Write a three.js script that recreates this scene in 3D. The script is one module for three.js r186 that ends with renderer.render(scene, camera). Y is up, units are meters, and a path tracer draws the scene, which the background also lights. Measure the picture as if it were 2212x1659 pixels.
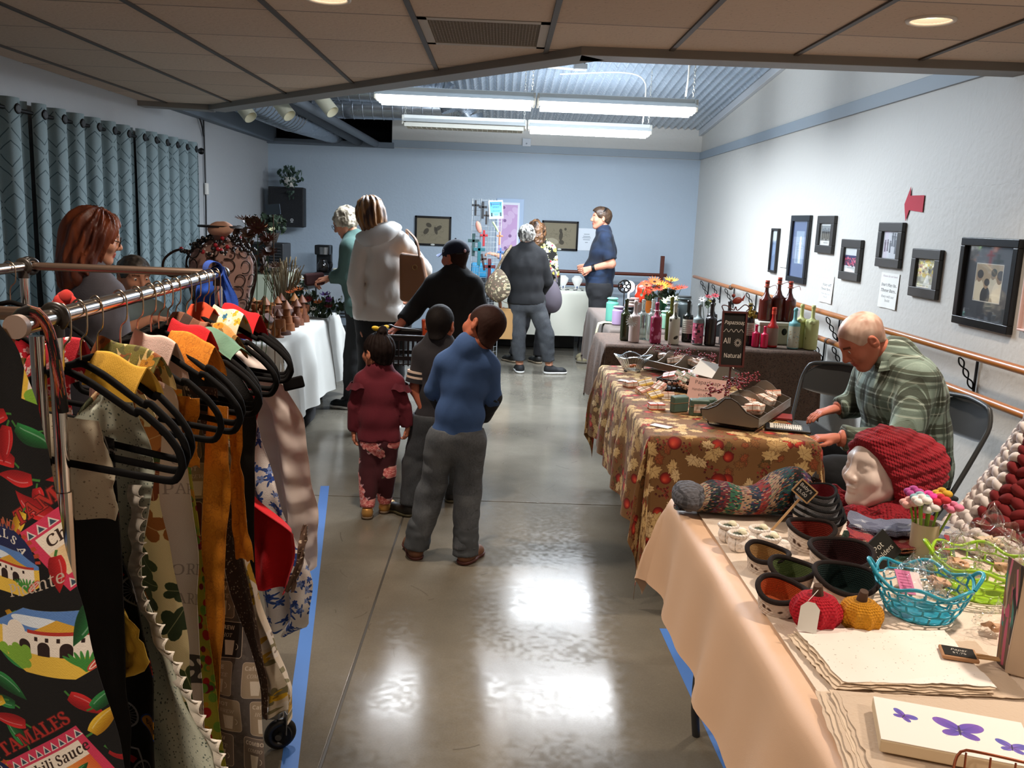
import * as THREE from 'three';
import { mergeGeometries, toCreasedNormals } from 'three/addons/utils/BufferGeometryUtils.js';
import { RoundedBoxGeometry } from 'three/addons/geometries/RoundedBoxGeometry.js';
import { RectAreaLightUniformsLib } from 'three/addons/lights/RectAreaLightUniformsLib.js';

// ---------- camera, sky, lights, exposure ----------
const scene = new THREE.Scene();
scene.background = new THREE.Color(0x050505);
const camera = new THREE.PerspectiveCamera(47.17, 2212 / 1659, 0.05, 60);
camera.position.set(0, 1.6, 0);
camera.rotation.set(-0.18541, -0.01825, 0.040, 'YXZ');
const renderer = new THREE.WebGLRenderer({ antialias: true });
renderer.toneMapping = THREE.LinearToneMapping;
renderer.toneMappingExposure = 1.0;
renderer.shadowMap.enabled = true;
RectAreaLightUniformsLib.init();
const WARM = 0xffecd8, COOL = 0xe8f3ff;
const CAN_POWER = 11, TUBE_NITS = 92;
const DOWNLIGHTS = [[-0.74, -3.8], [1.69, -3.72], [-0.74, -1.95], [1.69, -1.95], [-0.74, -0.1], [1.69, -0.1], [-0.74, 1.75], [1.69, 1.75]];

// ---------- helpers ----------
const PI = Math.PI, V = (x, y, z) => new THREE.Vector3(x, y, z), sin = Math.sin, cos = Math.cos, abs = Math.abs, min = Math.min, max = Math.max, hyp = Math.hypot;
const clamp = (x, a, b) => x < a ? a : x > b ? b : x, mix = (a, b, t) => a + (b - a) * t, sstep = (a, b, x) => { const t = clamp((x - a) / (b - a), 0, 1); return t * t * (3 - 2 * t); };
function RNG(seed) { let s = seed | 0; const f = () => { s = (s + 0x6d2b79f5) | 0; let t = Math.imul(s ^ (s >>> 15), 1 | s); t = (t + Math.imul(t ^ (t >>> 7), 61 | t)) ^ t; return ((t ^ (t >>> 14)) >>> 0) / 4294967296; }; f.r = (a, b) => a + (b - a) * f(); f.pick = (a) => a[Math.floor(f() * a.length)]; return f; }
function h3(x, y, z) { let n = Math.imul(x, 374761393) ^ Math.imul(y, 668265263) ^ Math.imul(z, 1274126177); n = Math.imul(n ^ (n >>> 13), 1274126177); return ((n ^ (n >>> 16)) >>> 0) / 4294967296; }
function vn(x, y, z = 0) { // value noise -1..1
  const X = Math.floor(x), Y = Math.floor(y), Z = Math.floor(z); let u = x - X, v = y - Y, w = z - Z; u = u * u * (3 - 2 * u); v = v * v * (3 - 2 * v); w = w * w * (3 - 2 * w);
  const a = (k) => mix(mix(h3(X, Y, Z + k), h3(X + 1, Y, Z + k), u), mix(h3(X, Y + 1, Z + k), h3(X + 1, Y + 1, Z + k), u), v);
  return mix(a(0), a(1), w) * 2 - 1;
}
const fbm = (x, y, z = 0, o = 4) => { let s = 0, a = 0.5; for (let i = 0; i < o; i++) { s += a * vn(x, y, z + i * 7.3); x *= 2.03; y *= 2.03; z *= 2.03; a *= 0.5; } return s; };
const used = {};
function numbered(name) { const n = used[name] = (used[name] ?? -1) + 1; return n ? name + '_' + String(n).padStart(3, '0') : name; }
function tag(o, label, category, group, kind) { if (label) o.userData.label = label; if (category) o.userData.category = category; if (group) o.userData.group = group; if (kind) o.userData.kind = kind; return o; }
function thing(name, label, category, pos = [0, 0, 0], turn = 0, group) { const o = new THREE.Group(); o.name = numbered(name); o.position.set(...pos); o.rotation.y = turn; scene.add(o); return tag(o, label, category, group); }
function join(list) {
  list = (Array.isArray(list) ? list.flat(3) : [list]).filter(Boolean);
  if (list.length === 1 && list[0].attributes.uv && list[0].attributes.normal) return list[0];
  const col = list.some((g) => g.attributes.color);
  list = list.map((g) => {
    const n = g.attributes.position.count, o = new THREE.BufferGeometry();
    o.setAttribute('position', g.attributes.position); if (!g.attributes.normal) g.computeVertexNormals(); o.setAttribute('normal', g.attributes.normal);
    o.setAttribute('uv', g.attributes.uv ?? new THREE.BufferAttribute(new Float32Array(n * 2), 2));
    if (col) o.setAttribute('color', g.attributes.color ?? new THREE.BufferAttribute(new Float32Array(n * 3).fill(1), 3));
    o.setIndex(g.index ? g.index : [...Array(n).keys()]); return o;
  });
  return list.length === 1 ? list[0] : mergeGeometries(list);
}
function part(parent, name, geo, m, label) { const o = new THREE.Mesh(join(geo), m); o.name = name; o.castShadow = o.receiveShadow = true; parent.add(o); if (label) o.userData.label = label; return o; }
function solo(name, label, category, geo, m, group, kind) { const o = part(scene, numbered(name), geo, m); return tag(o, label, category, group, kind); }
function struct(name, geo, m) { const o = part(scene, name, geo, m); o.userData.kind = 'structure'; return o; }
function copy(src, label, pos, turn = 0) { const o = src.clone(); o.userData = { ...src.userData, label }; o.name = numbered(src.name.replace(/_\d{3}$/, '')); scene.add(o); if (pos) o.position.set(...pos); o.rotation.y = turn; return o; }
// geometry
const M4 = new THREE.Matrix4(), EU = new THREE.Euler(), QU = new THREE.Quaternion();
function tf(g, x = 0, y = 0, z = 0, rx = 0, ry = 0, rz = 0, s = 1) { QU.setFromEuler(EU.set(rx, ry, rz)); const sc = Array.isArray(s) ? V(...s) : V(s, s, s); g.applyMatrix4(M4.compose(V(x, y, z), QU, sc)); return g; }
const box = (w, h, d, x = 0, y = 0, z = 0, rx = 0, ry = 0, rz = 0) => tf(new THREE.BoxGeometry(w, h, d), x, y, z, rx, ry, rz);
const rbox = (w, h, d, x = 0, y = 0, z = 0, r = 0.004, rx = 0, ry = 0, rz = 0, seg = 2) => tf(new RoundedBoxGeometry(w, h, d, seg, min(r, w / 2.01, h / 2.01, d / 2.01)), x, y, z, rx, ry, rz);
const cyl = (r1, r2, h, x = 0, y = 0, z = 0, seg = 20, rx = 0, ry = 0, rz = 0, open = false) => tf(new THREE.CylinderGeometry(r1, r2, h, seg, 1, open), x, y, z, rx, ry, rz);
const sph = (r, x = 0, y = 0, z = 0, s = 1, a = 16, b = 12) => tf(new THREE.SphereGeometry(r, a, b), x, y, z, 0, 0, 0, s);
const torus = (R, r, x = 0, y = 0, z = 0, rx = 0, ry = 0, rz = 0, a = 8, b = 24, arc = PI * 2) => tf(new THREE.TorusGeometry(R, r, a, b, arc), x, y, z, rx, ry, rz);
const vv = (p) => p.isVector3 ? p : V(p[0], p[1], p[2]);
const tube = (pts, r, seg = 24, rs = 7, closed = false, ten = 0.5) => new THREE.TubeGeometry(new THREE.CatmullRomCurve3(pts.map(vv), closed, 'catmullrom', ten), seg, r, rs, closed);
function rod(a, b, r, r2 = r, seg = 8) { a = vv(a); b = vv(b); const d = b.clone().sub(a), L = d.length(), g = new THREE.CylinderGeometry(r2, r, L, seg); g.applyQuaternion(QU.setFromUnitVectors(V(0, 1, 0), d.normalize())); return g.translate((a.x + b.x) / 2, (a.y + b.y) / 2, (a.z + b.z) / 2); }
const lathe = (pts, seg = 24) => new THREE.LatheGeometry(pts.map((p) => new THREE.Vector2(p[0], p[1])), seg);
function prism(pts, depth, bevel = 0, holes) { // outline in xy, extruded along +z
  const s = new THREE.Shape(pts.map((p) => new THREE.Vector2(p[0], p[1]))); (holes || []).forEach((h) => s.holes.push(new THREE.Path(h.map((p) => new THREE.Vector2(p[0], p[1])))));
  return new THREE.ExtrudeGeometry(s, { depth, bevelEnabled: bevel > 0, bevelSize: bevel, bevelThickness: bevel, bevelSegments: 2 });
}
// parametric sheet f(u,v)->[x,y,z]; uv scaled to su x sv; th > 0 gives it two faces and a rim
function sheet(f, nu, nv, su = 1, sv = 1, th = 0) {
  const P = [], U = [], I = [], w = nu + 1, n = w * (nv + 1);
  for (let j = 0; j <= nv; j++) for (let i = 0; i <= nu; i++) { const p = f(i / nu, j / nv); P.push(p[0], p[1], p[2]); U.push(p.length > 3 ? p[3] : i / nu * su, p.length > 4 ? p[4] : j / nv * sv); }
  for (let j = 0; j < nv; j++) for (let i = 0; i < nu; i++) { const a = j * w + i; I.push(a, a + 1, a + w, a + 1, a + w + 1, a + w); }
  const g = new THREE.BufferGeometry(); g.setAttribute('position', new THREE.Float32BufferAttribute(P, 3)); g.setAttribute('uv', new THREE.Float32BufferAttribute(U, 2)); g.setIndex(I); g.computeVertexNormals();
  if (!th) return g;
  const N = g.attributes.normal.array, P2 = P.slice(); for (let i = 0; i < n; i++) for (let c = 0; c < 3; c++) { P2.push(P[i * 3 + c] - N[i * 3 + c] * th); }
  const I2 = I.slice(); for (let k = 0; k < I.length; k += 3) I2.push(I[k] + n, I[k + 2] + n, I[k + 1] + n);
  const rim = (a, b) => I2.push(a, a + n, b, b, a + n, b + n);
  for (let i = 0; i < nu; i++) { rim(i + 1, i); rim(nv * w + i, nv * w + i + 1); } for (let j = 0; j < nv; j++) { rim(j * w, (j + 1) * w); rim((j + 1) * w + nu, j * w + nu); }
  const o = new THREE.BufferGeometry(); o.setAttribute('position', new THREE.Float32BufferAttribute(P2, 3)); o.setAttribute('uv', new THREE.Float32BufferAttribute(U.concat(U), 2)); o.setIndex(I2); o.computeVertexNormals(); return o;
}
// surface nets of f < 0
function field(f, lo, hi, c) {
  const n = [0, 1, 2].map((k) => Math.ceil((hi[k] - lo[k]) / c) + 1), [nx, ny, nz] = n, G = new Float32Array(nx * ny * nz), id = new Int32Array(nx * ny * nz).fill(-1), P = [], I = [];
  const B = 5, far = B * c * 1.9 + 0.016; // whole blocks far from the surface are filled from their centre
  for (let K = 0; K < nz; K += B) for (let J = 0; J < ny; J += B) for (let Q = 0; Q < nx; Q += B) {
    const h = (B - 1) / 2, d = f(lo[0] + (Q + h) * c, lo[1] + (J + h) * c, lo[2] + (K + h) * c), skip = abs(d) > far;
    for (let k = K; k < min(nz, K + B); k++) for (let j = J; j < min(ny, J + B); j++) for (let i = Q; i < min(nx, Q + B); i++) G[i + j * nx + k * nx * ny] = skip ? d : f(lo[0] + i * c, lo[1] + j * c, lo[2] + k * c);
  }
  const sx = 1, sy = nx, sz = nx * ny, off = [0, sx, sy, sx + sy, sz, sx + sz, sy + sz, sx + sy + sz];
  const E = [[0, 1], [2, 3], [4, 5], [6, 7], [0, 2], [1, 3], [4, 6], [5, 7], [0, 4], [1, 5], [2, 6], [3, 7]];
  for (let k = 0; k < nz - 1; k++) for (let j = 0; j < ny - 1; j++) for (let i = 0; i < nx - 1; i++) {
    const b = i + j * sy + k * sz; let m = 0; for (let t = 0; t < 8; t++) if (G[b + off[t]] < 0) m |= 1 << t; if (m === 0 || m === 255) continue;
    let x = 0, y = 0, z = 0, cnt = 0;
    for (const [a, d] of E) { const ga = G[b + off[a]], gd = G[b + off[d]]; if ((ga < 0) === (gd < 0)) continue; const t = ga / (ga - gd); x += (a & 1) + ((d & 1) - (a & 1)) * t; y += ((a >> 1) & 1) + (((d >> 1) & 1) - ((a >> 1) & 1)) * t; z += ((a >> 2) & 1) + (((d >> 2) & 1) - ((a >> 2) & 1)) * t; cnt++; }
    id[b] = P.length / 3; P.push(lo[0] + (i + x / cnt) * c, lo[1] + (j + y / cnt) * c, lo[2] + (k + z / cnt) * c);
  }
  const quad = (a, b, d, e, flip) => { if (a < 0 || b < 0 || d < 0 || e < 0) return; if (flip) I.push(a, d, b, b, d, e); else I.push(a, b, d, b, e, d); };
  for (let k = 1; k < nz - 1; k++) for (let j = 1; j < ny - 1; j++) for (let i = 1; i < nx - 1; i++) {
    const b = i + j * sy + k * sz, s = G[b] < 0;
    if (s !== (G[b + sx] < 0)) quad(id[b - sy - sz], id[b - sz], id[b - sy], id[b], !s);
    if (s !== (G[b + sy] < 0)) quad(id[b - sx - sz], id[b - sz], id[b - sx], id[b], s);
    if (s !== (G[b + sz] < 0)) quad(id[b - sx - sy], id[b - sy], id[b - sx], id[b], !s);
  }
  const g = new THREE.BufferGeometry(); g.setAttribute('position', new THREE.Float32BufferAttribute(P, 3)); g.setIndex(I); g.computeVertexNormals(); return g;
}
function uvBy(g, f) { const p = g.attributes.position, u = new Float32Array(p.count * 2); for (let i = 0; i < p.count; i++) { const r = f(p.getX(i), p.getY(i), p.getZ(i), i); u[i * 2] = r[0]; u[i * 2 + 1] = r[1]; } g.setAttribute('uv', new THREE.BufferAttribute(u, 2)); return g; }
function colBy(g, f) { const p = g.attributes.position, u = new Float32Array(p.count * 3), c = new THREE.Color(); for (let i = 0; i < p.count; i++) { c.set(f(p.getX(i), p.getY(i), p.getZ(i), i)); u.set([c.r, c.g, c.b], i * 3); } g.setAttribute('color', new THREE.BufferAttribute(u, 3)); return g; }
const boxUV = (g, s = 1) => { const n = g.attributes.normal; return uvBy(g, (x, y, z, i) => { const a = abs(n.getX(i)), b = abs(n.getY(i)), c = abs(n.getZ(i)); return b > a && b > c ? [x / s, z / s] : a > c ? [z / s, y / s] : [x / s, y / s]; }); };
function warp(g, f) { const p = g.attributes.position; for (let i = 0; i < p.count; i++) { const r = f(p.getX(i), p.getY(i), p.getZ(i)); p.setXYZ(i, r[0], r[1], r[2]); } g.computeVertexNormals(); return g; }
// textures, materials
function ctex(w, h, draw, rx = 1, ry = 1) { const c = document.createElement('canvas'); c.width = w; c.height = h; draw(c.getContext('2d'), w, h); const t = new THREE.CanvasTexture(c); t.colorSpace = THREE.SRGBColorSpace; t.wrapS = t.wrapT = THREE.RepeatWrapping; t.repeat.set(rx, ry); t.anisotropy = 8; return t; }
function dtex(w, h, f, rx = 1, ry = 1, srgb = false) { const d = new Uint8Array(w * h * 4); for (let y = 0; y < h; y++) for (let x = 0; x < w; x++) { const r = f(x / w, y / h, x, y), o = (y * w + x) * 4; if (Array.isArray(r)) { d[o] = r[0]; d[o + 1] = r[1]; d[o + 2] = r[2]; } else d[o] = d[o + 1] = d[o + 2] = clamp(r * 255, 0, 255); d[o + 3] = 255; } const t = new THREE.DataTexture(d, w, h); t.magFilter = THREE.LinearFilter; t.minFilter = THREE.LinearMipmapLinearFilter; t.wrapS = t.wrapT = THREE.RepeatWrapping; t.repeat.set(rx, ry); if (srgb) t.colorSpace = THREE.SRGBColorSpace; t.needsUpdate = true; return t; }
const mat = (color, roughness = 0.7, o = {}) => new THREE.MeshPhysicalMaterial({ color, roughness, ...o });
const DS = { side: THREE.DoubleSide };
const weave = dtex(128, 128, (u, v, x, y) => 0.5 + 0.22 * sin(x * PI / 2) * cos(y * PI / 2) + 0.25 * vn(x * 0.9, y * 0.9), 1, 1);
const weaveT = (r) => { const t = weave.clone(); t.repeat.set(r, r); t.needsUpdate = true; return t; };
const WEAVE = weaveT(8);
const fabric = (color, o = {}) => mat(color, 0.92, { bumpMap: WEAVE, bumpScale: 0.0006, sheen: 0.25, sheenRoughness: 0.7, sheenColor: new THREE.Color(color).lerp(new THREE.Color('#ffffff'), 0.4), side: THREE.DoubleSide, ...o });
const chrome = mat('#c9c6c2', 0.14, { metalness: 1 }), blackMetal = mat('#141312', 0.45, { metalness: 0.6 }), steel = mat('#8d8d8c', 0.35, { metalness: 1 }), blackPlastic = mat('#0c0c0d', 0.4), whitePlastic = mat('#dedad2', 0.4);
const woodTex = ctex(256, 512, (c, w, h) => { const r = RNG(3); c.fillStyle = '#b98a55'; c.fillRect(0, 0, w, h); for (let i = 0; i < 260; i++) { c.strokeStyle = `rgba(${r.pick(['90,55,25', '140,95,50', '200,155,100'])},${r.r(0.08, 0.3)})`; c.lineWidth = r.r(0.5, 2.5); const x = r() * w; c.beginPath(); c.moveTo(x, 0); c.bezierCurveTo(x + r.r(-8, 8), h / 3, x + r.r(-8, 8), h * 0.66, x, h); c.stroke(); } }, 3, 1);
const rr = (c, x, y, w, h, r) => { c.beginPath(); c.moveTo(x + r, y); c.arcTo(x + w, y, x + w, y + h, r); c.arcTo(x + w, y + h, x, y + h, r); c.arcTo(x, y + h, x, y, r); c.arcTo(x, y, x + w, y, r); c.closePath(); };
// ---------- the room ----------
const XL = -3.08, XR = 2.57, ZB = -11.85, ZF = 3, HC = 2.45;
const speck = dtex(512, 512, (u, v) => { const n = fbm(u * 26, v * 26, 1, 4); return 0.5 + 0.5 * n; });
const speckT = (r) => { const t = speck.clone(); t.repeat.set(r, r); t.needsUpdate = true; return t; };
const paintW = mat('#c9c6bf', 0.6, { bumpMap: speckT(1.6), bumpScale: 0.0022 }), paintB = mat('#a9b6c2', 0.62, { bumpMap: speckT(1.6), bumpScale: 0.0018 }), paintL = mat('#aeb0b2', 0.62, { bumpMap: speckT(1.6), bumpScale: 0.0018 });
const bandM = mat('#97a2ab', 0.6), greyM = mat('#85807a', 0.5);
{ // floor: polished concrete slabs with sawn joints
  const fl = new THREE.Group(); fl.name = 'floor'; fl.userData.kind = 'structure'; scene.add(fl);
  const r = RNG(11);
  const tex = ctex(2048, 2048, (c, w, h) => {
    const im = c.createImageData(w, h), d = im.data;
    for (let y = 0; y < h; y++) for (let x = 0; x < w; x++) {
      const u = x / w, v = y / h, n = fbm(u * 9, v * 9, 2, 5), b = fbm(u * 3 + 5, v * 3, 4, 3), g = vn(x * 0.7, y * 0.7, 3), k = 146 + n * 42 + b * 30 + g * 5, o = (y * w + x) * 4;
      d[o] = k * 0.985; d[o + 1] = k * 0.99; d[o + 2] = k * 0.955; d[o + 3] = 255;
    } c.putImageData(im, 0, 0);
    for (let i = 0; i < 300; i++) { c.strokeStyle = r() < 0.6 ? `rgba(60,55,48,${r.r(0.05, 0.35)})` : `rgba(215,215,205,${r.r(0.05, 0.3)})`; c.lineWidth = r.r(0.6, 2.2); const x = r() * w, y = r() * h, a = r() * 6.3, L = r.r(5, 70); c.beginPath(); c.moveTo(x, y); c.quadraticCurveTo(x + cos(a) * L / 2 + r.r(-8, 8), y + sin(a) * L / 2 + r.r(-8, 8), x + cos(a) * L, y + sin(a) * L); c.stroke(); }
  }, 0.22, 0.22);
  const rough = dtex(512, 512, (u, v) => 0.17 + 0.07 * fbm(u * 10, v * 10, 9, 5) + 0.05 * vn(u * 200, v * 200), 0.31, 0.31);
  const slabM = mat('#b0a69a', 1, { map: tex, roughnessMap: rough, specularIntensity: 0.27, specularColor: new THREE.Color('#ffe6cc') });
  part(fl, 'sub_floor', box(XR - XL + 0.5, 0.1, ZF - ZB + 0.5, (XL + XR) / 2, -0.08, (ZB + ZF) / 2), mat('#2c2924', 0.9));
  const xs = [XL - 0.15, -0.475, XR + 0.15], zs = [ZB - 0.15, -10.5, -4.85, ZF + 0.15], g = 0.004;
  for (let i = 0; i < 2; i++) for (let j = 0; j < 3; j++) {
    const w = xs[i + 1] - xs[i] - g * 2, d = zs[j + 1] - zs[j] - g * 2, b = rbox(w, 0.04, d, (xs[i] + xs[i + 1]) / 2, -0.02, (zs[j] + zs[j + 1]) / 2, 0.003);
    part(fl, 'slab', uvBy(b, (x, y, z) => [x + 7, z + 3]), slabM);
  }
  part(fl, 'joint_filler', [box(0.012, 0.03, 14.5, -0.475, -0.018, -4.4), box(5.7, 0.03, 0.01, -0.25, -0.018, -10.5)], mat('#3a362f', 0.6));
}
const shell = (name, w, h, d, x, y, z, m) => struct(name, boxUV(box(w, h, d, x, y, z)), m);
shell('wall_right', 0.15, 4.3, ZF - ZB + 0.3, XR + 0.075, 2.1, (ZB + ZF) / 2, paintW);
shell('wall_left', 0.15, 4.3, ZF - ZB + 0.3, XL - 0.075, 2.1, (ZB + ZF) / 2, paintL);
shell('wall_front', XR - XL, 4.3, 0.15, (XL + XR) / 2, 2.1, ZF + 0.075, paintW);
shell('wall_back', XR - XL, 2.45, 0.15, (XL + XR) / 2, 1.225, ZB - 0.075, paintB);
shell('wall_back_upper', XR + 1.47, 0.56, 0.15, (XR - 1.47) / 2, 2.73, ZB - 0.075, paintW);
struct('wall_plenum', [box(1.7, 1.2, 0.05, -2.3, 2.9, ZB - 1.4), box(0.04, 1.2, 1.45, -1.45, 2.9, ZB - 0.75), box(0.04, 1.2, 1.45, XL - 0.02, 2.9, ZB - 0.75), box(1.7, 0.04, 1.45, -2.3, 2.38, ZB - 0.75)], mat('#15171a', 0.9));
{ const t = (n, ...a) => struct('trim_' + n, rbox(...a, 0.004), bandM);
  t(1, 0.022, 0.095, 12.4, XR - 0.011, 2.502, -5.7); t(2, XR + 1.47, 0.095, 0.022, (XR - 1.47) / 2, 2.502, ZB + 0.011);
  struct('trim_3', [rbox(0.1, 0.2, 4.2, XL + 0.05, 2.56, -9.8, 0.005), rbox(1.66, 0.07, 0.06, -2.27, 2.475, ZB + 0.03, 0.005)], mat('#69737d', 0.65)); }
struct('baseboard_right', rbox(0.014, 0.1, 14.8, XR - 0.007, 0.05, (ZB + ZF) / 2), mat('#6a6662', 0.6));
struct('baseboard_back', rbox(XR - XL, 0.1, 0.014, (XL + XR) / 2, 0.05, ZB + 0.007), mat('#3c4045', 0.6));
{ // dropped ceiling: tiles in a grid, stepped front edge
  const ce = new THREE.Group(); ce.name = 'ceiling'; ce.userData.kind = 'structure'; scene.add(ce);
  const tileTex = ctex(512, 512, (c, w, h) => { const r = RNG(5); c.fillStyle = '#d9c6b4'; c.fillRect(0, 0, w, h); for (let i = 0; i < 2600; i++) { c.fillStyle = `rgba(${r() < 0.5 ? '90,75,62' : '240,230,218'},${r.r(0.05, 0.3)})`; c.fillRect(r() * w, r() * h, r.r(1, 4), r.r(1, 3)); } });
  const tm = [0, 1, 2].map((k) => mat(['#f4efea', '#ece6e0', '#fbf7f2'][k], 0.95, { map: tileTex, bumpMap: speckT(3), bumpScale: 0.002 }));
  const gridM = mat('#4c443d', 0.55);
  const xs = [XL]; for (let k = 0; k < 9; k++) xs.push(-2.86 + k * 0.6105); xs.push(XR);
  const zs = []; for (let k = 0; k < 18; k++) zs.push(2.7 - 0.615 * k);
  // front edge polygon
  const EP = [[XL, -7.72], [-2.52, -7.85], [0.383, -4.6], [XR, -4.53]];
  const edgeZ = (x) => { for (let i = 0; i < 3; i++) if (x <= EP[i + 1][0] + 1e-6) return mix(EP[i][1], EP[i + 1][1], (x - EP[i][0]) / (EP[i + 1][0] - EP[i][0])); return EP[3][1]; };
  const rn = RNG(8), gridG = [];
  for (let i = 0; i < xs.length - 1; i++) {
    for (let j = 0; j < zs.length - 1; j++) {
      const x0 = xs[i] + 0.008, x1 = xs[i + 1] - 0.008, zn = zs[j] - 0.005, zf = zs[j + 1] + 0.005;
      const e = [x0, (x0 + x1) / 2, x1].map(edgeZ), bend = EP.filter((p) => p[0] > x0 && p[0] < x1);
      if (zn < min(...e) + 0.02) continue;
      const isVent = i === 5 && j === 11, lamp = DOWNLIGHTS.some(([lx, lz]) => lx > x0 && lx < x1 && lz < zn && lz > zf);
      if (isVent) { // air grille
        const zm = zf, wv = x1 - x0, dv = zn - zm, cx = (x0 + x1) / 2, cz = (zn + zm) / 2, gv = thing('air_vent', 'square perforated return air grille set in the tiled ceiling', 'vent', [cx, HC, cz]);
        const h = 0.045; part(gv, 'frame', [box(wv, 0.02, h, 0, 0.008, dv / 2 - h / 2), box(wv, 0.02, h, 0, 0.008, -dv / 2 + h / 2), box(h, 0.02, dv, wv / 2 - h / 2, 0.008, 0), box(h, 0.02, dv, -wv / 2 + h / 2, 0.008, 0)], mat('#b5aa9c', 0.6));
        const bl = []; for (let k = 0; k < 34; k++) bl.push(box(0.006, 0.02, dv - 0.09, -wv / 2 + 0.05 + k * (wv - 0.1) / 33, 0.012, 0, 0, 0, 0.5)); for (let k = 0; k < 24; k++) bl.push(box(wv - 0.09, 0.006, 0.004, 0, 0.004, -dv / 2 + 0.05 + k * (dv - 0.1) / 23));
        part(gv, 'grille', bl, mat('#8f8577', 0.6)).userData.kind = 'stuff'; part(gv, 'backing', box(wv, 0.006, dv, 0, 0.032, 0), mat('#3b342d', 0.9)); continue;
      }
      let pts;
      if (zf > max(...e)) pts = [[x0, zn], [x1, zn], [x1, zf], [x0, zf]];
      else { const xm = [x0, ...bend.map((b) => b[0])]; for (let k = 1; k < 8; k++) xm.push(mix(x0, x1, k / 8)); xm.push(x1); xm.sort((a, b) => a - b); pts = [[x0, zn], [x1, zn]]; for (const x of xm.reverse()) pts.push([x, min(zn - 0.001, max(zf, edgeZ(x) + 0.02))]); }
      let holes; if (lamp) { const [lx, lz] = DOWNLIGHTS.find(([lx, lz]) => lx > x0 && lx < x1 && lz < zn && lz > zf); holes = [[...Array(28).keys()].map((k) => [lx + 0.078 * cos(k / 28 * 2 * PI), -(lz + 0.078 * sin(k / 28 * 2 * PI))])]; }
      const g = prism(pts.map(([x, z]) => [x, -z]), 0.016, 0, holes); tf(g, 0, HC, 0, -PI / 2, 0, 0); // face at HC, thickness up
      const ox = rn() * 3, oz = rn() * 3; uvBy(g, (x, y, z) => [x * 0.9 + ox, z * 0.9 + oz]);
      part(ce, 'ceiling_tile', g, rn.pick(tm));
    }
    if (i > 0) { const x = xs[i], z1 = edgeZ(x); gridG.push(box(0.024, 0.014, 2.7 - z1, x, HC - 0.002, (2.7 + z1) / 2)); }
  }
  part(ce, 'grid_rail', gridG, gridM);
  const cross = []; for (let j = 0; j < zs.length; j++) { const z = zs[j]; let xm = XR; for (let x = XR; x > XL; x -= 0.02) { if (edgeZ(x) < z) xm = x; } let lo = XL, hi = XR; if (z < -4.53) { hi = XL; for (let x = XL; x < XR; x += 0.01) if (edgeZ(x) < z) hi = x; } if (hi > lo) cross.push(box(hi - lo, 0.01, 0.012, (lo + hi) / 2, HC + 0.005, z)); }
  part(ce, 'cross_rail', cross, mat('#77695c', 0.6));
  part(ce, 'ceiling_backing', (() => { const pts = [[XL - 0.05, ZF + 0.1], [XR + 0.05, ZF + 0.1], [XR + 0.05, EP[3][1] + 0.03], [EP[2][0], EP[2][1] + 0.05], [EP[1][0], EP[1][1] + 0.05], [XL - 0.05, EP[0][1] + 0.03]]; return tf(prism(pts.map(([x, z]) => [x, -z]), 0.03), 0, HC + 0.04, 0, -PI / 2); })(), mat('#6b6259', 0.9));
  // fascia along the edge
  const off = EP.map(([x, z], i) => [x, z]); const fa = [];
  const beam = (w, h, y, o) => { for (let i = 0; i < 3; i++) { const [ax, az] = off[i], [bx, bz] = off[i + 1], L = hyp(bx - ax, bz - az), a = Math.atan2(-(bz - az), bx - ax); fa.push(rbox(L + (i === 1 ? 0.03 : 0.05), h, w, (ax + bx) / 2 - sin(a) * o, y, (az + bz) / 2 - cos(a) * o, 0.004, 0, a, 0)); } };
  beam(0.17, 0.14, HC + 0.028, 0.05); struct('trim_4', fa.slice(), greyM);
}
{ // corrugated metal roof deck rising from the back wall
  const roofTex = dtex(256, 256, (u, v) => 0.55 + 0.3 * fbm(u * 8, v * 40, 3, 4));
  const rm = mat('#b4c0cc', 0.42, { metalness: 0.35, roughnessMap: roofTex, side: THREE.DoubleSide });
  const rg = (z0, z1, dy) => sheet((u, v) => { const x = mix(XL, XR, u), z = mix(z0, z1, v); return [x, 2.845 + dy + (z - ZB) * 0.0913 + 0.018 * sin(x * 2 * PI / 0.084), z]; }, 900, 2, 6, 8, 0.002);
  const r = struct('ceiling_001', [rg(ZB - 0.05, -8.05, 0), rg(-8.3, -3.5, 0.03)], rm);
  struct('trim_5', tf(rbox(0.05, 0.1, 8.4, 0, 0, 0, 0.006), XR - 0.025, 2.845 + 4.1 * 0.0913 - 0.04, -7.75, -0.0911, 0, 0), mat('#c3c7cb', 0.6));
  struct('trim_6', box(XR - XL, 0.6, 0.05, (XL + XR) / 2, 3.3, -3.5), mat('#555', 0.9));
}
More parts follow.
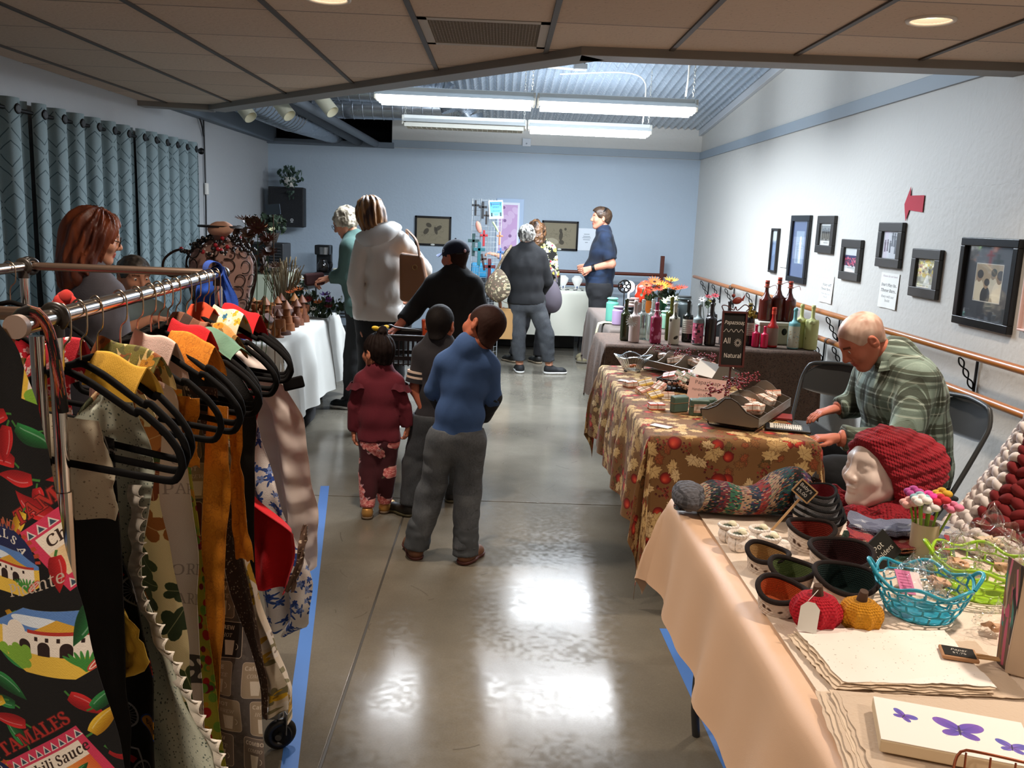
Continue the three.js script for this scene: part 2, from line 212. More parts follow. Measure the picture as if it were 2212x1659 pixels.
// ---------- lamps ----------
const bulbWarm = mat('#fff1dd', 0.5, { emissive: new THREE.Color(1, 0.82, 0.6), emissiveIntensity: 5 });
{ const lab = ['glowing recessed ceiling downlight near left at the top of the picture', 'glowing recessed ceiling downlight above the framed pictures', 'glowing recessed downlight in tiles above the clothes rack', 'glowing recessed downlight in tiles above the crochet table', 'glowing recessed downlight over the near end of the rack', 'glowing recessed downlight over the near end of the crochet table', 'glowing recessed downlight at the left, farthest from the metal roof', 'glowing recessed downlight at the right, farthest from the metal roof'];
  DOWNLIGHTS.forEach(([x, z], i) => {
    const t = thing('recessed_downlight', lab[i], 'ceiling light', [x, HC, z], 0, 'recessed downlights');
    part(t, 'trim_ring', torus(0.087, 0.01, 0, 0, 0, PI / 2, 0, 0, 8, 36), mat('#d8cfc4', 0.5));
    part(t, 'reflector', lathe([[0.078, 0], [0.074, 0.03], [0.06, 0.075], [0.045, 0.1], [0, 0.1]], 32), mat('#e8ddd0', 0.25, { metalness: 0.6, side: THREE.DoubleSide }));
    part(t, 'lamp_bulb', lathe([[0, 0.014], [0.045, 0.016], [0.064, 0.024], [0.06, 0.045], [0.03, 0.09], [0, 0.095]], 28), bulbWarm);
    const L = new THREE.SpotLight(WARM, CAN_POWER, 0, 1.12, 0.75, 2); L.name = 'downlight_light'; L.position.set(x, HC - 0.005, z); L.target.position.set(x, 0, z); L.castShadow = true; L.shadow.radius = 3; scene.add(L, L.target);
  }); }
const tubeGlow = mat('#ffffff', 0.5, { emissive: new THREE.Color(0.93, 0.97, 1), emissiveIntensity: 9 }), fixM = mat('#d6d3c8', 0.5), reflM = mat('#e6e6e0', 0.4);
function strip(x, y, z, lit, label) { // two four-foot units end to end hung on chains
  const t = thing('fluorescent_fixture', label, 'fluorescent light', [x, y, z], 0, 'hanging fluorescent fixtures');
  lit.forEach((on, k) => {
    const cx = k ? 0.615 : -0.615, L = 1.2;
    part(t, 'housing', [rbox(L, 0.05, 0.075, cx, 0.055, 0, 0.006), sheet((u, v) => { const a = mix(-1, 1, v); return [cx + (u - 0.5) * L, 0.05 - abs(a) * abs(a) * 0.045, a * 0.15]; }, 1, 8, 1, 1, 0.002)], reflM);
    for (const q of [-1, 1]) part(t, 'end_cap', rbox(0.018, 0.09, 0.2, cx + q * L / 2, 0.025, 0, 0.005), fixM);
    for (const s of [-0.06, 0.06]) part(t, 'lamp_tube', cyl(0.017, 0.017, L - 0.06, cx, 0.012, s, 12, 0, 0, PI / 2), on ? tubeGlow : mat('#d8d8d2', 0.4));
    const lv = []; for (let i = 0; i < 24; i++) { const px = cx - L / 2 + 0.03 + i * (L - 0.06) / 23; lv.push(prism([[-0.13, 0], [0.13, 0], [0.13, -0.03], [0.07, -0.042], [0, -0.03], [-0.07, -0.042], [-0.13, -0.03]], 0.004).rotateY(PI / 2).translate(px, -0.005, 0)); }
    for (const s of [-0.13, 0, 0.13]) lv.push(box(L - 0.04, 0.035, 0.004, cx, -0.022, s));
    part(t, 'louver', lv, on ? mat('#ffffff', 0.5, { transmission: 0.5, emissive: new THREE.Color(0.9, 0.95, 1), emissiveIntensity: 3 }) : mat('#cfcdc0', 0.5));
    if (on) { const A = new THREE.RectAreaLight(COOL, TUBE_NITS, 1.16, 0.26); A.name = 'tube_light'; A.position.set(x + cx, y - 0.055, z); A.lookAt(x + cx, 0, z); scene.add(A);
      const B = new THREE.RectAreaLight(COOL, TUBE_NITS * 0.15, 1.16, 0.2); B.name = 'tube_uplight'; B.position.set(x + cx, y + 0.1, z); B.lookAt(x + cx, 9, z); scene.add(B);
      for (const s of [-1, 1]) { const S = new THREE.RectAreaLight(COOL, TUBE_NITS * 0.9, 1.16, 0.07); S.name = 'tube_sidelight'; S.position.set(x + cx, y + 0.02, z + s * 0.17); S.lookAt(x + cx, y + 0.12, z + s * 3); scene.add(S); } }
  });
  for (const cx of [-1.2, -0.03, 1.2]) { const ry = 2.845 + (z - ZB) * 0.0913 - 0.02 - y, ch = []; const n = Math.floor((ry - 0.08) / 0.026); for (let i = 0; i < n; i++) ch.push(tf(new THREE.TorusGeometry(0.011, 0.0028, 5, 10), cx, 0.09 + i * 0.026, 0, 0, i % 2 ? PI / 2 : 0, 0, [0.75, 1.4, 1])); part(t, 'chain', ch, mat('#c8c6be', 0.35, { metalness: 0.8 })); }
  part(t, 'power_cord', tube([[1.14, 0.08, 0], [1.15, 0.3, 0.01], [1.12, 0.5, 0.02], [0.9, 0.56, 0.02], [0.3, 0.52, 0.02]], 0.007, 30, 6), mat('#e3e0d4', 0.5));
  return t;
}
strip(0.225, 2.47, -7.0, [1, 1], 'front pair of fully lit hanging fluorescent lights on chains');
strip(0.21, 2.485, -9.0, [0, 1], 'rear pair of hanging fluorescent lights with its left half unlit');
{ const t = thing('junction_box', 'grey electrical junction box with conduit on the metal roof', 'junction box', [0.66, 2.96, -8.4]);
  part(t, 'box_body', rbox(0.12, 0.05, 0.12, 0, 0.02, 0, 0.005), steel); part(t, 'conduit', [tube([[0, 0, 0], [-0.5, 0.02, 0], [-1, 0.03, 0]], 0.011, 12), tube([[-0.02, 0.05, 0], [0, 0.08, 0.1], [0.02, 0.2, 1.4]], 0.01, 12), tube([[0.03, 0.05, 0], [0.05, 0.08, 0.1], [0.08, 0.2, 1.4]], 0.01, 12)], mat('#d9d8d2', 0.5)); }
// ducts
const galv = mat('#a9b0b8', 0.36, { metalness: 0.85, roughnessMap: dtex(128, 128, (u, v) => 0.7 + 0.5 * fbm(u * 9, v * 9, 2, 3)) });
function duct(t, a, b, r) { const g = [rod(a, b, r, r, 28)], A = vv(a), B = vv(b), d = B.clone().sub(A), L = d.length(), n = Math.floor(L / 0.11); const q = new THREE.Quaternion().setFromUnitVectors(V(0, 0, 1), d.clone().normalize()); for (let i = 0; i <= n; i++) { const p = A.clone().addScaledVector(d, i / n), m = new THREE.TorusGeometry(r, 0.006, 5, 28).applyQuaternion(q).translate(p.x, p.y, p.z); g.push(m); } return part(t, 'spiral_pipe', g, galv); }
{ const t = thing('air_duct', 'shiny spiral metal air duct running across with elbow end', 'air duct', [0, 0, 0]);
  duct(t, [-2.15, 2.77, -10.3], [-0.6, 2.79, -10.3], 0.14); part(t, 'elbow', [...Array(4).keys()].map((k) => { const a0 = k / 4 * PI / 2.2, a1 = (k + 1) / 4 * PI / 2.2, p = (a) => [-0.6 + 0.22 * sin(a), 2.79 + 0.02 - 0.2 * (1 - cos(a)), -10.3]; return rod(p(a0), p(a1), 0.15, 0.15, 24); }), galv);
  const u = thing('air_duct', 'upper spiral metal air duct with bright elbow near the roof', 'air duct', [0, 0, 0]);
  duct(u, [-2.2, 2.88, -9.6], [-0.74, 2.87, -9.6], 0.13); part(u, 'elbow', [...Array(4).keys()].map((k) => { const a0 = k / 4 * PI / 2.2, a1 = (k + 1) / 4 * PI / 2.2, p = (a) => [-0.74 + 0.2 * sin(a), 2.87 - 0.2 * (1 - cos(a)), -9.6]; return rod(p(a0), p(a1), 0.14, 0.14, 24); }), galv);
  const w = thing('air_duct', 'wide grey duct running along left wall into the dark opening', 'air duct', [0, 0, 0]); duct(w, [-2.6, 2.72, -8.1], [-2.45, 2.68, -10.4], 0.2); part(w, 'taper', rod([-2.45, 2.68, -10.4], [-2.15, 2.56, -12.1], 0.2, 0.1, 24), galv);
  const p = thing('pipe', 'grey painted pipe sloping into the dark opening above the back wall', 'pipe', [0, 0, 0]); part(p, 'pipe_body', [rod([-1.94, 2.6, -8.4], [-1.66, 2.48, -12.0], 0.045, 0.045, 16)], mat('#596068', 0.5)); part(p, 'sleeve', [rod([-2.18, 2.66, -9.0], [-1.88, 2.5, -12.0], 0.06, 0.06, 16)], mat('#41474e', 0.6)); }
{ const canM = mat('#d9d3b8', 0.5); const lab = ['cream track spotlight nearest right of the three under the ceiling edge', 'middle cream track spotlight under the ceiling edge', 'leftmost cream track spotlight partly hidden by the ceiling edge'];
  [[-1.72, 2.60, -8.8], [-2.13, 2.55, -8.8], [-2.5, 2.52, -8.8]].forEach((p, i) => { const t = thing('track_spotlight', lab[i], 'spotlight', p, 0, 'track spotlights'); const a = [-0.075, 0.085, -0.03], b = [0.07, -0.075, 0.05], d = vv(b).sub(vv(a)), g = lathe([[0, 0], [0.062, 0], [0.066, 0.012], [0.066, 0.22], [0.06, 0.22], [0.058, 0.12], [0, 0.12]], 28); g.applyQuaternion(new THREE.Quaternion().setFromUnitVectors(V(0, 1, 0), d.normalize())).translate(...a); part(t, 'lamp_shade', g, canM); part(t, 'bracket', [rod([-0.05, 0.06, -0.02], [-0.05, 0.2, -0.02], 0.012), rbox(0.1, 0.025, 0.03, -0.05, 0.2, -0.02)], canM); });
  solo('light_track', 'dark lighting track carrying three cream spotlights', 'light track', rbox(1.3, 0.03, 0.035, -2.15, 2.78, -8.82), blackMetal); }
{ const t = thing('thermostat', 'small white square box on the upper back wall', 'wall box', [0.28, 2.585, ZB]); part(t, 'cover', rbox(0.11, 0.1, 0.03, 0, 0, 0.016, 0.006), mat('#cfd2d6', 0.5)); part(t, 'button', cyl(0.01, 0.01, 0.008, 0, -0.015, 0.034, 14, PI / 2), mat('#8a8f96', 0.5)); }
// ---------- tables and cloths ----------
function drape({ x0, x1, z0, z1, top, dL, dR, dF, dB, flare = 0.08, amp = 0.02, wave = 14, seed = 0, step = 0.028, su = 1 }) {
  const W = x1 - x0, D = z1 - z0, LX = W + dL + dR, LZ = D + dF + dB, nu = Math.round(LX / step), nv = Math.round(LZ / step);
  const rip = (s, d) => amp * min(1, d / 0.25) * (sin(s * wave + seed) + 0.6 * sin(s * wave * 1.73 + seed * 2.1) + 0.5 * vn(s * 3 + seed, d * 4, seed));
  return sheet((u, v) => {
    const s = u * LX - dL, t = v * LZ - dB; // s along x from x0, t along z from z0
    const ox = s < 0 ? -s : s > W ? s - W : 0, oz = t < 0 ? -t : t > D ? t - D : 0, sx = s < 0 ? -1 : 1, sz = t < 0 ? -1 : 1, cx = x0 + clamp(s, 0, W), cz = z0 + clamp(t, 0, D);
    let x = cx, y = top, z = cz; const fl = (d) => 0.008 * min(1, d / 0.02) + flare * d;
    if (ox && oz) { const r = hyp(ox, oz), a = Math.atan2(oz, ox), w = mix(rip(cz * 1 + sx, r), rip(cx + sz * 3, r), a / (PI / 2)) + amp * 1.5 * min(1, r / 0.2) * sin(a * 6), f = fl(r) * 1.25 + w; x += sx * f * cos(a); z += sz * f * sin(a); y -= r * 0.985; }
    else if (ox) { x += sx * (fl(ox) + rip(cz + sx, ox)); y -= ox; } else if (oz) { z += sz * (fl(oz) + rip(cx + sz * 3, oz)); y -= oz; }
    else y += 0.0012 * vn(s * 9, t * 9, seed);
    return [x, max(y, 0.006), z, (s + dL) * su, (t + dB) * su];
  }, nu, nv, 1, 1, 0.0016);
}
function foldTable(label, x0, x1, z0, z1, h, m = mat('#b9b3a6', 0.5)) {
  const t = thing('folding_table', label, 'table', [(x0 + x1) / 2, 0, (z0 + z1) / 2]), w = x1 - x0, d = z1 - z0;
  part(t, 'tabletop', rbox(w - 0.02, 0.035, d - 0.02, 0, h - 0.022, 0, 0.012), m);
  const lm = mat('#4a4a4c', 0.4, { metalness: 0.7 });
  for (const [sx, sz] of [[-1, -1], [-1, 1], [1, -1], [1, 1]]) { const lx = sx * (w / 2 - 0.08), lz = sz * (d / 2 - 0.16); part(t, 'leg', tube([[lx, h - 0.05, lz], [lx, h * 0.5, lz + sz * 0.01], [lx, 0.13, lz + sz * 0.02], [lx - sx * 0.015, 0.0, lz + sz * 0.03]], 0.013, 16, 8), lm); }
  for (const sz of [-1, 1]) part(t, 'brace', rod([-(w / 2 - 0.08), 0.3, sz * (d / 2 - 0.15)], [w / 2 - 0.08, 0.3, sz * (d / 2 - 0.15)], 0.01), lm);
  return t;
}
const TH = 0.74;
// crochet table (right, nearest)
foldTable('folding table under the peach cloth with curved grey legs', 0.585, 1.34, -2.68, -0.85, TH - 0.003);
solo('tablecloth', 'peach satin cloth hanging over the crochet table at right', 'tablecloth', drape({ x0: 0.572, x1: 1.36, z0: -2.69, z1: -0.83, top: TH + 0.002, dL: 0.28, dR: 0.3, dF: 0.3, dB: 0.22, flare: 0.16, amp: 0.012, wave: 15, seed: 1.3, su: 3 }), mat('#e3bd9c', 0.5, { sheen: 0.5, sheenRoughness: 0.4, sheenColor: new THREE.Color('#ffe6d0'), bumpMap: WEAVE, bumpScale: 0.0004, ...DS }));
{ const lace = ctex(512, 512, (c, w, h) => { const r = RNG(4); c.fillStyle = '#efe6dc'; c.fillRect(0, 0, w, h); for (let i = 0; i < 22; i++) { const x = r() * w, y = r() * h, s = r.r(18, 40); c.strokeStyle = 'rgba(215,198,182,.5)'; c.lineWidth = 2; for (let k = 0; k < 7; k++) { c.beginPath(); c.ellipse(x + cos(k * 0.9) * s * 0.6, y + sin(k * 0.9) * s * 0.6, s * 0.45, s * 0.22, k * 0.9, 0, 7); c.stroke(); } } for (let i = 0; i < 5000; i++) { c.fillStyle = `rgba(170,140,120,${r.r(0.05, 0.25)})`; c.fillRect(r() * w, r() * h, 2, 2); } }, 3, 3);
  solo('lace_runner', 'white floral lace runner laid over the peach tablecloth', 'table runner', sheet((u, v) => { const x = mix(0.625, 1.33, u), z = mix(-2.62, -0.9, v); return [x, TH + 0.0075 + 0.001 * vn(x * 14, z * 14), z, x, z]; }, 40, 80, 1, 1, 0.002), mat('#f3ebe2', 0.9, { map: lace, bumpMap: lace, bumpScale: 0.0008, ...DS })); }
// soap table
function leafTex() {
  const r = RNG(21);
  return ctex(1024, 1024, (c, w, h) => {
    c.fillStyle = '#7a5630'; c.fillRect(0, 0, w, h);
    const wrap = (x, y, s, f) => { for (const dx of [-w, 0, w]) for (const dy of [-h, 0, h]) if (x + dx > -s * 2 && x + dx < w + s * 2 && y + dy > -s * 2 && y + dy < h + s * 2) { c.save(); c.translate(x + dx, y + dy); f(); c.restore(); } };
    const leaf = (s, a, col, vein) => () => { c.rotate(a); c.beginPath(); const H = [[0, -1.05], [0.13, -0.72], [0.3, -0.8], [0.27, -0.5], [0.5, -0.62], [0.52, -0.5], [0.95, -0.5], [0.8, -0.28], [1, -0.16], [0.6, 0.1], [0.68, 0.36], [0.2, 0.3], [0.04, 0.42], [0.04, 0.75]], P = [...H, ...H.slice(1).reverse().map(([a, b]) => [-a, b])].map(([a, b]) => [a * s, b * s]); P.forEach((p, i) => i ? c.lineTo(...p) : c.moveTo(...p)); c.closePath(); const g = c.createRadialGradient(0, 0, 2, 0, 0, s * 1.2); g.addColorStop(0, col[1]); g.addColorStop(1, col[0]); c.fillStyle = g; c.fill(); c.strokeStyle = 'rgba(70,40,20,.75)'; c.lineWidth = 2; c.stroke(); c.strokeStyle = vein; c.lineWidth = 2.2; for (let k = 0; k < 5; k++) { const t = -PI / 2 + k * 2 * PI / 5; c.beginPath(); c.moveTo(0, 0); c.lineTo(cos(t) * s * 0.85, sin(t) * s * 0.85); c.stroke(); } };
    const apple = (s) => () => { const g = c.createRadialGradient(-s * 0.3, -s * 0.3, 2, 0, 0, s); g.addColorStop(0, '#d8583c'); g.addColorStop(0.5, '#a82a1c'); g.addColorStop(1, '#5c120d'); c.fillStyle = g; c.beginPath(); c.arc(0, 0, s, 0, 7); c.fill(); };
    const berry = (s) => () => { for (let k = 0; k < 14; k++) { const x = r.r(-s, s), y = r.r(-s, s); c.fillStyle = r.pick(['#6b2119', '#8a3426', '#4a1a12']); c.beginPath(); c.arc(x, y, s * 0.2, 0, 7); c.fill(); c.fillStyle = 'rgba(230,170,140,.35)'; c.beginPath(); c.arc(x - 3, y - 3, s * 0.06, 0, 7); c.fill(); } };
    for (let i = 0; i < 120; i++) { const x = r() * w, y = r() * h, s = r.r(25, 50); wrap(x, y, s, leaf(s, r() * 6.3, r.pick([['#6b4423', '#8a5a2e'], ['#7a3a1e', '#9c5530'], ['#4c3a1c', '#6e5a2c']]), 'rgba(40,22,10,.5)')); }
    for (let i = 0; i < 26; i++) { const x = r() * w, y = r() * h; wrap(x, y, 60, berry(r.r(26, 42))); }
    for (let i = 0; i < 22; i++) { const x = r() * w, y = r() * h, s = r.r(34, 50); wrap(x, y, s, apple(s)); }
    for (let i = 0; i < 76; i++) { const x = r() * w, y = r() * h, s = r.r(44, 74); wrap(x, y, s, leaf(s, r() * 6.3, r.pick([['#b8935e', '#d6b880'], ['#9c7a4a', '#c8a670'], ['#c4a270', '#dcc294']]), 'rgba(120,80,40,.7)')); }
  }, 1.55, 1.55);
}
foldTable('folding table under the autumn leaf tablecloth', 0.66, 1.33, -5.32, -3.54, TH - 0.003);
solo('tablecloth', 'autumn leaf and apple print cloth draped over the soap table', 'tablecloth', drape({ x0: 0.645, x1: 1.345, z0: -5.33, z1: -3.52, top: TH, dL: 0.44, dR: 0.25, dF: 0.56, dB: 0.42, flare: 0.06, amp: 0.016, wave: 17, seed: 2.2, step: 0.022 }), fabric('#ffffff', { map: leafTex(), sheen: 0.1 }));
// bottle table and dark brown side table
{ const furT = ctex(512, 512, (c, w, h) => { const r = RNG(33); c.fillStyle = '#5a473a'; c.fillRect(0, 0, w, h); for (let i = 0; i < 5200; i++) { const x = r() * w, y = r() * h; c.strokeStyle = r.pick(['rgba(20,13,10,.7)', 'rgba(98,76,60,.55)', 'rgba(70,50,38,.6)', 'rgba(120,60,45,.3)']); c.lineWidth = r.r(1, 3); c.beginPath(); c.moveTo(x, y); c.quadraticCurveTo(x + r.r(-9, 9), y + r.r(-6, 6), x + r.r(-12, 12), y + r.r(-4, 14)); c.stroke(); } }, 2.2, 2.2);
  foldTable('folding table under the shaggy brown cloth of bottles', 0.8, 2.3, -6.95, -6.28, TH - 0.003);
  solo('tablecloth', 'shaggy dark brown cloth on the bottle table', 'tablecloth', drape({ x0: 0.78, x1: 2.33, z0: -6.96, z1: -6.265, top: TH, dL: 0.5, dR: 0.12, dF: 0.5, dB: 0.2, flare: 0.05, amp: 0.012, wave: 20, seed: 3.1 }), fabric('#ffffff', { map: furT, bumpMap: furT, bumpScale: 0.006, sheen: 0.1 }));
  foldTable('folding table under the plain taupe cloth beside the standing man', 0.93, 1.66, -8.98, -7.15, TH - 0.003);
  solo('tablecloth', 'plain dark taupe cloth on the table of jars', 'tablecloth', drape({ x0: 0.915, x1: 1.68, z0: -9.0, z1: -7.13, top: TH, dL: 0.5, dR: 0.3, dF: 0.3, dB: 0.3, flare: 0.04, amp: 0.012, wave: 13, seed: 4.4 }), fabric('#5c5048'));
  solo('table_runner', 'pale yellow ribbon runner hanging off the taupe table corner', 'ribbon', sheet((u, v) => { const w = (u - 0.5) * 0.11; const s = v * 0.72; return s < 0.3 ? [1.2 - s, TH + 0.008 + 0.003 * sin(s * 30), -7.6 + w + 0.02 * s] : [0.9 - 0.03 - 0.12 * (s - 0.3) - 0.006 * sin(s * 20), TH + 0.004 - (s - 0.3), -7.596 + w]; }, 4, 40, 1, 1, 0.002), fabric('#d9d8a4')); }
// wooden toys table
foldTable('folding table under the white cloth of wooden toys', -2.15, -1.42, -7.62, -5.66, TH - 0.003);
solo('tablecloth', 'long white cloth on the wooden toy table at left', 'tablecloth', drape({ x0: -2.17, x1: -1.4, z0: -7.64, z1: -5.63, top: TH, dL: 0.3, dR: 0.56, dF: 0.5, dB: 0.6, flare: 0.09, amp: 0.022, wave: 11, seed: 5.2 }), fabric('#bdbcb6'));
// jewellery table
foldTable('folding table under the cream cloth by the back wall', -0.35, 1.14, -11.45, -10.8, 0.757);
solo('tablecloth', 'cream cloth on the jewellery table by the back wall', 'tablecloth', drape({ x0: -0.37, x1: 1.16, z0: -11.47, z1: -10.78, top: 0.76, dL: 0.3, dR: 0.4, dF: 0.55, dB: 0.1, flare: 0.03, amp: 0.01, wave: 9, seed: 6.4 }), fabric('#d6d4c4'));
// coffee table in the far left corner
foldTable('small folding table holding the coffee maker in far corner', -2.62, -1.75, -11.6, -10.95, 0.807);
solo('tablecloth', 'grey white cloth on the small coffee table', 'tablecloth', drape({ x0: -2.64, x1: -1.73, z0: -11.62, z1: -10.93, top: 0.81, dL: 0.2, dR: 0.25, dF: 0.35, dB: 0.1, flare: 0.08, amp: 0.014, wave: 12, seed: 7.4 }), fabric('#9aa0a6'));
// painter's tape on the floor
solo('floor_tape', 'blue painter tape line on the floor beside the clothes rack', 'tape', box(0.05, 0.0006, 3.6, -0.71, 0.0004, -3.25, 0, 0.158), mat('#3d6fb8', 0.6));
solo('floor_tape', 'blue painter tape line on the floor under the crochet table', 'tape', box(0.05, 0.0006, 3.2, 0.775, 0.0004, -1.7, 0, 0.035), mat('#3d6fb8', 0.6));
// ---------- clothes rack, hangers, aprons ----------
const railX = (z) => -0.652 - 0.071 * (-z - 1.198), RY = 1.43, railA = (z) => railX(z) - 0.5;
{ const t = thing('clothes_rack', 'chrome double rail clothes rack on black casters at left', 'clothes rack', [0, 0, 0]);
  const bar = (a, b, r) => rod(a, b, r, r, 20);
  const zn = -1.2, zf = -2.345;
  const dm = mat('#2a2520', 0.4), capM = mat('#9a8478', 0.5);
  for (const [X, lb] of [[railX, 0], [railA, 1]]) {
    part(t, 'rail', bar([X(zn), RY, zn], [X(zf), RY, zf], 0.0135), chrome);
    part(t, 'end_cap', [cyl(0.0165, 0.0165, 0.012, X(zn), RY, zn + 0.006, 24, PI / 2)], capM); part(t, 'end_cap', [cyl(0.0165, 0.0165, 0.012, X(zf), RY, zf - 0.006, 24, PI / 2)], dm);
    for (const z of [-1.31, -2.3]) { part(t, 'upright', bar([X(z), 0.16, z], [X(z), RY - 0.01, z], 0.0105), chrome); part(t, 'sleeve', bar([X(z), 0.16, z], [X(z), 1.16, z], 0.0135), chrome); part(t, 'clamp', [torus(0.016, 0.007, X(z), RY, z, 0, 0, 0, 10, 20), rod([X(z), RY - 0.03, z], [X(z), RY - 0.012, z], 0.014)], dm); }
    part(t, 'base_bar', bar([X(-1.2), 0.13, -1.2], [X(-2.42) , 0.13, -2.42], 0.0125), chrome);
  }
  part(t, 'upright', bar([railX(-1.31) - 0.03, 0.16, -1.315], [railX(-1.31) - 0.03, RY - 0.03, -1.315], 0.0105), chrome);
  for (const z of [-1.335, -2.325]) { part(t, 'crossbar', bar([railA(z), RY, z], [railX(z), RY, z], 0.0105), mat('#a28b7c', 0.28, { metalness: 0.9 })); part(t, 'crossbar', bar([railA(z), 0.13, z], [railX(z), 0.13, z], 0.0105), chrome); }
  part(t, 'joint_tie', [torus(0.017, 0.008, railA(-2.33), RY, -2.33, 0, 0.6, 0, 8, 18), torus(0.017, 0.007, railA(-2.31) + 0.012, RY, -2.32, 0, 1.2, 0, 8, 18)], blackPlastic);
  part(t, 'tape_wrap', cyl(0.018, 0.018, 0.07, railX(-2.4) + 0.05, 0.13, -2.43, 16, PI / 2), mat('#1f4fb0', 0.6));
  for (const [X, z] of [[railX, -1.22], [railX, -2.4], [railA, -1.22], [railA, -2.4]]) {
    const x = X(z) + (X === railX ? 0.125 : -0.05), w = part(t, 'caster', [torus(0.036, 0.013, x, 0.049, z - 0.02, 0, 0.5, 0, 12, 28), tf(new THREE.CylinderGeometry(0.036, 0.036, 0.018, 24), x, 0.049, z - 0.02, PI / 2, 0.5, 0)], blackPlastic);
    part(w, 'fork', [rbox(0.004, 0.065, 0.03, x + 0.017, 0.085, z - 0.015, 0.002, -0.15, 0.5), rbox(0.004, 0.065, 0.03, x - 0.013, 0.085, z - 0.03, 0.002, -0.15, 0.5), rod([x, 0.11, z - 0.015], [x, 0.14, z - 0.01], 0.01), rbox(0.11, 0.025, 0.05, x - 0.045, 0.132, z, 0.004)], steel); part(w, 'hub', [tf(new THREE.CylinderGeometry(0.01, 0.01, 0.05, 14), x, 0.049, z - 0.02, PI / 2, 0.5, 0)], steel);
  } }
// velvet hanger
const velvet = mat('#0b0a0a', 0.85, { specularIntensity: 0.25 });
function hangerGeo(w = 0.222, r = 0.0062) {
  const pts = []; const P = (x, y) => pts.push([x, y, 0]);
  P(0, -0.085); P(-0.05, -0.098); P(-w * 0.5, -0.125); P(-w * 0.62, -0.136); P(-w * 0.66, -0.131); P(-w * 0.86, -0.158); P(-w * 0.97, -0.182); P(-w, -0.205); P(-w * 0.95, -0.226); P(-w * 0.84, -0.232); P(0, -0.232); P(w * 0.84, -0.232); P(w * 0.95, -0.226); P(w, -0.205); P(w * 0.97, -0.182); P(w * 0.86, -0.158); P(w * 0.66, -0.131); P(w * 0.62, -0.136); P(w * 0.5, -0.125); P(0.05, -0.098);
  const g = tube(pts, r, 150, 8, true, 0.3); g.scale(1, 1.0, 0.85); return g;
}
const HG = hangerGeo(), HC1 = tube([[-0.085, -0.165, 0], [-0.02, -0.17, 0], [0.02, -0.17, 0], [0.085, -0.165, 0]], 0.004, 12, 6);
const HHOOK = tube([[0, -0.085, 0], [0, -0.06, 0], [0.004, -0.045, 0], [0.016, -0.033, 0], [0.0185, -0.008, 0], [0.0145, 0.009, 0], [0, 0.0175, 0], [-0.0145, 0.009, 0], [-0.0185, -0.004, 0]], 0.0016, 36, 6);
const hookM = mat('#b9a58f', 0.22, { metalness: 1 });
function makeHanger(label, X, z, yaw, group) { const t = thing('clothes_hanger', label, 'hanger', [X(z), RY, z], -yaw * PI / 180, group); const fr = part(t, 'frame', HG, velvet); if (z < -1.65 && X === railX) fr.scale.x = 1.14; part(t, 'hook', HHOOK, hookM); return t; }
// an apron panel hanging at rail depth z turned by yaw; edges are lists [y, xLeft, xRight] from the top down
function apronGeo(z, yaw, edges, { X = railX, folds = 0.012, n = 9, seed = 0, su = 1, nu = 44, nv = 60, dz = 0, bell = 0, th = 0.0014 } = {}) {
  const a = yaw * PI / 180, ca = cos(a), sa = sin(a), ox = X(z), yT = edges[0][0], yB = edges[edges.length - 1][0];
  const at = (y) => { let i = 0; while (i < edges.length - 2 && y < edges[i + 1][0]) i++; const [y0, l0, r0] = edges[i], [y1, l1, r1] = edges[i + 1], t = sstep(0, 1, (y0 - y) / (y0 - y1)) * 0.5 + 0.5 * clamp((y0 - y) / (y0 - y1), 0, 1); return [mix(l0, l1, t), mix(r0, r1, t)]; };
  return sheet((u, v) => {
    const y = mix(yT, yB, v), [l, r] = at(y), x = mix(l, r, u), k = min(1, v * 3 + 0.15);
    const d = dz + folds * k * (sin(u * n + seed + 0.8 * sin(v * 3 + seed)) + 0.5 * sin(u * n * 1.9 + seed * 2)) + 0.006 * vn(u * 6, v * 9, seed) + bell * v;
    return [ox + x * ca - d * sa, y + 0.004 * sin(u * 12 + seed) * v, z + x * sa + d * ca, (x + 0.3) * su, y * su];
  }, nu, nv, 1, 1, th);
}
function apron(label, z, yaw, edges, m, o = {}) { const t = solo('apron', label, 'apron', apronGeo(z, yaw, edges, o), m, 'aprons on the clothes rack'); return t; }
// prints
const pepper = (c, x, y, L, a, col, stem = '#3f7a34') => { c.save(); c.translate(x, y); c.rotate(a); const g = c.createLinearGradient(0, -L * 0.16, 0, L * 0.16); g.addColorStop(0, col[1]); g.addColorStop(1, col[0]); c.fillStyle = g; c.beginPath(); c.moveTo(0, -L * 0.13); c.bezierCurveTo(L * 0.35, -L * 0.28, L * 0.7, -L * 0.1, L, L * 0.1); c.bezierCurveTo(L * 0.7, L * 0.2, L * 0.3, L * 0.3, 0, L * 0.13); c.closePath(); c.fill(); c.strokeStyle = 'rgba(255,255,255,.35)'; c.lineWidth = L * 0.03; c.beginPath(); c.moveTo(L * 0.1, -L * 0.06); c.quadraticCurveTo(L * 0.45, -L * 0.1, L * 0.75, L * 0.02); c.stroke(); c.strokeStyle = stem; c.lineWidth = L * 0.06; c.beginPath(); c.moveTo(0, 0); c.lineTo(-L * 0.16, -L * 0.06); c.stroke(); c.restore(); };
const RED = ['#8e1016', '#d3282a'], GRN = ['#12401f', '#2f8a46'], YEL = ['#a8760f', '#ecc23c'];
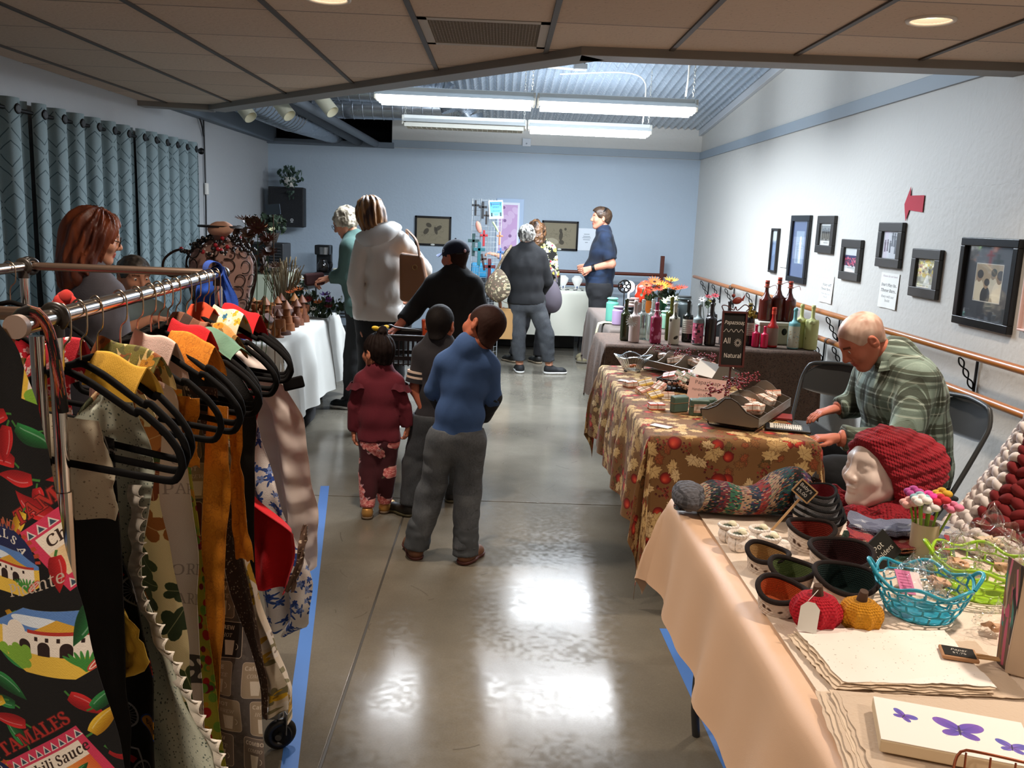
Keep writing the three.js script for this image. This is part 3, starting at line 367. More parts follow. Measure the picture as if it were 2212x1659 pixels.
const chiliTex = ctex(1024, 1536, (c, w, h) => {
  const r = RNG(77); c.fillStyle = '#0d0b0c'; c.fillRect(0, 0, w, h);
  const mission = (x, y, s, a = 0) => { c.save(); c.translate(x, y); c.rotate(a); c.scale(s, s); c.beginPath(); [[-150, -40], [-70, -95], [75, -95], [150, -40], [150, 45], [70, 95], [-70, 95], [-150, 50]].forEach((p, i) => i ? c.lineTo(...p) : c.moveTo(...p)); c.closePath(); c.fillStyle = '#e9c04a'; c.fill(); c.save(); c.clip(); c.fillStyle = '#5c86c8'; c.fillRect(-160, -100, 320, 75); c.fillStyle = '#dfe8f2'; c.beginPath(); c.ellipse(-40, -60, 70, 16, 0, 0, 7); c.fill(); c.fillStyle = '#d9a63a'; c.beginPath(); c.moveTo(-60, -25); c.lineTo(20, -70); c.lineTo(130, -25); c.fill(); c.fillStyle = '#f1e6da'; c.fillRect(-140, -28, 270, 62); c.beginPath(); c.arc(-95, -25, 28, PI, 0); c.fill(); c.fillStyle = '#b5342a'; c.fillRect(-60, -36, 190, 10); c.fillStyle = '#2a1816'; for (const k of [-70, -15, 45]) { c.beginPath(); c.arc(k, 12, 17, PI, 0); c.rect(k - 17, 12, 34, 24); c.fill(); } for (const k of [-40, -10, 20, 80]) c.fillRect(k, -18, 9, 12); c.fillStyle = '#7fae3a'; for (let k = 0; k < 26; k++) { c.beginPath(); c.arc(r.r(-140, -60), r.r(25, 90), 14, 0, 7); c.fill(); } c.fillStyle = '#3f8a3a'; for (let k = 0; k < 8; k++) { c.beginPath(); c.ellipse(60 + k * 9, 45, 5, 30, (k - 4) * 0.25, 0, 7); c.fill(); } c.restore(); c.strokeStyle = '#c9463e'; c.lineWidth = 11; c.stroke(); c.strokeStyle = '#f0d8c8'; c.lineWidth = 3; c.stroke(); c.restore(); };
  const tamales = (x, y, a, s) => { c.save(); c.translate(x, y); c.rotate(a); c.scale(s, s); c.font = 'bold 78px serif'; c.lineWidth = 7; c.strokeStyle = '#5d1210'; c.strokeText('TAMALES', -190, 0); c.fillStyle = '#b02c25'; c.fillText('TAMALES', -190, 0); c.fillStyle = '#d33a5c'; c.fillRect(-200, 22, 400, 290); c.fillStyle = '#e9dcd4'; for (let k = 0; k < 9; k++) for (const yy of [30, 266]) { c.beginPath(); c.moveTo(-190 + k * 44, yy + 36); c.lineTo(-170 + k * 44, yy); c.lineTo(-150 + k * 44, yy + 36); c.fill(); c.fillStyle = '#3a4a5c'; c.beginPath(); c.moveTo(-182 + k * 44, yy + 32); c.lineTo(-170 + k * 44, yy + 10); c.lineTo(-158 + k * 44, yy + 32); c.fill(); c.fillStyle = '#e9dcd4'; } const g = c.createLinearGradient(-170, 0, 170, 0); g.addColorStop(0, '#efd9b4'); g.addColorStop(0.6, '#e9a24a'); g.addColorStop(1, '#d85c2c'); c.fillStyle = g; c.fillRect(-165, 76, 330, 180); c.fillStyle = '#f3e6d6'; c.fillRect(-165, 76, 330, 74); c.fillStyle = '#32201a'; c.font = 'italic bold 60px serif'; c.fillText('Chili Sauce', -150, 132); pepper(c, 60, 200, 80, -0.4, GRN); pepper(c, 80, 235, 80, 0.1, RED); c.restore(); };
  const salsa = (x, y, s) => { c.save(); c.translate(x, y); c.scale(s, s); c.fillStyle = '#1b2350'; c.beginPath(); c.arc(0, 0, 110, PI, 0); c.fill(); c.strokeStyle = '#b8452f'; c.lineWidth = 16; c.setLineDash([14, 10]); c.beginPath(); c.arc(0, 0, 118, PI, 0); c.stroke(); c.setLineDash([]); c.fillStyle = '#e8e0d4'; c.font = 'bold 40px serif'; 'SALSA'.split('').forEach((ch, i) => { c.save(); c.rotate(-1.0 + i * 0.5); c.fillText(ch, -12, -66); c.restore(); }); c.restore(); mission(x, y + 40 * s, 0.8 * s); };
  for (let i = 0; i < 90; i++) pepper(c, r() * w, r() * h, r.r(70, 130), r() * 6.3, r.pick([RED, GRN, GRN, YEL, RED]));
  for (let i = 0; i < 24; i++) { c.fillStyle = '#0d0b0c'; c.beginPath(); c.arc(r() * w, r() * h, r.r(30, 60), 0, 7); c.fill(); }
  for (let k = 0; k < 2; k++) for (let q = 0; q < 2; q++) { const x = 300 + q * 512 - k * 120, y = 250 + k * 768; mission(x, y, 1.1, 0.05); tamales(x - 70, y + 330, -0.62, 0.75); salsa(x - 240, y + 520, 0.9); pepper(c, x + 130, y - 130, 150, 1.9, GRN); pepper(c, x - 190, y + 130, 120, 0.5, GRN); pepper(c, x + 40, y + 470, 150, 0.15, YEL); pepper(c, x - 90, y + 500, 110, 1.4, RED); c.fillStyle = '#c8b8a8'; c.font = 'italic 52px serif'; c.save(); c.translate(x - 60, y - 150); c.rotate(-0.35); c.fillText('Picante', -60, 0); c.restore(); c.font = '40px sans-serif'; c.fillStyle = '#a8644a'; c.fillText('GRAND', x - 330, y + 430); }
}, 2.0, 1.35);
const dotTex = (bg, fg, n, s, seed, W = 256) => ctex(W, W, (c, w, h) => { const r = RNG(seed); c.fillStyle = bg; c.fillRect(0, 0, w, h); for (let i = 0; i < n; i++) { c.fillStyle = r.pick(fg); c.beginPath(); c.arc(r() * w, r() * h, r.r(0.5, 1) * s, 0, 7); c.fill(); } }, 5, 5);
const flowerTex = (bg, cols, n, s, seed, rep = 4, leaf = '#5a7a3a') => ctex(512, 512, (c, w, h) => { const r = RNG(seed); c.fillStyle = bg; c.fillRect(0, 0, w, h); for (let i = 0; i < n; i++) { const x = r() * w, y = r() * h, k = r.r(0.6, 1.2) * s, col = r.pick(cols); if (leaf) { c.fillStyle = leaf; for (let q = 0; q < 3; q++) { c.beginPath(); const a = r() * 6.3; c.ellipse(x + cos(a) * k * 1.2, y + sin(a) * k * 1.2, k * 0.7, k * 0.25, a, 0, 7); c.fill(); } } for (let q = 0; q < 6; q++) { c.fillStyle = col; c.beginPath(); const a = q * 1.05 + r(); c.ellipse(x + cos(a) * k * 0.5, y + sin(a) * k * 0.5, k * 0.5, k * 0.32, a, 0, 7); c.fill(); } c.fillStyle = 'rgba(40,20,10,.4)'; c.beginPath(); c.arc(x, y, k * 0.2, 0, 7); c.fill(); } }, rep, rep);
const mintTex = dotTex('#d4dac8', ['#5c6b62', '#7d8a80', '#4e5b55'], 420, 2.2, 12), brownDot = dotTex('#5a4436', ['#d8c6ae', '#a58a70'], 500, 2.4, 13);
const blueFl = flowerTex('#e9e6e2', ['#2c4da0', '#3d62b8', '#7f98d0'], 60, 26, 15, 5, '#31508f'), yelFl = flowerTex('#e4d6c0', ['#e0b52c', '#caa034', '#ece4d8'], 46, 42, 16, 4, '#8c8460'), redFl = flowerTex('#c8172c', ['#f2dcd8', '#e9a8b0'], 50, 26, 17, 6, null), bigFl = flowerTex('#cbb27a', ['#8a4a1e', '#6e6a2e', '#b8862c'], 30, 60, 18, 5, '#5a5a2a');
const autumnTex = ctex(512, 1024, (c, w, h) => { const r = RNG(19); c.fillStyle = '#dfcb9c'; c.fillRect(0, 0, w, h); for (let i = 0; i < 46; i++) { const x = r() * w, y = r() * h, s = r.r(40, 75), col = r.pick(['#9a5a26', '#3e4a26', '#2f3c22', '#b06a30', '#7a3a1c']); c.fillStyle = col; c.save(); c.translate(x, y); c.rotate(r() * 6.3); c.beginPath(); for (let k = 0; k <= 30; k++) { const t = k / 30 * 2 * PI, q = s * (0.6 + 0.4 * abs(cos(2.5 * t))); k ? c.lineTo(cos(t) * q, sin(t) * q * 0.8) : c.moveTo(q, 0); } c.fill(); c.strokeStyle = 'rgba(240,220,170,.5)'; c.lineWidth = 2; c.beginPath(); c.moveTo(-s, 0); c.lineTo(s, 0); c.stroke(); c.restore(); } }, 3.2, 1.6);
const coffeeTex = ctex(1024, 1024, (c, w, h) => { const r = RNG(20); c.fillStyle = '#5b5350'; c.fillRect(0, 0, w, h); for (let i = 0; i < 1500; i++) { c.fillStyle = `rgba(${r.pick(['200,190,180', '20,16,14'])},${r.r(0.03, 0.12)})`; c.beginPath(); c.arc(r() * w, r() * h, r.r(2, 16), 0, 7); c.fill(); } const words = ['JUST A FEW', 'COMBO', 'COFFEE', 'Café', 'LATTE', 'MOCHA', 'BREW', 'HOT']; for (let j = 0; j < 4; j++) for (let i = 0; i < 4; i++) { const x = i * 256 + 14 + (j % 2) * 60, y = j * 256 + 12; c.fillStyle = r.pick(['#2b2422', '#5c2e2c', '#7d6f66', '#a8957f']); rr(c, x, y, 180, 232, 22); c.fill(); c.strokeStyle = '#cbb9a8'; c.lineWidth = 4; c.stroke(); c.fillStyle = '#d8cabb'; c.font = 'bold 40px sans-serif'; c.fillText(r.pick(words), x + 14, y + 52, 150); c.font = 'italic 34px serif'; c.fillText(r.pick(words), x + 30, y + 100, 120); c.fillStyle = '#e3d6c6'; c.beginPath(); c.moveTo(x + 55, y + 120); c.lineTo(x + 125, y + 120); c.lineTo(x + 115, y + 215); c.lineTo(x + 65, y + 215); c.fill(); c.strokeStyle = '#e3d6c6'; c.beginPath(); c.arc(x + 130, y + 160, 20, -1.3, 1.3); c.stroke(); } }, 3, 3);
const motoTex = ctex(1024, 1024, (c, w, h) => { const r = RNG(23); c.fillStyle = '#0f0f14'; c.fillRect(0, 0, w, h); const wheel = (x, y, s) => { c.strokeStyle = '#9a9aa0'; c.lineWidth = s * 0.16; c.beginPath(); c.arc(x, y, s, 0, 7); c.stroke(); c.lineWidth = 2; for (let k = 0; k < 20; k++) { c.beginPath(); c.moveTo(x, y); c.lineTo(x + cos(k * 0.314) * s, y + sin(k * 0.314) * s); c.stroke(); } c.fillStyle = '#c9c9cc'; c.beginPath(); c.arc(x, y, s * 0.15, 0, 7); c.fill(); }; for (let k = 0; k < 8; k++) { const x = (k % 2) * 500 + 160 + (k % 3) * 40, y = Math.floor(k / 2) * 256 + 120; wheel(x - 90, y + 50, 56); wheel(x + 110, y + 50, 56); c.strokeStyle = '#b71f2c'; c.lineWidth = 26; c.beginPath(); c.moveTo(x - 90, y); c.quadraticCurveTo(x, y - 50, x + 60, y); c.stroke(); c.strokeStyle = '#aaaab0'; c.lineWidth = 8; c.beginPath(); c.moveTo(x + 110, y + 50); c.lineTo(x + 70, y - 50); c.lineTo(x + 40, y - 60); c.stroke(); c.fillStyle = '#88888e'; c.fillRect(x - 40, y + 5, 80, 50); c.fillStyle = ['#d89a28', '#b8302c', '#c8702a'][k % 3]; c.beginPath(); c.ellipse(x + 260, y + 60, 80, 40, -0.1, 0, 7); c.fill(); c.strokeStyle = '#2a4aa0'; c.lineWidth = 7; c.stroke(); c.fillStyle = '#20120a'; c.font = 'bold 34px sans-serif'; c.fillText(['Bikers', 'RIVER', 'RIDER'][k % 3], x + 205, y + 72); } }, 2.2, 2.2);
const fruitTex = ctex(256, 256, (c, w, h) => { const r = RNG(25); c.fillStyle = '#b8b23a'; c.fillRect(0, 0, w, h); for (let i = 0; i < 70; i++) { c.fillStyle = r.pick(['#c02a24', '#5c8a2c', '#d89a28', '#7aa83a', '#8a1c2c']); c.beginPath(); c.arc(r() * w, r() * h, r.r(8, 18), 0, 7); c.fill(); } }, 6, 6);
const orangeTex = ctex(256, 256, (c, w, h) => { const r = RNG(26); c.fillStyle = '#d08018'; c.fillRect(0, 0, w, h); for (let i = 0; i < 400; i++) { c.strokeStyle = `rgba(${r.pick(['150,80,10', '235,160,50'])},.35)`; c.lineWidth = r.r(1, 3); c.beginPath(); c.arc(r() * w, r() * h, r.r(4, 14), r() * 6, r() * 6 + 3); c.stroke(); } }, 6, 6);
const scriptTex = ctex(512, 1024, (c, w, h) => { c.fillStyle = '#d8d0cc'; c.fillRect(0, 0, w, h); c.fillStyle = 'rgba(120,110,110,.55)'; c.font = '46px serif'; for (let k = 0; k < 6; k++) { c.fillText('PARIS', 40 + (k % 2) * 180, 90 + k * 170); c.fillText('ORIENT', 210 - (k % 2) * 150, 170 + k * 170); } c.fillStyle = '#4c4a4a'; c.fillRect(0, 930, w, 94); c.fillStyle = '#e8e4de'; for (let x = 0; x < w; x += 44) { c.beginPath(); c.ellipse(x + 22, 955, 20, 9, 0.6, 0, 7); c.ellipse(x + 22, 995, 20, 9, -0.6, 0, 7); c.fill(); } }, 3, 1.5);
const fb = (o) => fabric('#ffffff', { sheen: 0.08, ...o });
const YA = 25, HZ = [-1.335, -1.4, -1.47, -1.58, -1.67, -1.75, -1.8, -1.86, -1.92, -2.0, -2.08, -2.15, -2.21, -2.27];
const hl = ['nearest black velvet hanger on the rack', 'second black velvet hanger from the near end, beside the black apron', 'black velvet hanger over the mint dotted apron', 'black velvet hanger over the autumn leaf apron', 'black velvet hanger over the white lettered apron', 'black velvet hanger under the orange folded strap', 'black velvet hanger just behind the orange strap', 'black velvet hanger under the coffee brown strap', 'black velvet hanger under the green strap', 'black velvet hanger before the red apron', 'black velvet hanger with the red apron', 'black velvet hanger over the blue floral apron', 'third last black velvet hanger near the blue ribbon', 'farthest black velvet hanger beside the blue ribbon'];
HZ.forEach((z, i) => makeHanger(hl[i], railX, z, 22 + (i * 37 % 11), 'black velvet hangers on the front rail'));
// aprons (z, yaw, [y, left, right])
apron('black apron with chili pepper, mission and tamales print at the near end of the rack', -1.17, 0, [[1.445, -0.05, -0.015], [1.40, -0.06, 0.012], [1.31, -0.1, 0.035], [1.248, -0.14, 0.046], [1.148, -0.25, 0.062], [1.01, -0.36, 0.09], [0.83, -0.4, 0.128], [0.5, -0.42, 0.18]], fb({ map: chiliTex }), { folds: 0.012, n: 7, seed: 1, nu: 60, nv: 80 });
solo('apron_strap', 'red and black printed neck strap looped over the near end of the rail', 'strap', tube([[railX(-1.23) - 0.03, 1.3, -1.2], [railX(-1.23) - 0.018, 1.42, -1.215], [railX(-1.23), 1.4495, -1.23], [railX(-1.23) + 0.019, 1.425, -1.24], [railX(-1.23) + 0.028, 1.36, -1.245], [railX(-1.23) + 0.03, 1.3, -1.25]], 0.0075, 30, 8), mat('#c07a70', 0.85, { map: chiliTex }));
apron('plain black apron hanging beside the chili print apron', -1.385, YA, [[1.2, -0.19, 0.06], [1.09, -0.19, 0.076], [0.9, -0.2, 0.078], [0.5, -0.22, 0.07]], fabric('#0e0d0d'), { seed: 2, folds: 0.006 });
apron('small white dotted bib hanging above the black apron', -1.36, YA, [[1.265, -0.15, 0.05], [1.2, -0.17, 0.06], [1.1, -0.17, 0.066]], fb({ map: dotTex('#d8cdb4', ['#8c7c68', '#a89880'], 260, 1.8, 31) }), { seed: 3, nv: 20 });
apron('navy apron with motorcycle print between the black and mint aprons', -1.43, YA, [[1.22, -0.15, 0.05], [1.02, -0.16, 0.052], [0.95, -0.16, 0.085], [0.79, -0.18, 0.115], [0.5, -0.2, 0.13]], fb({ map: motoTex }), { seed: 4 });
apron('mint green dotted apron with a white lace edge', -1.5, YA, [[1.275, -0.02, 0.06], [1.19, -0.12, 0.11], [1.16, -0.14, 0.118], [1.085, -0.15, 0.109], [0.95, -0.15, 0.095], [0.898, -0.12, 0.125], [0.797, -0.1, 0.18], [0.683, -0.06, 0.25], [0.5, -0.03, 0.31]], fb({ map: mintTex }), { seed: 5, bell: 0.03 });
{ const E = [[1.14, 0.112], [1.085, 0.109], [1.0, 0.1], [0.95, 0.095], [0.898, 0.125], [0.797, 0.18], [0.683, 0.25], [0.5, 0.31]], a = YA * PI / 180, z = -1.5, at = (y) => { let i = 0; while (i < E.length - 2 && y < E[i + 1][0]) i++; return mix(E[i][1], E[i + 1][1], clamp((E[i][0] - y) / (E[i][0] - E[i + 1][0]), 0, 1)); };
  const g = sheet((u, v) => { const y = mix(1.14, 0.5, v), x = at(y) - 0.014 + u * 0.03, d = 0.018 + 0.03 * (1 - v) + 0.007 * sin(v * 190) * u + 0.004 * sin(v * 61), yy = y + 0.004 * cos(v * 190) * u; return [railX(z) + x * cos(a) - d * sin(a), yy, z + x * sin(a) + d * cos(a)]; }, 6, 260, 1, 1, 0.001);
  solo('lace_trim', 'ruffled white lace trim along the mint dotted apron', 'lace trim', g, fabric('#e9dfd0'));
  solo('apron_pocket', 'yellow corner patch on the mint dotted apron', 'pocket', apronGeo(z + 0.02, YA, [[0.94, 0.09, 0.12], [0.9, 0.085, 0.15], [0.86, 0.085, 0.168], [0.84, 0.088, 0.15], [0.825, 0.09, 0.11]], { folds: 0.003, nu: 14, nv: 12, dz: 0.075 }), fabric('#d8b23e')); }
apron('cream apron with autumn leaf print beside the mint apron', -1.58, YA, [[1.3, -0.03, 0.04], [1.2, -0.12, 0.09], [1.071, -0.15, 0.081], [0.968, -0.15, 0.104], [0.855, -0.14, 0.128], [0.79, -0.13, 0.137], [0.45, -0.13, 0.17]], fb({ map: autumnTex }), { seed: 6 });
apron('off-white apron with faint grey lettering behind the autumn leaf apron', -1.67, YA, [[1.31, -0.03, 0.05], [1.244, -0.12, 0.098], [1.119, -0.12, 0.104], [0.936, -0.12, 0.121], [0.715, -0.12, 0.131], [0.45, -0.12, 0.14]], fb({ map: scriptTex }), { seed: 7 });
apron('fruit print apron showing as a narrow green red strip', -1.72, YA, [[1.25, -0.1, 0.09], [0.9, -0.1, 0.118], [0.6, -0.1, 0.155], [0.4, -0.1, 0.19]], fb({ map: fruitTex }), { seed: 7.5 });
apron('grey apron with chalkboard coffee cup print', -1.8, YA, [[1.3, -0.05, 0.05], [1.142, -0.12, 0.112], [1.087, -0.1, 0.141], [0.888, -0.1, 0.145], [0.6, -0.05, 0.246], [0.4, -0.05, 0.262]], fb({ map: coffeeTex }), { seed: 8 });
apron('long orange mottled apron tie hanging in front of the coffee print', -1.775, YA, [[1.225, 0.165, 0.222], [1.1, 0.156, 0.217], [0.8, 0.138, 0.2], [0.514, 0.123, 0.165], [0.43, 0.121, 0.158]], fb({ map: orangeTex }), { seed: 9, folds: 0.001, n: 4, nu: 12, dz: 0.035 });
apron('short orange mottled tie end beside the long orange tie', -1.85, YA, [[1.2, 0.19, 0.222], [1.085, 0.193, 0.223], [0.98, 0.197, 0.237], [0.885, 0.2, 0.249]], fb({ map: orangeTex }), { seed: 10, folds: 0.001, n: 4, nu: 12, nv: 30, dz: 0.03 });
apron('square orange mottled pocket hanging under the folded orange strap', -1.72, YA, [[1.245, 0.085, 0.158], [1.17, 0.085, 0.158], [1.11, 0.083, 0.157]], fb({ map: orangeTex }), { seed: 10, folds: 0.001, n: 4, nu: 12, nv: 16, dz: 0.03 });
apron('dark brown apron with script print behind the orange ties', -1.9, YA, [[1.22, -0.05, 0.12], [0.9, -0.05, 0.185], [0.65, 0, 0.25], [0.5, 0.02, 0.26]], fb({ map: brownDot }), { seed: 11 });
apron('yellow daisy print apron with a ruffled hem', -1.95, YA, [[1.15, 0.0, 0.15], [0.836, 0.1, 0.19], [0.731, 0.15, 0.215], [0.631, 0.17, 0.262], [0.55, 0.185, 0.311], [0.47, 0.19, 0.305]], fb({ map: yelFl }), { seed: 12, folds: 0.016, n: 14 });
apron('black apron hanging at the middle of the rack', -1.99, YA, [[1.28, -0.1, 0.12], [1.18, -0.12, 0.19], [0.9, -0.12, 0.18], [0.6, -0.12, 0.19]], fabric('#0d0c0c'), { seed: 13 });
apron('bright red apron with a bulging pocket and brown trim', -2.1, YA, [[1.2, 0.05, 0.19], [1.122, 0.08, 0.193], [0.99, 0.1, 0.18], [0.93, 0.14, 0.19], [0.873, 0.18, 0.322], [0.8, 0.19, 0.322], [0.742, 0.2, 0.306], [0.722, 0.205, 0.298]], fabric('#c20f1c'), { seed: 14, folds: 0.016, n: 6, bell: 0.05 });
solo('apron_trim', 'dark brown and cream edging on the red apron pocket', 'trim', apronGeo(-2.1, YA, [[0.885, 0.318, 0.334], [0.8, 0.318, 0.336], [0.735, 0.303, 0.318]], { folds: 0.004, n: 6, nu: 6, nv: 14, bell: 0.04, dz: 0.02 }), fb({ map: brownDot }));
apron('white apron with blue floral print below the red pocket', -2.17, YA, [[1.2, 0.05, 0.12], [1.037, 0.06, 0.168], [0.89, 0.08, 0.224], [0.7, 0.16, 0.321], [0.589, 0.18, 0.309], [0.55, 0.2, 0.25]], fb({ map: blueFl }), { seed: 15, folds: 0.014, n: 8 });
{ const ribT = dtex(64, 256, (u, v) => 0.5 + 0.4 * sin(v * 60 + 3 * sin(u * 6.28)) + 0.1 * vn(u * 10, v * 40), 4, 1.6);
  apron('white ribbed apron hanging at the far end of the rack', -2.27, YA, [[1.27, -0.05, 0.1], [1.2, 0.0, 0.2], [1.09, 0.1, 0.279], [0.95, 0.12, 0.302], [0.819, 0.14, 0.321], [0.7, 0.15, 0.31], [0.66, 0.16, 0.26]], fabric('#e6d9d2', { bumpMap: ribT, bumpScale: 0.006 }), { seed: 16, folds: 0.02, n: 7 }); }
solo('hair_bow', 'black velvet band with floral fabric at the far end of the rack', 'bow', rbox(0.06, 0.03, 0.012, -0.5, 1.18, -2.14, 0.005, 0, -0.4, 0.3), velvet);
// folded straps laid over the hanger shoulders
function strapOver(label, z, x0, x1, m, drop = 0.09, yaw = YA, lift = 0) {
  const a = yaw * PI / 180, g = sheet((u, v) => { const x = mix(x0, x1, u), q = (v - 0.5) * 2, sh = -0.085 - 0.165 * abs(x) - (abs(x) > 0.15 ? (abs(x) - 0.15) * 0.6 : 0), d = q * 0.016 + 0.014 * sstep(0.1, 1, abs(q)) * Math.sign(q), y = RY + sh + 0.010 + lift - drop * Math.pow(abs(q), 1.6) + 0.004 * sin(u * 7 + z * 40); return [railX(z) + x * cos(a) - d * sin(a), y, z + x * sin(a) + d * cos(a), x + 0.3, y]; }, 16, 18, 1, 1, 0.002);
  return solo('apron_strap', label, 'strap', g, m, 'straps folded over the hangers');
}
strapOver('plain yellow tie folded over the front hangers', -1.43, 0.02, 0.13, fabric('#d8a632'), 0.05, YA, 0.012);
strapOver('tan floral bib folded over a front hanger', -1.5, -0.01, 0.13, fb({ map: bigFl }), 0.06, YA, 0.02);
strapOver('pale pink cloth folded over the hanger of the lettered apron', -1.66, 0.0, 0.1, fabric('#dcbfb4'), 0.08, YA, 0.012);
strapOver('orange mottled strap folded over a black hanger', -1.76, 0.05, 0.16, fb({ map: orangeTex }), 0.06, YA, 0.012);
strapOver('bright red strap folded over a hanger by the orange one', -1.82, 0.03, 0.13, fabric('#c8101e'), 0.07, YA, 0.02);
strapOver('coffee brown strap with cream script on a hanger', -1.9, 0.0, 0.1, fb({ map: coffeeTex, color: '#a0705c' }), 0.05, YA, 0.02);
strapOver('mustard striped strap folded beside the coffee brown one', -1.92, 0.1, 0.17, fb({ map: yelFl, color: '#e8b070' }), 0.05, YA, 0.02);
strapOver('mint green strap on a hanger at the middle of the rack', -1.88, 0.1, 0.19, fabric('#5f8570'), 0.02, YA, 0.012);
strapOver('orange red strap next to the blue petal print', -2.1, -0.02, 0.05, fabric('#c8401f'), 0.05, YA, 0.02);
strapOver('yellow and blue petal print strap on a hanger', -2.13, 0.04, 0.13, fb({ map: flowerTex('#d9cfae', ['#2c6a8c', '#d8a830', '#e8e2d4'], 40, 34, 41, 7, null) }), 0.06, YA, 0.02);
strapOver('bright red strap folded at the far end of the rail', -2.2, 0.05, 0.16, fabric('#c00d1a'), 0.06, YA, 0.02);
strapOver('red and white print cloth bunched over the far rail hangers', -1.5, -0.19, -0.05, fb({ map: redFl }), 0.08, YA, 0.02);
// blue ribbon tied at the far end
{ const x = railX(-2.3), t = thing('blue_ribbon', 'royal blue ribbon looped over the far end of the chrome rail', 'ribbon', [0, 0, 0]); const bm = fabric('#1d4aa8');
  part(t, 'loop', [sheet((u, v) => { const a = mix(-2.6, 2.6, v), w = (u - 0.5) * 0.05; return [x + 0.02 * sin(a) - 0.025 + 0.03 * u, RY + 0.012 + 0.022 * cos(a), -2.29 + w]; }, 6, 24, 1, 1, 0.001)], bm);
  part(t, 'tail', apronGeo(-2.3, 0, [[1.45, 0.0, 0.025], [1.36, 0.028, 0.055], [1.2, 0.05, 0.085], [1.08, 0.06, 0.1]], { folds: 0.002, nu: 6, nv: 30, dz: 0.02 }), bm);
  part(t, 'panel', apronGeo(-2.33, 10, [[1.44, -0.06, 0.0], [1.38, -0.08, 0.0], [1.25, -0.1, 0.0]], { folds: 0.005, nu: 10, nv: 20, dz: -0.02 }), bm); }
// rear rail hangers with red print aprons
[[-1.98, 'black velvet hanger on the rear rail at left edge'], [-2.12, 'black velvet hanger on the rear rail with red print'], [-2.22, 'farthest black velvet hanger on the rear rail']].forEach(([z, l]) => makeHanger(l, railA, z, 8, 'black velvet hangers on the rear rail'));
apron('red and white print apron hanging on the rear rail', -2.12, 8, [[1.27, -0.06, 0.14], [1.2, -0.18, 0.19], [0.9, -0.2, 0.2], [0.6, -0.22, 0.22]], fb({ map: redFl }), { X: railA, seed: 21 });
apron('cream and orange floral apron on the rear rail', -2.04, 8, [[1.24, -0.05, 0.17], [1.1, -0.18, 0.18], [0.6, -0.2, 0.22]], fb({ map: flowerTex('#d9b56a', ['#a8541e', '#c8862c', '#e8dcc4'], 40, 40, 43, 5) }), { X: railA, seed: 22 });
solo('red_bow', 'coral red fabric rose on a hanger of the rear rail', 'fabric flower', [...Array(6).keys()].map((k) => tf(sph(0.02, 0, 0, 0, [1, 0.8, 0.5], 12, 8), railA(-2.3) + 0.1 + 0.014 * cos(k), 1.345 + 0.012 * sin(k * 1.7), -2.3 + 0.012 * sin(k), 0, 0, k)), fabric('#c2332c'));
// ---------- figures: signed distance bodies ----------
const smin = (a, b, k) => { const h = max(k - abs(a - b), 0) / k; return min(a, b) - h * h * k * 0.25; }, smax = (a, b, k) => -smin(-a, -b, k);
const ell = (x, y, z, c, r) => { x -= c[0]; y -= c[1]; z -= c[2]; const a = x / r[0], b = y / r[1], d = z / r[2], k0 = hyp(a, b, d), k1 = hyp(a / r[0], b / r[1], d / r[2]); return k1 < 1e-9 ? -min(...r) : k0 * (k0 - 1) / k1; };
function capd(x, y, z, c) { // tapered capsule {a,b,ra,rb, dir,f (flattening), end (flat cut at b)}
  const [ax, ay, az] = c.a, bx = c.b[0] - ax, by = c.b[1] - ay, bz = c.b[2] - az; let px = x - ax, py = y - ay, pz = z - az; const L = bx * bx + by * by + bz * bz, tt = L ? (px * bx + py * by + pz * bz) / L : 0, t = clamp(tt, 0, 1);
  px -= bx * t; py -= by * t; pz -= bz * t; if (c.dir) { const q = (px * c.dir[0] + pz * c.dir[1]) * (c.f - 1); px += c.dir[0] * q; pz += c.dir[1] * q; }
  let d = hyp(px, py, pz) - mix(c.ra, c.rb, t); if (c.end) d = max(d, (tt - 1) * Math.sqrt(L)); return d;
}
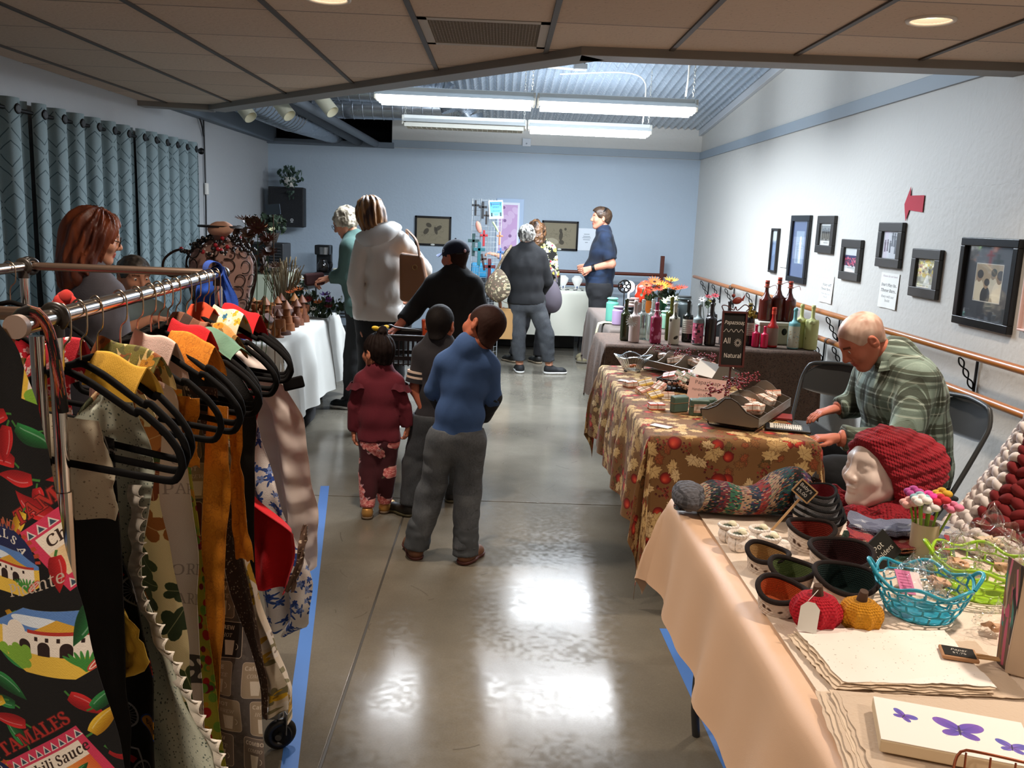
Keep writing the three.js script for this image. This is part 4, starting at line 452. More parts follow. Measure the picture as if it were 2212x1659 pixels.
function blob(caps, k, cell, noise, cut) {
  const lo = [1e9, 1e9, 1e9], hi = [-1e9, -1e9, -1e9]; for (const c of caps) for (let i = 0; i < 3; i++) { lo[i] = min(lo[i], c.a[i] - c.ra, c.b[i] - c.rb); hi[i] = max(hi[i], c.a[i] + c.ra, c.b[i] + c.rb); }
  const m = cell * 2 + 0.015, n = caps.length, D = new Float64Array(n * 19);
  caps.forEach((c, i) => { const e = [0, 1, 2].map((q) => c.b[q] - c.a[q]), L = hyp(...e); D.set([...c.a, ...e, L * L, c.ra, c.rb, c.dir?.[0] ?? 0, c.dir?.[1] ?? 0, c.dir ? c.f - 1 : 0, c.end ? L : 0, c.k ?? k, (c.a[0] + c.b[0]) / 2, (c.a[1] + c.b[1]) / 2, (c.a[2] + c.b[2]) / 2, L / 2 + max(c.ra, c.rb), 0], i * 19); });
  return field((x, y, z) => { let d = 1e3; for (let o = 0; o < n * 19; o += 19) {
      const ux = x - D[o + 14], uy = y - D[o + 15], uz = z - D[o + 16], kk = D[o + 13], R = d + kk + D[o + 17]; if (R > 0 && ux * ux + uy * uy + uz * uz > R * R && d < 100) continue;
      let px = x - D[o], py = y - D[o + 1], pz = z - D[o + 2]; const ex = D[o + 3], ey = D[o + 4], ez = D[o + 5], L2 = D[o + 6], tt = L2 ? (px * ex + py * ey + pz * ez) / L2 : 0, t = tt < 0 ? 0 : tt > 1 ? 1 : tt;
      px -= ex * t; py -= ey * t; pz -= ez * t; const q = (px * D[o + 9] + pz * D[o + 10]) * D[o + 11]; px += D[o + 9] * q; pz += D[o + 10] * q;
      let c = Math.sqrt(px * px + py * py + pz * pz) - D[o + 7] - (D[o + 8] - D[o + 7]) * t; if (D[o + 12]) { const w = (tt - 1) * D[o + 12]; if (w > c) c = w; }
      const h = kk - (d > c ? d - c : c - d); d = (d < c ? d : c) - (h > 0 ? h * h / kk * 0.25 : 0); } if (abs(d) < 0.06 && noise) d += noise(x, y, z); if (cut) d = max(d, cut(x, y, z)); return d; }, lo.map((v) => v - m), hi.map((v) => v + m), cell);
}
const cap = (a, b, ra, rb = ra, o = {}) => ({ a, b, ra, rb, ...o });
const lerp3 = (a, b, t) => [mix(a[0], b[0], t), mix(a[1], b[1], t), mix(a[2], b[2], t)];
// head in its own frame: face +z, 0.23 tall
const cranium = (x, y, z) => ell(x, y, z, [0, 0.03, -0.012], [0.074, 0.085, 0.096]);
const scalp = (x, y, z) => smin(cranium(x, y, z), capd(x, y, z, cap([0, -0.03, -0.03], [0, -0.1, -0.037], 0.05, 0.049)), 0.03);
function headSDF(x, y, z, o = {}) {
  const X = abs(x); let d = cranium(x, y, z);
  d = smin(d, ell(x, y, z, [0, -0.03, 0.022], [0.06, 0.082, 0.068]), 0.03);
  d = smin(d, capd(X, y, z, cap([0.05, -0.04, -0.005], [0.02, -0.094, 0.055], 0.02, 0.016)), 0.025);
  d = smin(d, ell(x, y, z, [0, -0.093, 0.06], [0.026, 0.022, 0.026]), 0.022);
  d = smin(d, hyp(X - 0.041, y + 0.022, z - 0.058) - 0.024, 0.02);
  d = smin(d, capd(X, y, z, cap([0, 0.032, 0.079], [0.042, 0.03, 0.062], 0.013, 0.011)), 0.018);
  d = smax(d, -(hyp(X - 0.031, (y - 0.008) * 1.25, z - 0.1) - 0.019), 0.014);
  d = smin(d, ell(X, y, z, [0.031, 0.008, 0.071], [0.016, 0.011, 0.012]), 0.006);
  d = smin(d, capd(x, y, z, cap([0, 0.022, 0.084], [0, -0.019, 0.104], 0.008, 0.0105)), 0.012);
  d = smin(d, hyp(x, y + 0.023, z - 0.104) - 0.0125, 0.008); d = smin(d, hyp(X - 0.0125, y + 0.029, z - 0.093) - 0.0085, 0.008);
  d = smin(d, ell(x, y, z, [0, -0.0545, 0.085], [0.022, 0.006, 0.0085]), 0.006); d = smin(d, ell(x, y, z, [0, -0.066, 0.083], [0.018, 0.0068, 0.009]), 0.006);
  if (!o.noEars) { const ey = y - 0.25 * (z + 0.012); let e = ell(X, ey, z, [0.078, -0.002, -0.014], [0.009, 0.03, 0.018]); e = smax(e, -(hyp(X - 0.092, ey - 0.004, z + 0.008) - 0.0135), 0.006); d = smin(d, e, 0.008); }
  if (!o.noNeck) d = smin(d, capd(x, y, z, cap([0, -0.05, -0.026], [0, -0.115, -0.036], 0.05, 0.049)), 0.03);
  return d;
}
const headQ = (h) => new THREE.Quaternion().setFromEuler(new THREE.Euler(h.pitch ?? 0, h.yaw ?? 0, h.roll ?? 0, 'YXZ'));
const placeHead = (g, h) => g.applyMatrix4(new THREE.Matrix4().compose(vv(h.c), headQ(h), V(h.s, h.s, h.s)));
const hairline = (x, y, z, lo = -0.055, hi = 0.062) => { const yl = z < 0.03 ? mix(lo, 0.004, sstep(-0.09, 0.03, z)) : mix(0.004, hi, sstep(0.03, 0.085, z)); return yl - y; };
const HAIR = {
  buzz: (x, y, z) => smax(scalp(x, y, z) - 0.003 + 0.0012 * vn(x * 300, y * 300, z * 300), hairline(x, y, z, -0.085), 0.008),
  short: (x, y, z) => smax(smin(scalp(x, y, z), ell(x, y, z, [0, 0.05, 0.03], [0.06, 0.06, 0.065]), 0.02) - 0.009 + 0.004 * vn(x * 70, y * 40, z * 40) + 0.002 * vn(x * 190, y * 60, z * 60), hairline(x, y, z, -0.06, 0.07), 0.008),
  thin: (x, y, z) => smax(scalp(x, y, z) - 0.0025 + 0.0025 * vn(x * 80, y * 30, z * 30), hairline(x, y, z, -0.06, 0.085), 0.008),
  curly: (x, y, z) => { let d = ell(x, y, z, [0, 0.025, -0.025], [0.09, 0.105, 0.108]); d -= 0.005 + 0.011 * vn(x * 42, y * 42, z * 42) + 0.005 * vn(x * 110, y * 110, z * 110); d = smax(d, -ell(x, y, z, [0, -0.05, 0.1], [0.063, 0.1, 0.085]), 0.015); return smax(d, -0.105 - y, 0.02); },
  bob: (x, y, z) => { let d = smin(ell(x, y, z, [0, 0.03, -0.02], [0.086, 0.094, 0.108]), ell(x, y, z, [0, -0.05, -0.045], [0.088, 0.105, 0.075]), 0.05); const a = Math.atan2(x, -z); d -= 0.005 * sin(a * 19 + 5 * vn(x * 9, y * 14, z * 9)) + 0.004 * vn(a * 14, y * 22, 1) + 0.0015 * vn(a * 60, y * 12, 2); d = smax(d, -ell(x, y, z, [0, -0.05, 0.1], [0.062, 0.115, 0.088]), 0.015); return smax(d, -0.145 + 0.012 * vn(a * 6, 0, 3) - y, 0.012); },
  long: (x, y, z) => { let d = smin(ell(x, y, z, [0, 0.03, -0.018], [0.09, 0.1, 0.11]), ell(x, y, z, [0, -0.1, -0.05], [0.112, 0.17, 0.085]), 0.07); const a = Math.atan2(x, -z); d -= 0.006 * sin(a * 16 + 6 * vn(x * 8, y * 10, z * 8)) + 0.005 * vn(a * 12, y * 12, 5) + 0.002 * vn(a * 50, y * 8, 6); d = smax(d, -ell(x, y, z, [0, -0.06, 0.1], [0.06, 0.13, 0.085]), 0.015); return smax(d, -0.25 + 0.02 * vn(a * 6, 0, 3) - y, 0.02); },
  wavy: (x, y, z) => { let d = smin(ell(x, y, z, [0, 0.03, -0.02], [0.092, 0.098, 0.108]), ell(x, y, z, [0, -0.08, -0.04], [0.108, 0.12, 0.085]), 0.06); d -= 0.013 * vn(x * 26, y * 30, z * 26) + 0.005 * vn(x * 80, y * 80, z * 80); d = smax(d, -ell(x, y, z, [0, -0.06, 0.1], [0.06, 0.13, 0.085]), 0.015); return smax(d, -0.19 - y, 0.02); },
  topknot: (x, y, z) => { let d = scalp(x, y, z) - 0.008 - 0.003 * sin(Math.atan2(x, z) * 22) - 0.002 * vn(x * 90, y * 50, z * 90); d = smax(d, hairline(x, y, z, -0.06, 0.066), 0.008); d = smin(d, hyp(x, y - 0.13, z + 0.04) - 0.03 - 0.006 * vn(x * 70, y * 70, z * 70), 0.012); return d; },
};
const hairGeo = (style, cell = 0.0055) => uvBy(field(HAIR[style], [-0.13, -0.3, -0.16], [0.13, 0.19, 0.12], cell), (x, y, z) => [Math.atan2(x, -z) * 0.3, y]);
// hand: wrist at origin, fingers -y, palm faces +z, thumb towards +x (mirrored by side)
function handGeo(side, curl = 0.35, spread = 0.12, cell = 0.004) {
  const caps = [], bx = [-0.03, -0.0105, 0.0095, 0.028], ln = [0.062, 0.074, 0.08, 0.072];
  for (let i = 0; i < 4; i++) { caps.push(cap([bx[i] * 0.6, -0.012, 0], [bx[i], -0.082, 0], 0.0135, 0.0115, { k: 0.016 })); let p = [bx[i], -0.084, 0.002], a = curl * 0.6 + 0.06 * i; const sp = (i - 1.5) * spread; for (let s = 0; s < 3; s++) { const L = ln[i] * [0.45, 0.32, 0.25][s], q = [p[0] + sin(sp) * L, p[1] - cos(a) * L, p[2] + sin(a) * L]; caps.push(cap(p, q, 0.0088 - s * 0.0008, 0.0084 - s * 0.001, { k: 0.005 })); p = q; a += curl * (0.9 + 0.1 * i); } }
  caps.push(cap([0.012, -0.02, 0.006], [0.036, -0.05, 0.016], 0.015, 0.012, { k: 0.014 }), cap([0.036, -0.05, 0.016], [0.05, -0.076, 0.02], 0.0105, 0.0095, { k: 0.006 }), cap([0.05, -0.076, 0.02], [0.052, -0.1, 0.02 + 0.01 * curl], 0.0092, 0.0078, { k: 0.005 }), cap([0, 0.03, 0], [0, -0.02, 0], 0.024, 0.024, { dir: [0, 1], f: 1.35, k: 0.02 }));
  const g = blob(caps, 0.01, cell); if (side < 0) { g.scale(-1, 1, 1); const I = g.index.array; for (let i = 0; i < I.length; i += 3) { const t = I[i]; I[i] = I[i + 1]; I[i + 1] = t; } g.computeVertexNormals(); } return g;
}
function placeHand(W, dir, palm, side, curl, s) { const y = vv(dir).normalize().negate(), z0 = vv(palm), z = z0.sub(y.clone().multiplyScalar(z0.dot(y))).normalize(), x = y.clone().cross(z), m = new THREE.Matrix4().makeBasis(x, y, z).scale(V(s * 0.92, s, s * 0.92)).setPosition(...W); return handGeo(side, curl, 0.1, 0.0042).applyMatrix4(m); }
function shoeGeo(p, yaw, L, w = 1, pitch = 0) { // p: under the ankle, on the ground; returns [upper, sole]
  const k = L / 0.26, c = [cap([0, 0.05, -0.02], [0, 0.044, 0.03], 0.042, 0.04), cap([0, 0.04, 0.03], [0, 0.03, 0.14], 0.04 * w, 0.037 * w), cap([0.004, 0.028, 0.14], [0.004, 0.026, 0.165], 0.037 * w, 0.028 * w), cap([0, 0.05, -0.012], [0, 0.085, -0.012], 0.04, 0.038, { end: 1 })];
  const up = blob(c, 0.03, 0.007, null, (x, y) => 0.016 - y), so = blob(c.slice(0, 3).map((q) => ({ ...q, a: [q.a[0], 0.022, q.a[2]], b: [q.b[0], 0.022, q.b[2]], ra: q.ra + 0.006, rb: q.rb + 0.006 })), 0.03, 0.006, null, (x, y) => max(y - 0.024, 0.001 - y));
  return [up, so].map((g) => uvBy(tf(g, p[0], p[1], p[2], pitch, yaw, 0, k), (x, y, z) => [x, z]));
}
const skinMat = (rough = 0.55) => mat('#ffffff', rough, { vertexColors: true, specularIntensity: 0.4, sheen: 0.15, sheenRoughness: 0.5, sheenColor: new THREE.Color('#ffb09a') });
const hairMat = (c) => mat(c, 0.75, { specularIntensity: 0.3 });
const DENIM = ctex(256, 256, (c, w, h) => { const r = RNG(51); c.fillStyle = '#8a8a8a'; c.fillRect(0, 0, w, h); for (let i = 0; i < 6000; i++) { c.fillStyle = r() < 0.5 ? 'rgba(40,40,40,.2)' : 'rgba(230,230,230,.16)'; c.fillRect(r() * w, r() * h, 1, r.r(2, 7)); } for (let i = 0; i < 26; i++) { const x = r() * w, y = r() * h, q = r.r(20, 60), g = c.createRadialGradient(x, y, 0, x, y, q); g.addColorStop(0, 'rgba(220,215,205,.22)'); g.addColorStop(1, 'rgba(220,215,205,0)'); c.fillStyle = g; c.fillRect(0, 0, w, h); } }, 3, 3);
const denim = (color) => mat(color, 0.9, { map: DENIM, bumpMap: WEAVE, bumpScale: 0.0006 });
function person(o) {
  const t = thing('person', o.label, 'person', [o.base[0], 0, o.base[1]]), s = o.s ?? 1, J = o.J, dir = [sin(o.ty), cos(o.ty)], S = { chest: 0.135, waist: 0.12, hip: 0.125, f: 1.35, thigh: 0.082, knee: 0.058, calf: 0.056, ankle: 0.042, upper: 0.05, elbow: 0.041, wrist: 0.029, shoulder: 0.062, ...o.shape };
  const off = (g) => g.translate(-o.base[0], 0, -o.base[1]); const r = (k) => S[k] * s;
  const fl = { dir, f: S.f }, mid = (a, b) => lerp3(a, b, 0.5), P = J.P ?? mid(J.HL, J.HR), C = J.C ?? lerp3(P, J.N, 0.66), Wst = J.W ?? lerp3(P, C, 0.48);
  const side = (k) => ({ S: J['S' + k], E: J['E' + k], W: J['W' + k], H: J['H' + k], K: J['K' + k], A: J['A' + k] });
  const hx = (a, b, q) => { const m = mid(a, b); return [lerp3(m, a, q), lerp3(m, b, q)]; };
  const torso = (e) => { const [h1, h2] = hx(J.HL, J.HR, 0.45), [s1, s2] = hx(J.SL, J.SR, 0.86), [c1, c2] = [lerp3(C, J.SL, 0.35), lerp3(C, J.SR, 0.35)].map((p) => [p[0], C[1], p[2]]), q = S.side ?? 0.3, nr = 0.057 * o.head.s, w1 = lerp3(Wst, [c1[0], Wst[1], c1[2]], q * 2), w2 = lerp3(Wst, [c2[0], Wst[1], c2[2]], q * 2);
    return [cap(h1, h2, r('hip') + e, r('hip') + e, fl), cap(P, Wst, r('waist') + e, r('waist') + e, fl), cap(w1, w2, r('waist') * 0.9 + e, r('waist') * 0.9 + e, fl), cap(Wst, C, r('waist') + e, r('chest') + e, fl), cap(c1, c2, r('chest') * 0.88 + e, r('chest') * 0.88 + e, fl), cap(C, lerp3(C, J.N, 0.8), r('chest') + e, 0.08 * s + e, fl), cap(s1, s2, r('shoulder') + e, r('shoulder') + e, { k: 0.05 }), cap(lerp3(J.SL, J.N, 0.35), J.N, 0.048 * s + e, nr + e), cap(lerp3(J.SR, J.N, 0.35), J.N, 0.048 * s + e, nr + e)].concat(S.belly ? [cap(J.B, J.B, r('belly') + e)] : []); };
  const arm = (k, e, f = 1, e2 = e) => { const q = side(k); if (!q.S) return []; const u = min(1, f * 2), out = [cap(q.S, lerp3(q.S, q.E, u), r('upper') + e, mix(r('upper'), r('elbow'), u) + mix(e, e2, u), f <= 0.5 ? { end: 1, k: S.ka ?? 0.03 * s } : { k: S.ka ?? 0.03 * s })]; if (f > 0.5) { const v = (f - 0.5) * 2; out.push(cap(q.E, lerp3(q.E, q.W, v), r('elbow') + e2, mix(r('elbow'), r('wrist'), v) + e2, { end: 1, k: S.ka ?? 0.035 * s })); } return out; };
  const leg = (k, e, f = 1, e2 = e) => { const q = side(k); if (!q.K) return []; return [cap(q.H, q.K, r('thigh') + e, r('knee') + e, { k: 0.04 * s }), cap(q.K, lerp3(q.K, q.A, f), r('knee') + e, mix(r('calf'), r('ankle'), f) + e2, { end: 1, k: 0.03 * s }), cap(lerp3(q.K, q.A, 0.1), lerp3(q.K, q.A, 0.55), r('calf') * 1.02 + e, r('ankle') * 1.1 + e, { k: 0.03 * s })]; };
  // skin: torso, limbs, head and hands in one mesh
  const sc = new THREE.Color(o.skin ?? '#c98a68'), h = o.head, geos = [], dark = sc.clone().multiplyScalar(0.25), lip = new THREE.Color(o.lip ?? '#a8554c');
  const hd = field((x, y, z) => headSDF(x, y, z, { noNeck: 1 }), [-0.1, -0.2, -0.125], [0.1, 0.13, 0.13], o.headCell ?? 0.0052);
  colBy(hd, (x, y, z) => { if (z > 0.07 && abs(x) < 0.021 && y < -0.049 && y > -0.074) return lip; if (z > 0.05 && y > 0.026 && y < 0.036 && abs(x) > 0.014 && abs(x) < 0.05) return dark; return sc; }); placeHead(hd, h); geos.push(hd);
  const nk = V(0, -0.05, -0.028).multiplyScalar(h.s).applyQuaternion(headQ(h)).add(vv(h.c)).toArray(), col = (g) => colBy(g, () => sc);
  const sk = [...torso(-0.012 * s), cap(nk, J.N, 0.047 * h.s, 0.046 * h.s)]; for (const k of ['L', 'R']) sk.push(...arm(k, 0), ...leg(k, -0.006));
  geos.push(col(blob(sk, 0.05 * s, 0.013 * max(0.75, s))));
  for (const k of ['L', 'R']) { const hh = o.hands?.[k]; if (hh && J['W' + k]) geos.push(col(placeHand(J['W' + k], hh.dir, hh.palm, hh.side ?? (k === 'L' ? -1 : 1), hh.curl ?? 0.35, (hh.s ?? 1) * s * 0.98))); }
  geos.forEach((g) => { off(g); uvBy(g, (x, y, z) => [x + z, y]); }); part(t, 'body', geos, skinMat());
  if (!o.noEyes) for (const q of [-1, 1]) { const e = part(t, 'eye', off(placeHead(colBy(sph(0.0118, q * 0.031, 0.008, 0.0725, 1, 16, 12), (x, y, z) => (hyp(x - q * 0.031, y - 0.007) < 0.005 && z > 0.07 ? '#1c120c' : '#e8e2dc')), h)), mat('#ffffff', 0.25, { vertexColors: true })); e.castShadow = false; }
  if (o.hair) { const g = off(placeHead(hairGeo(o.hair.style), { ...h, s: h.s * (o.hair.k ?? 1) })); part(t, 'hair', o.hair.color2 ? colBy(g, (x, y, z) => new THREE.Color(o.hair.color).lerp(new THREE.Color(o.hair.color2), clamp(0.5 + 1.1 * vn(x * 34, y * 7, z * 34) + 0.5 * vn(x * 90, y * 15, z * 90), 0, 1))) : g, o.hair.color2 ? mat('#ffffff', 0.5, { vertexColors: true }) : hairMat(o.hair.color)); }
  if (o.collar) { const d = vv(nk).sub(vv(J.N)).normalize(), R = 0.053 * h.s; part(t, 'collar', off(new THREE.TorusGeometry(R, 0.009, 10, 32).applyQuaternion(new THREE.Quaternion().setFromUnitVectors(V(0, 0, 1), d)).translate(...vv(J.N).addScaledVector(d, 0.02).toArray())), o.top.mat); }
  const uvT = (g, kx = 1) => uvBy(g, (x, y, z) => [(x * dir[1] - z * dir[0]) * kx + 0.75 * (x * dir[0] + z * dir[1]), y]);
  const wr = (a, fx, fy, sd) => (x, y, z) => a * (0.8 * vn(x * fx + y * 6 + sd, y * fy - x * 5, z * fx) + 0.5 * vn(x * fx * 2.1 - y * 9, y * fy * 1.8 + sd, z * fx * 2.1));
  const b = o.bottom; if (b) { const c = [...(b.noTorso ? [] : torso((b.e ?? 0.008) - 0.004).slice(0, 2)), ...leg('L', b.e ?? 0.014, b.f ?? 1, b.e2 ?? b.e ?? 0.014), ...leg('R', b.e ?? 0.014, b.f ?? 1, b.e2 ?? b.e ?? 0.014)]; const g = blob(c, 0.035 * s, b.cell ?? 0.0115, wr(b.w ?? 0.006, 11, 16, 3.3), (x, y, z) => y - (b.top ?? 9)); b.geo?.(g); part(t, 'trousers', off(uvT(g)), b.mat); if (b.extra) b.extra(t, off); }
  for (const u of o.tops ?? [o.top]) { if (!u) continue; const e = u.e ?? 0.012, c = [...torso(e), cap(J.N, lerp3(J.N, nk, u.nk ?? 0.2), 0.056 * h.s + e, 0.05 * h.s + e * 0.7), ...arm('L', e * 0.9, u.fl ?? u.f ?? 1, u.e2 ?? e * 0.9), ...arm('R', e * 0.9, u.fr ?? u.f ?? 1, u.e2 ?? e * 0.9)]; if (u.extraCaps) c.push(...u.extraCaps); const g = blob(c, 0.035 * s, u.cell ?? 0.0105, wr(u.w ?? 0.006, 13, 7, u.seed ?? 1.7), (x, y, z) => max((u.hem ?? -9) + (u.hemF ? u.hemF(x, z) : 0) - y, u.neck === 0 ? -1 : u.neckCut ? u.neckCut(x, y, z) : -1)); part(t, u.name ?? 'shirt', off(uvT(g, u.ku ?? 1)), u.mat); }
  for (const [i, f] of (o.shoes?.at ?? []).entries()) { const [up, so] = shoeGeo(f.p, f.yaw, o.shoes.L, 1, f.pitch ?? 0); const q = part(t, 'shoe', off(up), o.shoes.mat); part(q, 'sole', off(so), o.shoes.sole ?? mat('#d8d4cc', 0.6)); }
  o.more?.(t, off, h, { nk, dir }); return t;
}
// ---------- people ----------
const AW = PI; // facing away from the camera
const plainKnit = (c, o) => fabric(c, o);
// boy in blue, nearest
person({ label: 'boy in blue long sleeved shirt and faded jeans, head tilted, nearest in the aisle', base: [-0.2, -3.95], s: 0.74, ty: PI - 0.1, collar: 1, skin: '#a8624a', shape: { chest: 0.108, waist: 0.112, hip: 0.122, thigh: 0.088, knee: 0.064, calf: 0.06, ankle: 0.05, f: 1.25, upper: 0.046, elbow: 0.04, ka: 0.014 },
  J: { N: [-0.122, 1.02, -3.955], SL: [-0.24, 0.945, -3.96], SR: [-0.03, 0.935, -3.94], EL: [-0.288, 0.81, -3.99], WL: [-0.245, 0.69, -4.09], ER: [-0.012, 0.79, -3.97], WR: [-0.055, 0.665, -4.07], HL: [-0.235, 0.585, -3.95], HR: [-0.112, 0.59, -3.95], C: [-0.145, 0.85, -3.95], W: [-0.17, 0.71, -3.945], KL: [-0.285, 0.345, -3.985], AL: [-0.345, 0.075, -3.97], KR: [-0.117, 0.34, -3.97], AR: [-0.115, 0.07, -3.93] },
  head: { c: [-0.068, 1.108, -3.965], s: 0.97, yaw: PI + 0.75, pitch: -0.1, roll: 0.42 }, hair: { style: 'buzz', color: '#2a1610', k: 1.01 },
  hands: { L: { dir: [0.4, -0.5, -0.75], palm: [0.6, 0, 0.3], curl: 0.6 }, R: { dir: [-0.5, -0.5, -0.75], palm: [-0.6, 0, 0.3], curl: 0.6 } },
  top: { mat: plainKnit('#33507e', { sheen: 0.1 }), e: 0.012, hem: 0.605, f: 0.62, w: 0.005, seed: 2.2 },
  bottom: { mat: denim('#8a929c'), e: 0.013, e2: 0.02, w: 0.009, top: 0.645, extra: (t, off) => { const st = mat('#a39c90', 0.9), arc = (x0, y0, x1, y1, sag) => tube([0, 0.25, 0.5, 0.75, 1].map((k) => [mix(x0, x1, k), mix(y0, y1, k) - sag * 4 * k * (1 - k), -3.852 - 0.006 * abs(k - 0.5)]), 0.0014, 12, 5); } },
  shoes: { L: 0.2, mat: mat('#6b4630', 0.7), sole: mat('#4a2018', 0.6), at: [{ p: [-0.355, 0, -3.975], yaw: PI + 0.35, pitch: 0.12 }, { p: [-0.112, 0, -3.925], yaw: PI - 0.5 }] },
  more: (t, off) => { const cu = (A, B, r) => off(blob([cap(A, B, r, r * 1.04, { end: 1 })], 0.01, 0.008, (x, y, z) => 0.005 * vn(x * 30, y * 40, z * 30))); part(t, 'cuff', cu([-0.338, 0.15, -3.975], [-0.35, 0.045, -3.97], 0.06), denim('#7c848c')); part(t, 'cuff', cu([-0.116, 0.15, -3.94], [-0.114, 0.035, -3.93], 0.06), denim('#7c848c'));
    const sl = fabric('#1c2026'), ar = (E, W) => off(blob([cap(E, W, 0.043, 0.034, { end: 1 })], 0.01, 0.008, (x, y, z) => 0.003 * vn(x * 40, y * 40, z * 40))); part(t, 'undersleeve', ar([-0.288, 0.81, -3.99], [-0.247, 0.695, -4.085]), sl); part(t, 'undersleeve', ar([-0.012, 0.79, -3.97], [-0.054, 0.67, -4.065]), sl); } });
// small girl in maroon
const roseTex = ctex(512, 512, (c, w, h) => { const r = RNG(61); c.fillStyle = '#42101a'; c.fillRect(0, 0, w, h); const rose = (x, y, s) => { for (let k = 7; k > 0; k--) { c.fillStyle = ['#d06a68', '#e08a84', '#c05a5c', '#eaa49c'][k % 4]; for (let q = 0; q < 6; q++) { c.beginPath(); const a = q * 1.05 + k * 0.5; c.ellipse(x + cos(a) * s * k * 0.09, y + sin(a) * s * k * 0.09, s * k * 0.08, s * k * 0.065, a, 0, 7); c.fill(); } } }; for (let i = 0; i < 13; i++) { const x = r() * w, y = r() * h; c.fillStyle = '#5a5040'; for (let q = 0; q < 3; q++) { c.beginPath(); c.ellipse(x + r.r(-50, 50), y + r.r(-50, 50), 20, 8, r() * 6, 0, 7); c.fill(); } rose(x, y, r.r(42, 60)); } for (let i = 0; i < 16; i++) { const x = r() * w, y = r() * h; c.fillStyle = 'rgba(220,180,190,.75)'; c.beginPath(); c.ellipse(x, y, 16, 7, 0.7, 0, 7); c.ellipse(x + 14, y, 14, 6, -0.8, 0, 7); c.fill(); } }, 3.1, 3.1);
person({ label: 'small girl in maroon top and rose print trousers with a yellow hair bow', base: [-0.62, -4.55], s: 0.6, ty: PI, collar: 1, skin: '#b4745a', shape: { chest: 0.14, waist: 0.145, hip: 0.14, thigh: 0.085, knee: 0.075, calf: 0.072, ankle: 0.055, upper: 0.048, elbow: 0.044, wrist: 0.036, ka: 0.01, f: 1.3 },
  J: { N: [-0.615, 0.8, -4.555], SL: [-0.705, 0.735, -4.55], SR: [-0.52, 0.735, -4.55], EL: [-0.742, 0.6, -4.545], WL: [-0.748, 0.465, -4.555], ER: [-0.478, 0.61, -4.545], WR: [-0.46, 0.495, -4.56], HL: [-0.66, 0.42, -4.55], HR: [-0.566, 0.42, -4.55], KL: [-0.664, 0.24, -4.545], AL: [-0.663, 0.055, -4.5], KR: [-0.572, 0.24, -4.56], AR: [-0.583, 0.06, -4.59] },
  head: { c: [-0.622, 0.882, -4.56], s: 0.92, yaw: PI + 0.75, pitch: 0.02, roll: 0 }, hair: { style: 'topknot', color: '#170d0a' },
  hands: { L: { dir: [0.1, -1, 0.1], palm: [0.9, 0, 0.2], curl: 0.4 }, R: { dir: [-0.05, -1, -0.1], palm: [-0.9, 0, -0.2], curl: 0.7 } },
  top: { mat: plainKnit('#5e1222'), e: 0.012, hem: 0.418, f: 1, w: 0.006, seed: 4, hemF: (x) => 0.006 * sin(x * 40) },
  bottom: { mat: fabric('#ffffff', { map: roseTex }), e: 0.006, w: 0.004, top: 0.5 },
  shoes: { L: 0.165, mat: mat('#b98a4a', 0.35, { metalness: 0.4 }), sole: mat('#6a5a48', 0.7), at: [{ p: [-0.663, 0, -4.5], yaw: PI + 0.1 }, { p: [-0.582, 0, -4.6], yaw: PI - 0.25 }] },
  more: (t, off, h) => { const m = fabric('#541020'); for (const q of [-1, 1]) { const cx = q < 0 ? -0.708 : -0.518, g = sheet((u, v) => { const a = mix(-PI * 0.9, PI * 0.9, u), rr = 0.05 + 0.022 * v + 0.005 * sin(u * 46) * v; return [cx + q * 0.012 + q * rr * cos(a) * 0.9, 0.735 - v * 0.035 - 0.03 * cos(a) * 0.4 + 0.004 * sin(u * 46 + 1) * v, -4.55 + rr * sin(a)]; }, 90, 5, 1, 1, 0.002); part(t, 'shoulder_ruffle', off(g), m); }
    const bow = (sx) => placeHead(tf(sph(0.026, 0, 0, 0, [1.3, 0.55, 0.7], 16, 10), sx * 0.03, 0.145, -0.02, 0, 0.3, sx * 0.25), h); part(t, 'hair_bow', [bow(-1), bow(1), placeHead(sph(0.01, 0, 0.145, -0.02), h)].map(off), fabric('#d8b428')); } });
